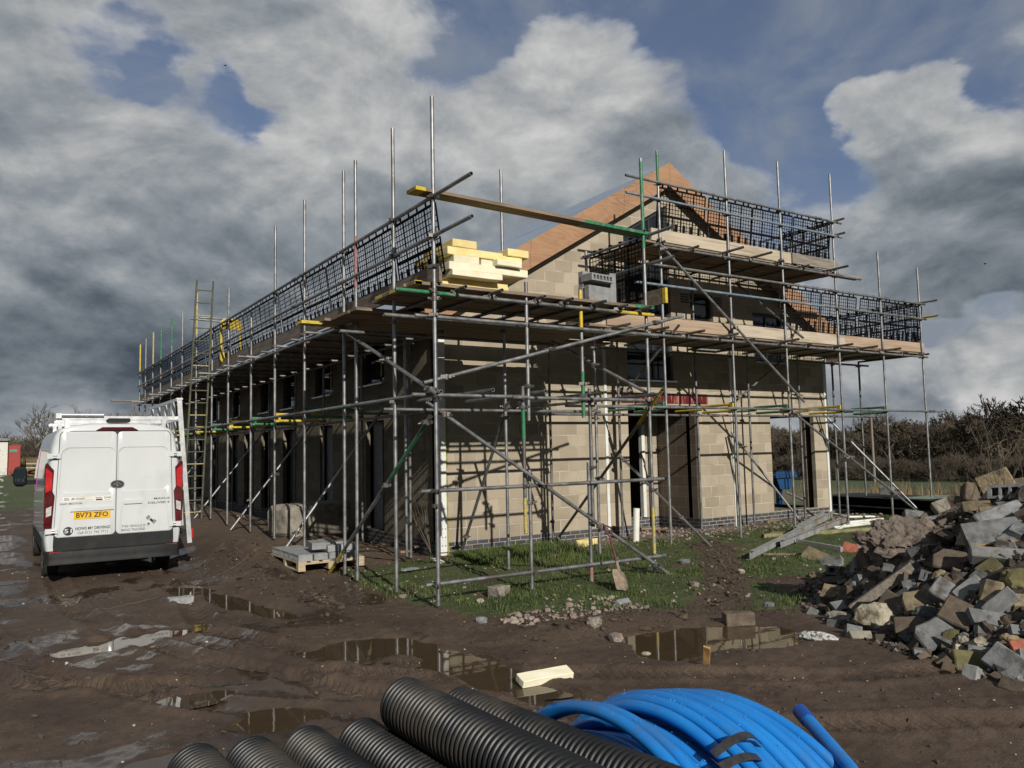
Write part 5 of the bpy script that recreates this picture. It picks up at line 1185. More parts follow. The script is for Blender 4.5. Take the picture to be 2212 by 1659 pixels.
ground_chunk('foil_offcut', 1345, 1309, (.20, .07, .08), 'foil', R(10), 'small silver foil faced offcut on the dark litter', 'foil offcut', 'box', (.7, 0), bury=.1)
ground_chunk('foil_package', 390, 1291, (.30, .15, .09), 'foil', R(2), 'crumpled silver foil block beside the long puddle', 'foil block', 'box', bury=.15)
o = ground_chunk('concrete_stone', 1078, 1288, (.26, .17, .15), 'plaster', R(20), 'pale wedge shaped stone in the grass right of the corner pole', 'stone')
o.data.materials[0] = MT['stone']
for px, py, s, m_, lab in ((1010, 1258, .09, 'conc', 'dark grey stone in the grass behind the bottom tube'), (1037, 1302, .08, 'plaster', 'small white stone below the pale wedge stone'), (1040, 1343, .11, 'conc', 'bluish grey stone on the gravel patch'), (870, 1295, .08, 'gravelm', 'pink stone near the second scaffold pole'),
        (1395, 1410, .08, 'plaster', 'small white lump on the mud left of the right puddle'), (1600, 1240, .10, 'plaster', 'small pale stone in the grass below the zinc beams'), (1500, 1268, .12, 'gravelm', 'flat pinkish stone by the leaf litter'), (1480, 1225, .13, 'conc', 'grey slab fragment at the path edge'),
        (1330, 1383, .13, 'gravelm', 'pinkish stone left of the right hand puddle'), (1285, 1365, .14, 'stone', 'flat stone beside the litter patch'), (1660, 1310, .12, 'conc', 'grey stone in the grass left of the heap'), (1765, 1250, .18, 'conc_tan', 'brown stone in the grass near the heap left end')):
    ground_chunk('stone', px, py, (s * 1.25, s, s * .75), m_, rnd.uniform(0, 3), lab, 'stone', 'lump', group='loose stones on the ground')
b_ = gnd(1373, 1173, .04); tp = gab(1375, 1098, b_.y); r = thing('waste_pipe', 'white plastic pipe standing out of the ground by the doorway', 'pipe', b_)
MB().path([b_ - V((0, 0, .1)), tp], .06, 20, hollow=True).build('pipe', 'white_pvc', r, smooth=True)
# shovel
tip = gnd(1348, 1278, .02); tip.z = H(tip.x, tip.y) + .01; hd = gab(1312, 1137, -3.78); sh = thing('shovel', 'muddy shovel with a maroon D handle leaning on the bottom scaffold tube', 'shovel', tip)
d = (hd - tip).normalized(); sd_ = d.cross(V((0, 1, 0))).normalized(); nm = sd_.cross(d)
bl = []; 
for t, w in ((0, .10), (.02, .115), (.2, .115), (.29, .1), (.31, .03)):
    for u in (-1, -.5, 0, .5, 1): bl.append(tip + d * t + sd_ * (w * u) + nm * (.022 * u * u - .004))
mb = MB(); fs = [(i * 5 + j, i * 5 + j + 1, i * 5 + j + 6, i * 5 + j + 5) for i in range(4) for j in range(4)]
mb.add(bl, fs); mb.add([p - nm * .004 for p in bl], [f[::-1] for f in fs]); mb.build('blade', 'blade', sh)
MB().path([tip + d * .26, tip + d * .42], [.026, .02], 10).build('socket', 'blade', sh, smooth=True)
Lh = (hd - tip).length
MB().path([tip + d * .40, tip + d * (Lh - .15)], .017, 10).build('shaft', 'shovelred', sh, smooth=True)
g = hd; MB().path([tip + d * (Lh - .16), g - d * .10 - sd_ * .055, g - sd_ * .06, g + sd_ * .06, g - d * .10 + sd_ * .055, tip + d * (Lh - .16)], .013, 8).build('grip', 'shovelred', sh, smooth=True)
# yellow foam scrap by the wall, white sheet scrap at the column foot
ground_chunk('foam_scrap', 1268, 1178, (.42, .2, .12), 'insul_y', .3, 'yellow foam scrap lying against the plinth', 'foam scrap', z=.05)
ground_chunk('plastic_scrap', 950, 1212, (.3, .26, .03), 'white_pvc', .5, 'crumpled white plastic scrap at the foot of the corner column', 'plastic scrap', 'lump', (.35, .2), z=.05, bury=0)
ground_chunk('plastic_scrap', 886, 1232, (.34, .2, .04), 'conc_pale', .2, 'grey plastic sheeting scrap beside the second pole pad', 'plastic scrap', 'lump', bury=.1)
# long beams and tubes on the grass
def cR(x, y): return ((x / 3.16 + 3000) / 1.8517, (y / 3.16 + 1850) / 1.8517)
def long_thing(name, label, cat, pts, m, w=None, r=None, group=None, lift=.0, prof=None):
    q = [gnd(*cR(*p), .05) for p in pts]
    for i_, p in enumerate(q): p.z = H(p.x, p.y) + (lift[i_] if isinstance(lift, (list, tuple)) else lift) + .03
    root = thing(name, label, cat, q[0], group)
    if r: 
        fine = []
        for a, c in zip(q, q[1:]): fine += [a.lerp(c, t / 6) for t in range(6)]
        MB().path(fine + [q[-1]], r, 10).build('tube', m, root, smooth=True)
    elif prof == 'channel':
        mb = MB(); up = V((0, 0, 1)); d_ = (q[1] - q[0]).normalized(); s2 = d_.cross(up).normalized()
        mb.beam(q[0] + up * .065, q[1] + up * .065, .006, .13); mb.beam(q[0] + s2 * .034 + up * .133, q[1] + s2 * .034 + up * .133, .06, .006); mb.beam(q[0] - s2 * .034 + up * -.003, q[1] - s2 * .034 + up * -.003, .06, .006); mb.build('web', m, root)
    else: MB().beam(q[0], q[1], w[0], w[1]).build('bar', m, root)
    return root
long_thing('zinc_beam', 'long galvanised channel beam lying nearest on the grass left of the heap', 'beam', [(390, 1110), (1215, 770)], 'zinc', prof='channel', group='galvanised channel beams', lift=[.0, .02])
long_thing('zinc_beam', 'rusty ended galvanised channel beam poking out lowest left of the others', 'beam', [(0, 1250), (1050, 770)], 'zinc', prof='channel', group='galvanised channel beams', lift=[.0, .1])
long_thing('zinc_beam', 'galvanised channel beam at the back of the pile with orange stains', 'beam', [(560, 960), (940, 775)], 'zinc', prof='channel', group='galvanised channel beams', lift=[.05, .12])
long_thing('timber_rail', 'long mossy timber rail crossing behind the zinc beams to the heap', 'timber', [(160, 955), (1920, 835)], 'mosswood', (.1, .08))
long_thing('metal_strip', 'white metal strip on the grass below the zinc beams', 'metal strip', [(600, 1045), (1160, 1115)], 'zinc', (.06, .1))
long_thing('timber_lath', 'thin brown lath on the grass in front of the zinc beams', 'lath', [(160, 1190), (720, 1175)], 'board', (.04, .03))
long_thing('conduit', 'long white plastic tube curving from the house opening down to the grass', 'tube', [(480, 530), (800, 625), (1050, 690), (1250, 710), (1640, 700)], 'white_pvc', r=.028, group='white plastic tubes', lift=[.35, .2, .05, .0, 0])
for i, (a, c, w_) in enumerate((((1225, 778), (1680, 742), 'rearmost'), ((1235, 806), (1500, 772), 'middle'), ((1060, 842), (1750, 768), 'longest'), ((1105, 882), (1200, 815), 'shortest and nearest'))):
    long_thing('conduit', f'{w_} straight white tube in the bundle lying on the grass', 'tube', [a, c], 'white_pvc', r=.03, group='white plastic tubes')
# stacked sheets, blue bench saw, wrapped bundle
st = thing('sheet_stack', 'stack of dark corrugated roofing sheets with a green one on top', 'sheet stack', (11.9, -1.0, H(11.9, -1)))
for k in range(9):
    z = H(11.9, -1) + .06 + k * .045; mb = MB(); n = 28; x0 = 11.5 + rnd.uniform(-.12, .12); y0 = -2.7 + rnd.uniform(-.1, .25); v = []
    for i in range(n + 1):
        for yy in (y0, y0 + 3.5 - (k == 8) * 2.3): v.append((x0 + 1.3 * i / n, yy, z + .018 * math.sin(i * 1.6) + .02 * math.sin(yy)))
    top_ = [(p[0], p[1], p[2] + .012) for p in v]; mb.add(v + top_, [(2 * i, 2 * i + 1, 2 * i + 3, 2 * i + 2)[::-1] for i in range(n)] + [(2 * n + 2 + 2 * i, 2 * n + 3 + 2 * i, 2 * n + 5 + 2 * i, 2 * n + 4 + 2 * i) for i in range(n)] + [(2 * i, 2 * i + 2, 2 * n + 4 + 2 * i, 2 * n + 2 + 2 * i) for i in range(n)])
    mb.build('sheet', 'sheet_green' if k == 8 else 'sheet_dark', st)
ground_chunk('concrete_block', 1920, 1076, (.44, .3, .2), 'conc', .3, 'grey block resting on the dark sheet stack', 'concrete block', 'box', z=.45).location.z = H(11.9, -1) + .56
sw = thing('bench_saw', 'blue site bench saw seen through the opening in the gable', 'bench saw', (12.3, 2.7, 0))
zz = H(12.3, 2.7); c = gab(1686, 1030, 2.7); X0 = c.x
MB().span((X0 - .5, 2.45, zz + .86), (X0 + .42, 3.1, zz + .94)).build('table', 'sawblue', sw); MB().prism([(-.5, 0), (.42, 0), (.36, .14), (-.44, .1)], V((0, .05, 0)), V((X0, 2.47, zz + .945))).build('guard', 'sawblue', sw)
MB().prism([(-.4, 0), (.34, 0), (.16, -.34), (-.26, -.3)], V((0, .5, 0)), V((X0, 2.52, zz + .855))).build('housing', 'sawblue', sw)
MB().span((X0 - .09, 2.7, zz), (X0 + .05, 2.82, zz + .55)).build('leg', 'sawblue', sw); MB().span((X0 - .35, 2.75, zz), (X0 + .3, 2.8, zz + .05)).build('foot', 'sawblue', sw)
# rope / dead stalk lines across the mud
def C4(x, y): return ((x / 1.9027) / 1.8517, (y / 1.9027 + 2200) / 1.8517)
pts = [gnd(*C4(*q), -.05) for q in ((605, 505), (760, 460), (900, 430), (1050, 400), (1200, 365), (1330, 300), (1490, 240), (1700, 180), (2090, 95))]
fine = []
for a, c in zip(pts, pts[1:]): fine += [a.lerp(c, t / 5) for t in range(5)]
for p in fine: p.z = H(p.x, p.y) + .012
r = thing('rope', 'thin pale rope trailing across the mud from the puddle to the pallet', 'rope', fine[0]); MB().path(fine, .005, 6).build('strand', 'bark', r, smooth=True)
# bare sapling at the corner
sp = thing('sapling', 'bare leafless sapling growing against the shaded wall at the corner', 'sapling', (-.18, .12, .05)); mb = MB()
for k in range(9):
    p = V((-.16, .15, .08)); dd = V((rnd.uniform(-.5, .05), rnd.uniform(-.15, .5), 1)).normalized(); pl = [p.copy()]
    for j in range(7): dd = (dd + V((rnd.uniform(-.25, .2), rnd.uniform(-.2, .25), .08))).normalized(); p = p + dd * rnd.uniform(.10, .22); p.x = min(p.x, -.03); pl.append(p.copy())
    mb.path(pl, [.006 * (1 - i_ / 9) for i_ in range(len(pl))], 5)
mb.build('stems', 'bark', sp)

# ================================================================== black drainage pipes and the blue coil
GP = 'black ribbed drainage pipes'
def ribbed(D, L, pitch):
    prof = []; y = 0; r = D / 2
    prof = [(0, r * .86)]
    n = int(L / pitch)
    for k in range(n):
        y0 = k * pitch
        prof += [(y0 + .0 * pitch, r * .90), (y0 + .10 * pitch, r * .965), (y0 + .20 * pitch, r * .992), (y0 + .33 * pitch, r), (y0 + .46 * pitch, r * .992), (y0 + .56 * pitch, r * .965), (y0 + .66 * pitch, r * .90), (y0 + .83 * pitch, r * .895)]
    prof.append((L, r * .9)); ns = 40
    v = [(rr * math.cos(2 * math.pi * j / ns), -yy, rr * math.sin(2 * math.pi * j / ns)) for yy, rr in prof for j in range(ns)]
    f = [(i * ns + j, i * ns + (j + 1) % ns, (i + 1) * ns + (j + 1) % ns, (i + 1) * ns + j) for i in range(len(prof) - 1) for j in range(ns)]
    k0 = len(v); v += [(r * .8 * math.cos(2 * math.pi * j / ns), -yy, r * .8 * math.sin(2 * math.pi * j / ns)) for yy in (0, L) for j in range(ns)]
    last = (len(prof) - 1) * ns
    f += [(j, k0 + j, k0 + (j + 1) % ns, (j + 1) % ns) for j in range(ns)] + [(last + j, last + (j + 1) % ns, k0 + ns + (j + 1) % ns, k0 + ns + j) for j in range(ns)] + [(k0 + j, k0 + ns + j, k0 + ns + (j + 1) % ns, k0 + (j + 1) % ns) for j in range(ns)]
    mb = MB(); mb.v = v; mb.f = f; o = mb.build('drain_pipe', 'blackpipe', None, smooth=True, ang=R(60)); return o
SC = .52
def sc_pt(x, y, z): return V((CAM[0] + (x - CAM[0]) * SC, CAM[1] + (y - CAM[1]) * SC, CAM[2] + (z - CAM[2]) * SC))
D0 = .298; dp = ribbed(D0 * SC, 3.0, .0205); used = False
for i, (x, y, z, lab) in enumerate(((-5.481, -7.45, .149, 'leftmost black ribbed pipe in the front of the picture'), (-5.205, -7.52, .149, 'second black ribbed pipe from the left'), (-4.905, -7.54, .149, 'third black ribbed pipe from the left'), (-4.605, -7.6, .149, 'fourth black ribbed pipe, right beside the raised one'),
        (-4.455, -7.86, .408, 'black ribbed pipe lying on top of the others'), (-3.86, -7.42, .149, 'rightmost black ribbed pipe next to the blue coil'))):
    o = dp if not used else dp.copy()
    if used: COL.objects.link(o)
    used = True; o.location = sc_pt(x, y, z); o.rotation_euler = (0, rnd.uniform(0, 6), R(2.2 + (4 if i == 5 else 0))); setp(o, lab, 'pipe', GP)
zt = sc_pt(0, 0, 0).z
tr_ = thing('trestle', 'timber trestle carrying the black pipes, below the picture', 'trestle', (-5.6, -10.6, 0))
for yy in (-9.95, -11.2):
    MB().span((-6.05, yy - .04, zt - .1), (-5.02, yy + .04, zt - .002)).build('cross_bar', 'timber', tr_)
    for xx in (-5.98, -5.1):
        for s_ in (-.2, .2): MB().beam((xx, yy + s_, H(xx, yy) - .02), (xx, yy + s_ * .2, zt - .11), .05, .07, V((0, 1, 0))).build('leg', 'timber', tr_)
# blue coil: turns side by side, bound with black strap
Cc = np.array([-4.888, -10.13, .45]); Cc = CAM + (Cc - CAM) * .97
MT['drop'] = mat('water_drop', (.1, .3, .6), (.2, .4, .65), 5, (.02, .05), spec=1.0)
coil = thing('pipe_coil', 'big coil of bright blue water pipe bound with black strap', 'pipe coil', Cc)
def ring_basis(az, ti):
    a = V((math.cos(az) * math.cos(ti), math.sin(az) * math.cos(ti), math.sin(ti))); u = V((-math.sin(az), math.cos(az), 0)); return a, u, a.cross(u)
W_ = .64 * .97; rp = .0188
def turn(s, Rr, az, ti, off=V((0, 0, 0)), n=96, r=rp, a0=0, a1=360, wob=0):
    a, u, w = ring_basis(az, ti); pts = []
    for i in range(n if a1 - a0 >= 360 else n + 1):
        t = R(a0 + (a1 - a0) * i / n); rr_ = Rr + wob * math.sin(3 * t + s * 9); pts.append(V(Cc) + off + ring_basis(.027, -.041)[0] * s + (u * math.cos(t) + w * math.sin(t)) * rr_)
    return pts
K = 13
for k in range(K):
    t = (k / (K - 1)); az = .027 + (.156 - .027) * t; ti = -.041 + (.128 + .041) * t; Rr = (.6 + (.568 - .6) * t) * .97 - (.02 if 1 < k < 5 else 0) - rp
    if k in (2, 3): Rr -= .035
    s = W_ * t + (.03 if k >= 2 else 0) * (1 - t)
    Rr += [0, -.004, .0, -.006, .004, -.003, .006, -.004, .003, -.005, .002, -.004, .001][k]
    MB().path(turn(s, Rr, az, ti, wob=.004), rp, 14, closed=True).build('turn', 'bluepipe', coil, smooth=True)
for k in range(9):   # inner layers
    t = (k + .5) / 9; MB().path(turn(W_ * t * .95 + .02, .6 * .97 - .085 - rp - .012 * (k % 2), .05 + .08 * t, .0 + .09 * t, wob=.006), rp, 12, closed=True).build('turn', 'bluepipe', coil, smooth=True)
for k in range(5):
    t = (k + .5) / 5; MB().path(turn(W_ * t * .8 + .03, .6 * .97 - .14 - rp, .05 + .06 * t, .03, wob=.006), rp, 12, closed=True).build('turn', 'bluepipe', coil, smooth=True)
dpts = []
for _ in range(520):
    t = rnd.uniform(0, 1); k = round(t * (K - 1)); t = k / (K - 1); az = .027 + .129 * t; ti = -.041 + .169 * t; an_ = rnd.uniform(20, 165)
    s = W_ * t + (.03 if k >= 2 else 0) * (1 - t); Rr = (.6 - .032 * t) * .97 - (.02 if 1 < k < 5 else 0) - rp - (.035 if k in (2, 3) else 0)
    c_ = turn(s, Rr, az, ti, a0=an_, a1=an_ + .01, n=1, wob=.004)[0]; o_ = (c_ - V(Cc) - ring_basis(.027, -.041)[0] * s).normalized(); sdv = ring_basis(az, ti)[0]; q_ = rnd.uniform(-.9, .9)
    dpts.append(c_ + (o_ * math.cos(q_) + sdv * math.sin(q_)) * rp)
dr_ = scatter('droplets', np.array([tuple(p) for p in dpts]), np.array([rnd.uniform(.0008, .0019) for _ in dpts]), 'drop', seed=61, flat=1.0)
dr_.data.transform(MX.Translation(-V(Cc))); dr_.parent = coil
# free end with a cap
def r3(cx, cy): return ((cx * 1600 / 2212 + 2000) / 1.8517, (cy * 1600 / 2212 + 2600) / 1.8517)
def at_d(px, py, d): v = V(ray(px, py)).normalized(); return V(CAM) + v * d
e0 = at_d(*r3(1665, 345), 2.95); e1 = at_d(*r3(1940, 660), 2.72); e2 = at_d(*r3(2130, 1000), 2.5)
MB().path([e0, e0.lerp(e1, .35), e1, e2, e2 + (e2 - e1) * .6 - V((0, 0, .15))], .0218, 14).build('free_end', 'bluepipe', coil, smooth=True)
dv = (e0 - e1).normalized(); MB().path([e0 - dv * .05, e0 + dv * .010], .0243, 14).build('end_cap', 'bluepipe_dark', coil, smooth=True)
def strap(k0, k1, ang, lift=.0):
    mb = MB(); pts = []
    for i in range(17):
        t = k0 + (k1 - k0) * i / 16; az = .027 + .129 * t; ti = -.041 + .169 * t; Rr = (.6 - .032 * t) * .97 + .006 + lift * math.sin(math.pi * i / 16)
        p = turn(W_ * t, Rr, az, ti, a0=ang, a1=ang + .01, n=1)[0]; pts.append(p)
    a, u, w = ring_basis(.09, .04); tv = (-u * math.sin(R(ang)) + w * math.cos(R(ang)))
    v = []
    for p in pts: v += [p - tv * .012, p + tv * .012]
    nn = (pts[8] - V(Cc)).normalized() * .002
    n = len(pts); top_ = [p + nn for p in v]
    mb.add(v + top_, [(2 * i, 2 * i + 1, 2 * i + 3, 2 * i + 2) for i in range(n - 1)] + [(2 * n + 2 * i, 2 * n + 2 * i + 2, 2 * n + 2 * i + 3, 2 * n + 2 * i + 1) for i in range(n - 1)])
    mb.build('strap', 'strap', coil)
STR = [(.24, .6, 120, .05), (.22, .5, 124, .02), (-.06, .16, 66, .0)]
for q in STR: strap(*q)

# ================================================================== the van
VY = 2.4; VX = -4.733; VZ = -.14
van = thing('van', 'white panel van parked on the muddy track, with lettered rear doors and a side rack', 'van', (VX, VY, VZ))
def vp(cx, cy, y=VY):   # a point on the plane of the rear doors
    return gab((cx / 1.8437) / 1.8517, (cy / 1.8437 + 1500) / 1.8517, y)
def vl(cx, cy): p = vp(cx, cy); return p.x, p.z
prof = [(.90, .36), (.975, .46), (1.0, .7), (1.005, 1.1), (.995, 1.5), (.965, 1.85), (.925, 2.15), (.885, 2.33), (.82, 2.43), (.68, 2.485), (.4, 2.515), (0, 2.525)]
def section(y, zc=9, nar=1.0, ins=0.0, zb=0):
    pts = []
    for x, z in prof:
        zz = min(z, zc) ; pts.append((max(0, x * nar - ins), max(zz - ins * .6, .36 + zb)))
    full = [(x, z) for x, z in pts] + [(-x, z) for x, z in pts[-2::-1]]
    return [V((VX + x, VY + y, VZ + z)) for x, z in full]
secs = [section(.0, ins=.055), section(.012, ins=.03), section(.05, ins=.008), section(.11)] + [section(y) for y in (.6, 1.4, 2.2, 3.0, 3.6)] + [section(3.95, 2.44), section(4.35, 2.05, .985), section(4.75, 1.62, .97), section(4.95, 1.38, .955), section(5.3, 1.24, .93), section(5.48, 1.08, .88), section(5.55, .8, .84)]
mb = MB(); n = len(secs[0])
for sct in secs: mb.v += [tuple(p) for p in sct]
for i in range(len(secs) - 1):
    for j in range(n - 1): mb.f.append((i * n + j, i * n + j + 1, (i + 1) * n + j + 1, (i + 1) * n + j))
    mb.f.append((i * n + n - 1, i * n, (i + 1) * n, (i + 1) * n + n - 1))
mb.f.append(tuple(range(n))); mb.f.append(tuple((len(secs) - 1) * n + j for j in range(n))[::-1])
body = mb.build('body', 'van', van, smooth=True, ang=R(50))
def tap(z): return 1 - .075 * max(0, min(1, (z - 1.5) / .9)) ** 1.5
def door(x0, x1, z0, z1, hinge, r0=.07):
    """door skin standing proud of the body with a large pressed panel"""
    def loop(x0, z0, x1, z1, r, y): return [V((VX + a * tap(b), VY + y, VZ + b)) for a, b in rounded(x0, z0, x1, z1, r, 6)]
    L = [loop(x0, z0, x1, z1, r0, .03), loop(x0, z0, x1, z1, r0, -.012), loop(x0 + .012, z0 + .012, x1 - .012, z1 - .012, r0, -.02)]
    a, b = (x0 + .05, x1 - .012) if hinge < 0 else (x0 + .012, x1 - .05)
    zA, zB = 1.41, 2.13
    L2 = [loop(a, zA, b, zB, .10, -.0205), loop(a + .012, zA + .012, b - .012, zB - .010, .10, -.011), loop(a + .06, zA + .07, b - .03, zB - .03, .07, -.009)]
    mb = MB(); k = len(L[0])
    for l in L + L2: mb.v += [tuple(p) for p in l]
    for i in range(len(L + L2) - 1):
        for j in range(k): mb.f.append((i * k + j, i * k + (j + 1) % k, (i + 1) * k + (j + 1) % k, (i + 1) * k + j))
    mb.f.append(tuple(5 * k + j for j in range(k))); return mb.build('rear_door', 'van', van, smooth=True, ang=R(30))
dl = door(-.868, -.005, .722, 2.385, -1); dr = door(.005, .868, .722, 2.385, 1)
MB().prism([(a * tap(b), b) for a, b in rounded(-.88, .50, .88, 2.397, .08)], V((0, .03, 0)), V((VX, VY - .004, VZ))).build('door_seal', 'ink', van)
for sx in (-1, 1):
    a, b = sorted((sx * .004, sx * .875)); MB().prism(rounded(a, .50, b, .713, .025), V((0, .045, 0)), V((VX, VY - .018, VZ))).build('lower_trim', 'trim', van)
mb = MB(); pts = []
for sct, yy in ((.36, .12), (.33, .0)): pass
bz = [(.93, .30), (.985, .36), (1.0, .46), (.99, .52), (.95, .535)]
v = []; ring = []
for yy, sc in ((.35, 1.0), (.06, 1.0), (-.03, .985), (-.075, .93), (-.085, .6), (-.085, 0)): ring.append((yy, sc))
cols = [( sc, yy) for yy, sc in ring]; cols = cols + [(-a, b) for a, b in cols[-2::-1]]
zr = [(.31, -.02), (.335, -.0), (.41, .0), (.47, .0), (.505, .012), (.52, .05), (.52, .2)]
for z, dy in zr:
    for sx, yy in cols: v.append((VX + sx * .985, VY + min(yy + dy, .35), VZ + z))
m_ = len(cols); f = [(i * m_ + j, i * m_ + j + 1, (i + 1) * m_ + j + 1, (i + 1) * m_ + j) for i in range(len(zr) - 1) for j in range(m_ - 1)]
f.append(tuple(range(m_))); bum = MB().add(v, f).build('bumper', 'trim', van, smooth=True, ang=R(45))
for x in (-.83, -.3, .32, .86): MB().path([(VX + x, VY - .086 if abs(x) < .6 else VY - .07, VZ + .40), (VX + x, VY - .06, VZ + .40)], .017, 10).build('sensor', 'ink', bum, smooth=True)
for x in (-.84, .84): MB().span((VX + x - .085, VY - .066, VZ + .455), (VX + x + .085, VY - .02, VZ + .51)).build('reflector', 'taillight', bum)
for sx in (-1, 1):   # tail lamps wrap the corner
    tl = MB().prism([(sx * .905, .86), (sx * 1.012, .88), (sx * 1.012, 1.86), (sx * .985, 1.90), (sx * .89, 1.78), (sx * .905, 1.45), (sx * .872, 1.38), (sx * .895, 1.05)][::sx], V((0, .15, 0)), V((VX, VY - .026, VZ))).build('tail_lamp', 'lamp_dark', van)
    MB().prism([(sx * .915, 1.47), (sx * 1.0, 1.43), (sx * 1.0, 1.82), (sx * .91, 1.74)][::sx], V((0, .02, 0)), V((VX, VY - .034, VZ))).build('lens', 'taillight', tl)
    MB().prism([(sx * .885, 1.36), (sx * .99, 1.40), (sx * .99, 1.22), (sx * .9, 1.25)][::sx], V((0, .02, 0)), V((VX, VY - .034, VZ))).build('lens', 'lamp_dark', tl)
    MB().prism([(sx * .915, 1.08), (sx * .985, 1.05), (sx * .985, 1.19), (sx * .91, 1.22)][::sx], V((0, .02, 0)), V((VX, VY - .034, VZ))).build('clear_lens', 'lamp_clear', tl)
    MB().prism([(sx * .92, .9), (sx * 1.0, .9), (sx * 1.0, 1.03), (sx * .915, 1.06)][::sx], V((0, .02, 0)), V((VX, VY - .034, VZ))).build('lens', 'lamp_dark', tl)
    for z in (2.0, .83):
        hg = MB().span((VX + sx * .80 if z > 1 else VX + sx * .82, VY - .05, VZ + z - .04), (VX + sx * .99, VY - .012, VZ + z + .04)).build('hinge', 'van', van)
        for q in (-.02, .012): MB().path([(VX + sx * .86, VY - .066, VZ + z + q), (VX + sx * .91, VY - .066, VZ + z + q)], .014, 8).build('hinge_pin', 'alu', hg)
mb = MB().prism([(-.31, 2.405), (.31, 2.405), (.22, 2.455), (-.22, 2.455)], V((0, .05, 0)), V((VX, VY - .03, VZ))); mb.build('brake_light', 'lamp_dark', van)
MB().prism(rounded(-.15, 2.53, .19, 2.60, .03), V((0, .22, 0)), V((VX, VY - .03, VZ))).build('camera_housing', 'trim', van)
# handle, plate hood, plate, badge
x0, z0 = vl(910, 950); x1, z1 = vl(1047, 915); MB().prism(rounded(x0 - VX, z0 - VZ, x1 - VX, z1 - VZ, .018), V((0, -.03, 0)), V((VX, VY - .018, VZ))).build('handle', 'van', dr, smooth=True)
x0, z0 = vl(515, 1008); x1, z1 = vl(838, 962); hd_ = MB().prism([(x0, z0), (x1, z0 + .006), (x1 - .02, z1), (x0 + .02, z1)], V((0, -.03, 0)), V((0, VY - .016, 0))).build('plate_hood', 'van', dl)
x0, z0 = vl(540, 1058); x1, z1 = vl(815, 1004); x0c, zc_ = (x0 + x1) / 2, (z0 + z1) / 2
pl_ = MB().span((x0c - .26, VY - .028, zc_ - .056), (x0c + .26, VY - .019, zc_ + .056)).build('number_plate', 'plate', dl)
def text(s, x, z, h, m, parent, width=None, bold=False, y=VY - .0225, align='CENTER', sx=1.0, shear=0, rot=0):
    cu = bpy.data.curves.new('t', 'FONT'); cu.body = s; cu.size = h / .72; cu.align_x = align; cu.align_y = 'CENTER'; cu.extrude = .0006; cu.resolution_u = 2; cu.shear = shear
    if bold: cu.offset = h * .028
    to = bpy.data.objects.new('t', cu); COL.objects.link(to); dg = bpy.context.evaluated_depsgraph_get(); dg.update()
    me = bpy.data.meshes.new_from_object(to.evaluated_get(dg)); bpy.data.objects.remove(to); bpy.data.curves.remove(cu)
    xs_ = [v.co.x for v in me.vertices]; wd = max(xs_) - min(xs_); k = (width / wd) if width else sx; cx = (max(xs_) + min(xs_)) / 2
    for v in me.vertices:
        u, w_ = (v.co.x - cx) * k, v.co.y; c, s_ = math.cos(rot), math.sin(rot)
        if align == 'LEFT': u += wd * k / 2
        v.co = V((x + u * c - w_ * s_, y - v.co.z, z + u * s_ + w_ * c)) - OFF[parent.name]
    me.name = 'lettering'; return link('lettering', me, m, parent, OFF[parent.name].copy())
text('BV73 ZFO', x0c, zc_, .079, 'ink', pl_, .455, True, VY - .0285)
def vt(s, cx, cy, hpx, wpx, m, parent, **k):
    p = vp(cx, cy); sc_ = (vp(cx + 100, cy).x - p.x) / 100; return text(s, p.x, p.z, hpx * sc_, m, parent, wpx * sc_, **k)
vt('SAIC MOTOR', 524, 950, 15, 168, 'inkgrey', dl, bold=True); vt('MAXUS', 1192, 908, 15, 116, 'inkgrey', dr, bold=True); vt('DELIVER 9', 1170, 939, 16, 158, 'inkgrey', dr, bold=True)
vt('HOWS MY DRIVING?', 685, 1127, 24, 256, 'ink', dl, bold=True); vt('Call 0121 745 7713', 684, 1158, 22, 222, 'ink', dl)
vt('THIS VEHICLE IS', 983, 1112, 19, 172, 'ink', dr); vt('BEING TRACKED', 982, 1139, 19, 174, 'ink', dr)
def disc(cx, cy, r, m, parent, y=VY - .0215, sq=1.0, t=.001, name='badge'):
    p = vp(cx, cy); k = (vp(cx + 100, cy).x - p.x) / 100 * r
    return MB().prism([(k * math.cos(a), k * sq * math.sin(a)) for a in np.linspace(0, 2 * math.pi, 41)[:-1]], V((0, -t, 0)), V((p.x, y, p.z))).build(name, m, parent)
disc(501, 1152, 36, 'ink', dl, name='fleet_number'); vt('51', 501, 1152, 34, 56, 'van', dl, bold=True, y=VY - .0235)
# accreditation stickers
p = vp(645, 910); k = (vp(745, 910).x - p.x) / 100
st_ = MB().span((p.x - 180 * k, VY - .0212, p.z - 20 * k), (p.x + 176 * k, VY - .0204, p.z + 17 * k)).build('sticker', 'white_pvc', dl)
vt('FENSA', 490, 913, 10, 34, 'ink', dl, bold=True, y=VY - .0222)
q = vp(490, 914); MB().span((q.x - 21 * k, VY - .0215, q.z - 12 * k), (q.x + 21 * k, VY - .0213, q.z - 7 * k)).build('sticker_bar', 'ink', st_)
vt('TRUSTMARK', 590, 914, 11, 66, 'inkteal', dl, bold=True, y=VY - .0222); q = vp(538, 916)
for dx, dz in ((-8, -5), (4, 1), (-2, 6)): MB().prism([(-9, -2), (7, -2), (11, 3), (-5, 3)], V((0, -.0008, 0)), V((q.x + dx * k, VY - .0215, q.z + dz * k)), V((k, 0, 0)), V((0, 0, k))).build('sticker_mark', 'inkteal', st_)
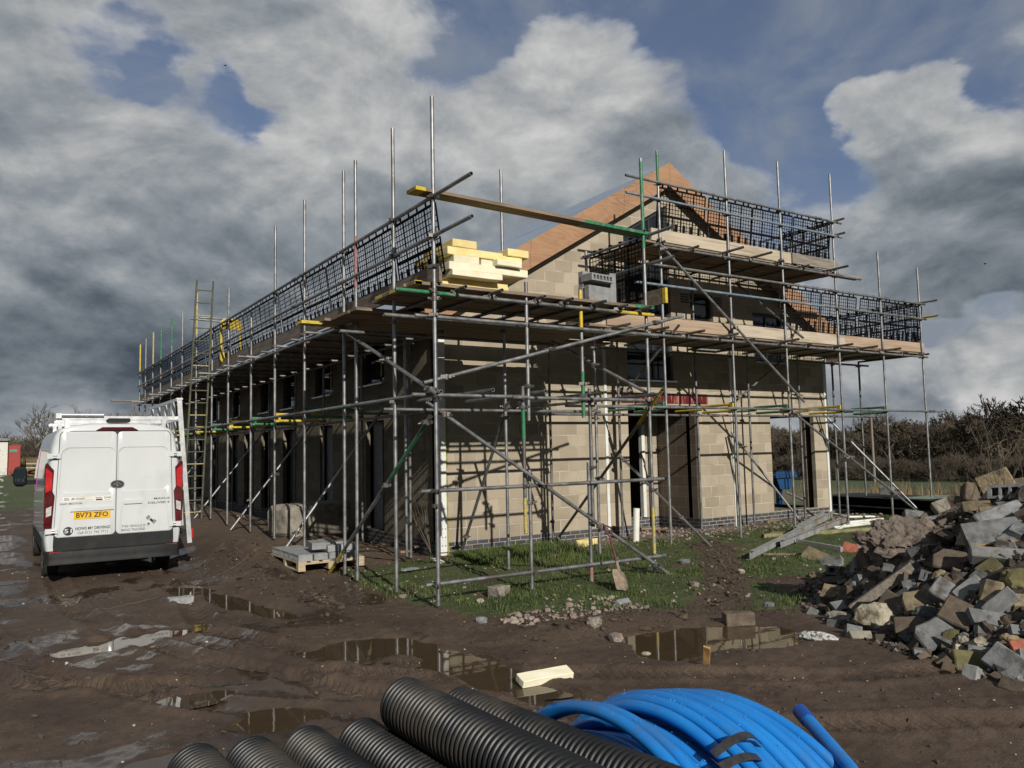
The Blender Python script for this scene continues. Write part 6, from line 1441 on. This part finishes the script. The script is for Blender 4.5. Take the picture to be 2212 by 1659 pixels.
vt('Constructionline', 662, 919, 8, 66, 'inkgrey', dl, y=VY - .0222); vt('RoSPA', 728, 903, 10, 46, 'ink', dl, bold=True, y=VY - .0222); q = vp(731, 916); MB().span((q.x - 24 * k, VY - .0216, q.z - 7 * k), (q.x + 24 * k, VY - .0213, q.z + 5 * k)).build('sticker_bar', 'ink', st_)
vt('CHAS', 791, 902, 14, 52, 'ink', dl, bold=True, y=VY - .0222); q = vp(791, 913); MB().path([(q.x + u * k, VY - .0216, q.z - (4 - (u / 11) ** 2 * 2) * k - .002) for u in range(-20, 21, 5)], .0022, 5).build('sticker_mark', 'ink', st_)
# oval maker's badge
bd = disc(864, 803, 51, 'chrome', van, VY - .02, .62, .012); disc(864, 803, 45, 'ink', bd, VY - .0325, .6, .001, 'badge_field')
p = vp(864, 803); k2 = k
for poly in ([(-38, -8), (0, 22), (38, -8), (24, -8), (0, 12), (-24, -8)], [(-14, -10), (0, 2), (14, -10), (0, -21)]):
    MB().prism(poly, V((0, -.004, 0)), V((p.x, VY - .0335, p.z)), V((k2, 0, 0)), V((0, 0, k2))).build('badge_mark', 'chrome', bd)
# satellite pictogram
p = vp(1115, 1070)
def sat(poly, dx=0, dz=0, rot=0, m='ink'):
    c, s_ = math.cos(rot), math.sin(rot); MB().prism([((x * c - z * s_) * k, (x * s_ + z * c) * k) for x, z in poly], V((0, -.0008, 0)), V((p.x + dx * k, VY - .0212, p.z + dz * k))).build('satellite_mark', m, dr)
sat([(-14, -10), (14, -10), (14, 10), (-14, 10)], 0, 2, -.75)
for sg in (-1, 1):
    for i in range(4): sat([(-17, -2), (17, -2), (17, 2), (-17, 2)], sg * (17 + i * 4.5) - 2, sg * -(2 + i * 5.0) + 2 + (14 if sg < 0 else -4), .75 if False else .85)
sat([(11 * math.cos(a), 11 * math.sin(a)) for a in np.linspace(math.pi * .75, math.pi * 1.75, 12)], -16, -24)
for r_ in (18, 24): sat([(r_ * math.cos(a), r_ * math.sin(a)) for a in np.linspace(math.pi * 1.0, math.pi * 1.4, 8)] + [((r_ - 2.5) * math.cos(a), (r_ - 2.5) * math.sin(a)) for a in np.linspace(math.pi * 1.4, math.pi * 1.0, 8)], -13, -24)
# wheels
for sx in (-1, 1):
    for yy in (1.08, 4.55):
        wh = MB(); cx = VX + sx * .86
        prof_w = [(-.11, .25), (-.115, .31), (-.09, .345), (.09, .345), (.115, .31), (.11, .25)]
        nv = 32; v = [(cx + a, VY + yy + r_ * math.cos(2 * math.pi * j / nv), VZ + .345 + r_ * math.sin(2 * math.pi * j / nv)) for a, r_ in prof_w for j in range(nv)]
        f = [(i * nv + j, i * nv + (j + 1) % nv, ((i + 1) % 6) * nv + (j + 1) % nv, ((i + 1) % 6) * nv + j) for i in range(6) for j in range(nv)]
        w_o = thing('wheel', None, None, (cx, VY + yy, VZ + .345)); w_o.parent = van; w_o.location = V((cx, VY + yy, VZ + .345)) - OFF[van.name]
        wh.add(v, f).build('tyre', 'rubber', w_o, smooth=True)
        MB().path([(cx - .1, VY + yy, VZ + .345), (cx + sx * .03, VY + yy, VZ + .345)], .245, 28).build('rim', 'alu', w_o, smooth=True)
MB().prism([(-1.0, .30), (-.80, .30), (-.80, .52), (-1.0, .52)], V((0, .012, 0)), V((VX, VY + .62, VZ))).build('mud_flap', 'rubber', van)
# door mirror, side glass, livery
mr = MB().add(*(lambda b: (([v.co[:] for v in b.verts]), [tuple(v.index for v in f_.verts) for f_ in b.faces]))(lump_bm(.24, .16, .40, 2, .6, .0, 1, 3)), MX.Translation((VX - 1.24, VY + 4.2, VZ + 1.62))).build('door_mirror', 'trim', van, smooth=True)
MB().prism(rounded(-.09, -.16, .09, .16, .05), V((0, -.006, 0)), V((VX - 1.24, VY + 4.115, VZ + 1.62))).build('mirror_glass', 'glass', mr)
MB().beam((VX - 1.14, VY + 4.2, VZ + 1.5), (VX - .96, VY + 4.25, VZ + 1.5), .05, .09).build('mirror_arm', 'trim', mr)
def side_strip(name, y0, y1, zl, m, t=.006, sx=-1):
    v = []
    for z in zl:
        x = np.interp(z, [q[1] for q in prof], [q[0] for q in prof])
        for yy in (y0(z), y1(z)): v += [(VX + sx * (x + t), VY + yy, VZ + z), (VX + sx * (x - .004), VY + yy, VZ + z)]
    f = []
    for i in range(len(zl) - 1):
        a = i * 4; b = a + 4; f += [(a, b, b + 2, a + 2), (a + 1, a + 3, b + 3, b + 1), (a, a + 1, b + 1, b), (a + 2, b + 2, b + 3, a + 3)]
    MB().add(v, f).build(name, m, van, smooth=True)
zl = [.75, .95, 1.2, 1.5, 1.8, 2.0, 2.15]
side_strip('livery_band', lambda z: 3.22 + (z - .75) * .05, lambda z: 3.36, [1.35, 1.5, 1.8, 2.0, 2.15], 'magenta')
side_strip('side_window', lambda z: 3.45, lambda z: 4.3 - (z - 1.5) * .5, [1.45, 1.7, 1.95], 'glass')
side_strip('sill_trim', lambda z: .5, lambda z: 4.0, [.46, .55, .66], 'trim', .02); side_strip('sill_trim', lambda z: .5, lambda z: 4.0, [.46, .55, .66], 'trim', .02, 1)
# roof rack, roller and side carrying frame
for yy in (.12, 1.7, 3.2):
    MB().beam((VX - .86, VY + yy, VZ + 2.61), (VX + .98, VY + yy, VZ + 2.61), .05, .06, V((0, 0, 1))).build('rack_bar', 'alu', van)
    for x in (-.72, .72): MB().span((VX + x - .03, VY + yy - .03, VZ + 2.44), (VX + x + .03, VY + yy + .03, VZ + 2.585)).build('rack_foot', 'alu', van)
MB().path([(VX - .80, VY + .05, VZ + 2.655), (VX - .2, VY + .05, VZ + 2.655)], .024, 14).build('loading_roller', 'alu', van, smooth=True)
for x in (-.84, ): MB().beam((VX + x, VY + .1, VZ + 2.63), (VX + x - .02, VY + 3.4, VZ + 2.63), .035, .05).build('rack_rail', 'alu', van)
MB().prism([(-.88, 2.60), (-.80, 2.60), (-.80, 2.68), (-.88, 2.68)], V((0, .05, 0)), V((VX, VY + .03, VZ))).build('roller_bracket', 'alu', van)
ta = vp(1322, 182, VY + .1); tb_ = vp(1397, 1236, VY + .1)
fr_ = thing('side_rack', None, None, ta); fr_.parent = van; fr_.location = ta - OFF[van.name]
dvec = tb_ - ta
for i, yy in enumerate((0, .62, 1.35, 2.1, 2.85)):
    o_ = V((0, yy, 0)); MB().beam(ta + o_, tb_ + o_ + (V((0, 0, .25)) if i else V((0, 0, 0))), .075 if i == 0 else .05, .05, V((0, 1, 0))).build('post', 'alu', fr_)
    q_ = tb_ + o_; MB().beam(V((VX + .99, q_.y, VZ + .62)), V((q_.x + .0, q_.y, VZ + .62)), .04, .06).build('bracket', 'trim', fr_)
for t in (0.0, .14, .30, .62): MB().beam(ta + dvec * t + V((-.03, -.02, 0)), ta + dvec * t + V((-.03, 2.9, 0)), .035, .05).build('rail', 'alu', fr_)
MB().beam(ta + dvec * .93 + V((-.05, 0, 0)), ta + dvec * .93 + V((-.05, 2.9, 0)), .12, .05).build('tray', 'trim', fr_)
MB().box(ta + V((0, 0, .012)), (.1, .08, .03)).build('post_cap', 'white_paint', fr_)
MB().beam((VX + .9, VY + .12, VZ + 2.61), (ta + dvec * .125), .05, .05).build('stay', 'alu', fr_)
p = vp(1413, 1165, VY + .12); MB().span((p.x - .022, p.y - .01, p.z - .08), (p.x + .022, p.y + .05, p.z + .08)).build('marker_lamp', 'taillight', fr_)

# ================================================================== far things
def branch_mesh(name, h, seed, levels=5, spread=.55, r0=.12, nb=(2, 4), up=.25, clump=1, sides=4, thin=.012, shrink=.72, trunk=.28):
    r = random.Random(seed); trunk_mb = MB(); mb = MB()
    def grow(p, d, L, rad, lv, tgt):
        k = 3 if lv > 1 else 2; pts = [p.copy()]; rs = [rad]
        for i in range(k):
            d = (d + V((r.gauss(0, .16), r.gauss(0, .16), r.gauss(0, .1) + up * .1))).normalized(); p = p + d * (L / k); pts.append(p.copy()); rs.append(max(rad * (1 - .42 * (i + 1) / k), thin * .6))
        tgt.path(pts, rs, sides if lv > 1 else 3, cap=False)
        if lv == 0: return
        for j in range(r.randint(*nb)):
            q = pts[-1] if j < 2 else pts[-2].lerp(pts[-1], r.uniform(0, .8))
            ax = V((r.gauss(0, 1), r.gauss(0, 1), r.gauss(0, .6))).normalized(); nd = (d + ax * spread * r.uniform(.7, 1.3) + V((0, 0, up * .4))).normalized()
            grow(q, nd, L * shrink * r.uniform(.75, 1.15), max(rs[-1] * r.uniform(.6, .85), thin), lv - 1, mb)
    for c in range(clump):
        base = V((r.gauss(0, .5), r.gauss(0, .5), 0)) if clump > 1 else V((0, 0, 0))
        d0 = V((r.gauss(0, .35), r.gauss(0, .35), 1)).normalized() if clump > 1 else V((r.gauss(0, .05), r.gauss(0, .05), 1)).normalized()
        grow(base - V((0, 0, .3)), d0, h * trunk * r.uniform(.85, 1.1), r0, levels, trunk_mb)
    def mk(m_b, nm):
        me = bpy.data.meshes.new(nm); me.from_pydata(m_b.v, [], m_b.f); me.update(); return me
    zmax = max(v[2] for v in mb.v); s = h / zmax
    return mk(trunk_mb, 'trunk'), mk(mb, 'crown'), s
TREES = {}
def tree_kind(key, m, **kw): a, b, s = branch_mesh(key, **kw); a.materials.append(MT[m]); b.materials.append(MT[m]); TREES[key] = (a, b, s)
tree_kind('oak', 'bark_dark', h=10, seed=3, levels=6, spread=.62, r0=.26, nb=(2, 4), up=.12, thin=.026, trunk=.2)
tree_kind('ash', 'bark_dark', h=11, seed=8, levels=6, spread=.48, r0=.22, nb=(2, 4), up=.3, thin=.026, trunk=.22)
tree_kind('alder', 'bark_red', h=9, seed=15, levels=6, spread=.42, r0=.17, nb=(2, 4), up=.34, thin=.024, trunk=.24)
tree_kind('thorn', 'bark_red', h=4.5, seed=21, levels=4, spread=.7, r0=.06, nb=(3, 4), up=.2, thin=.018, clump=6)
tree_kind('willow', 'bark', h=6, seed=33, levels=5, spread=.5, r0=.14, nb=(2, 4), up=.3, thin=.013, clump=3)
tree_kind('birch', 'bark', h=3.0, seed=41, levels=4, spread=.42, r0=.016, nb=(1, 3), up=.3, thin=.0022, clump=4)
def tree(kind, x, y, h, label, group, name='bare_tree', z=None, cat='tree', wide=1.0):
    a, b, s = TREES[kind]; z = H(x, y) if z is None else z
    r = thing(name, label, cat, (x, y, z), group); hh = {'oak': 10, 'ash': 11, 'alder': 9, 'thorn': 4.5, 'willow': 6, 'birch': 3.0}[kind]
    k = s * h / hh; r.scale = (k * wide, k * wide, k); r.rotation_euler = (0, 0, rnd.uniform(0, 6.28))
    for me in (a, b): o = bpy.data.objects.new(me.name, me); COL.objects.link(o); o.parent = r
    return r
def dirpt(px, d): v = ray(px, 980); v = v / math.hypot(v[0], v[1]); return CAM[0] + v[0] * d, CAM[1] + v[1] * d
GW = 'bare trees in the wood beyond the field'
tl = []
for i in range(46):
    px = 1655 + (2300 - 1655) * (i + .5) / 46 + rnd.uniform(-9, 9); d = rnd.choice((104, 112, 122, 134, 148)) + rnd.uniform(-4, 4); tl.append((px, d))
tl.sort()
rows = {}
for px, d in tl:
    row = 'front' if d < 109 else 'second' if d < 118 else 'middle' if d < 129 else 'fourth' if d < 142 else 'back'; rows[row] = rows.get(row, 0) + 1
    x, y = dirpt(px, d); kd = rnd.choice(('oak', 'ash', 'alder', 'oak', 'alder'))
    hh = {'oak': 7.0, 'ash': 7.6, 'alder': 6.2}[kd] * rnd.uniform(.8, 1.12) * (1 + max(0, px - 1900) / 1500)
    tree(kd, x, y, hh, f'bare winter {kd}, {ORD[rows[row] - 1]} from the left in the {row} row of the far wood', GW, wide=1.25)
# undergrowth that reads as one mass
def mass(name, pts, kind, m, kmin, kmax):
    a, b, s = TREES[kind]; V0 = np.array([v.co[:] for v in b.vertices]); F0 = np.array([p.vertices[:] for p in b.polygons if len(p.vertices) == len(b.polygons[0].vertices)])
    vs, fs = [], []
    for i, (x, y) in enumerate(pts):
        an = rg.uniform(0, 6.28); k = s * rg.uniform(kmin, kmax); c, q = math.cos(an), math.sin(an); R2 = np.array([[c, -q, 0], [q, c, 0], [0, 0, 1]])
        vs.append(V0 @ R2.T * [k * 1.2, k * 1.2, k] + [x, y, H(x, y) - .1]); fs.append(F0 + i * len(V0))
    return setp(mesh_np(name, np.concatenate(vs), np.concatenate(fs), m), kind='stuff')
pts = [dirpt(1640 + 680 * (i + .5) / 95 + rnd.uniform(-6, 6), rnd.uniform(90, 104)) for i in range(95)]
mass('undergrowth', pts, 'thorn', 'bark_red', .4, .75)
pts = [dirpt(1640 + 680 * (i + .5) / 60 + rnd.uniform(-8, 8), rnd.uniform(112, 165)) for i in range(60)]
mass('undergrowth', pts, 'alder', 'bark_dark', .45, .72)
pts = [dirpt(1640 + 680 * (i + .5) / 70, rnd.uniform(118, 175)) for i in range(70)]
mass('undergrowth', pts, 'thorn', 'bark_dark', .9, 1.4)
# bare birches and brambles just behind the heap
for i, (px, d, h) in enumerate(((2130, 19, 2.3), (2075, 21, 1.7), (2195, 17.5, 2.4), (2040, 23, 1.4), (2165, 23, 2.6))):
    x, y = dirpt(px, d); tree('birch', x, y, h, f'thin bare birch scrub, {ORD[i]} of the twiggy bushes behind the rubble heap', 'twiggy bushes behind the heap', 'bare_shrub', cat='shrub')
# telegraph pole, fence posts
x, y = dirpt(1886, 84); tp_ = thing('telegraph_pole', 'thin wooden telegraph pole standing in front of the far wood', 'pole', (x, y, H(x, y)))
MB().path([(x, y, H(x, y) - .2), (x, y, 4.3 + H(x, y) + 2.6)], [.13, .1], 10).build('pole', 'timber', tp_, smooth=True); MB().box((x, y, H(x, y) + 6.7), (.1, 1.7, .12)).build('cross_arm', 'timber', tp_)
for i, px in enumerate((1738, 1766, 1805)):
    x, y = dirpt(px, 88); r = thing('fence_post', f'{ORD[i]} pale fence post from the left at the far field edge', 'fence post', (x, y, H(x, y)), 'fence posts at the field edge'); MB().beam((x, y, H(x, y) - .1), (x, y, H(x, y) + 1.3), .12, .12, V((0, 1, 0))).build('post', 'plaster', r)
# left: shed with a red door, bushes, log pile
sx0 = gab(17, 960, 50).x; zg = H(-6, 50)
shd = thing('shed', 'whitewashed shed with a flat roof at the left edge', 'shed', (sx0 - 1.5, 51, zg))
MB().span((sx0 - 3.5, 50, zg - .2), (sx0, 54, zg + 2.25)).build('wall', 'whitewash', shd); MB().span((sx0 - 3.6, 49.8, zg + 2.25), (sx0 + .12, 54.2, zg + 2.42)).build('roof', 'conc', shd)
rd = thing('red_cabin', 'red painted timber lean to door beside the white shed', 'outbuilding', (sx0 + .5, 50.4, zg))
MB().span((sx0 + .06, 50.35, zg - .1), (sx0 + .72, 52, zg + 1.98)).build('door', 'redshed', rd); MB().span((sx0 + .12, 50.33, zg + 1.5), (sx0 + .55, 50.348, zg + 1.68)).build('sign', 'tealsign', rd); MB().span((sx0 + .03, 50.3, zg + 1.98), (sx0 + .76, 52.1, zg + 2.03)).build('roof', 'rust', rd)
GL = 'bare bushes at the left horizon'
for i, (px, d, h, k, lab) in enumerate(((72, 80, 5.8, 'willow', 'tall bare spreading willow behind the red door'), (118, 82, 3.9, 'willow', 'lower bare bush between the willow and the van'), (20, 84, 3.4, 'willow', 'small bare bush above the shed roof'), (250, 74, 5.3, 'willow', 'bare bush showing over the van roof'), (285, 80, 5.0, 'willow', 'bare bush over the van roof next to the far scaffold end'), (225, 82, 4.8, 'willow', 'bare bush just right of the loading roller on the van'))):
    x, y = dirpt(px, d); tree(k, x, y, h, lab, GL, 'bare_bush', cat='bush', wide=1.15)
pts = [dirpt(px, rnd.uniform(76, 84)) for px in range(-20, 330, 9)]
mass('undergrowth', pts, 'thorn', 'bark_dark', .35, .6)
pts = [dirpt(px, rnd.uniform(95, 140)) for px in range(-40, 420, 10)]
mass('undergrowth', pts, 'thorn', 'bark_dark', .6, 1.0)
lp = thing('log_pile', 'dark heap of old logs on the grass right of the red door', 'log pile', (*dirpt(78, 58), H(*dirpt(78, 58))))
bx_, by_ = dirpt(78, 58); zb_ = H(bx_, by_)
for i in range(9):
    a_ = rnd.uniform(-.5, .5); c_ = V((bx_ + rnd.uniform(-.9, .9), by_ + rnd.uniform(-.3, .3), zb_ + .12 + rnd.uniform(0, .45) * (1 - i / 12))); dd = V((math.cos(a_), math.sin(a_), rnd.uniform(-.2, .3))) * rnd.uniform(.4, .8)
    MB().path([c_ - dd, c_ + dd], rnd.uniform(.08, .15), 9).build('log', 'rust', lp, smooth=True)
bx_, by_ = dirpt(110, 57); zb_ = H(bx_, by_); r = thing('cut_rails', 'two pale poles lying on the dry grass by the log pile', 'poles', (bx_, by_, zb_))
for dz in (.55, .8): MB().path([(bx_ - 1.3, by_, zb_ + dz), (bx_ + 1.6, by_ + .3, zb_ + dz - .1)], .06, 8).build('pole', 'plaster', r, smooth=True)
# two small dark birds high up
for i, (px, py, lab) in enumerate(((487, 142, 'tiny dark bird high in the clouds at the left'), (2128, 570, 'tiny dark bird against the grey cloud at the right'))):
    p = at_d(px, py, 60); mb = MB(); bv_ = lump_bm(.34, .12, .11, 1, 0, 0, 1, 2); mb.add([v.co[:] for v in bv_.verts], [tuple(v.index for v in f_.verts) for f_ in bv_.faces]); bv_.free()
    for s_ in (-1, 1): mb.add([(.06, s_ * .03, .02), (.02, s_ * .22, .12), (-.03, s_ * .4, .08), (-.08, s_ * .2, .09), (-.09, s_ * .03, .01)], [(0, 1, 2, 3, 4)]); mb.add([(.06, s_ * .03, .014), (.02, s_ * .22, .112), (-.03, s_ * .4, .074), (-.08, s_ * .2, .082), (-.09, s_ * .03, .004)], [(4, 3, 2, 1, 0)])
    mb.add([(-.15, .03, 0), (-.27, .06, 0), (-.27, -.06, 0), (-.15, -.03, 0)], [(0, 1, 2, 3)])
    o = mb.build('bird', 'ink', None); o.location = p; o.scale = (.5, .5, .5); o.rotation_euler = (0, 0, rnd.uniform(0, 3)); setp(o, lab, 'bird')
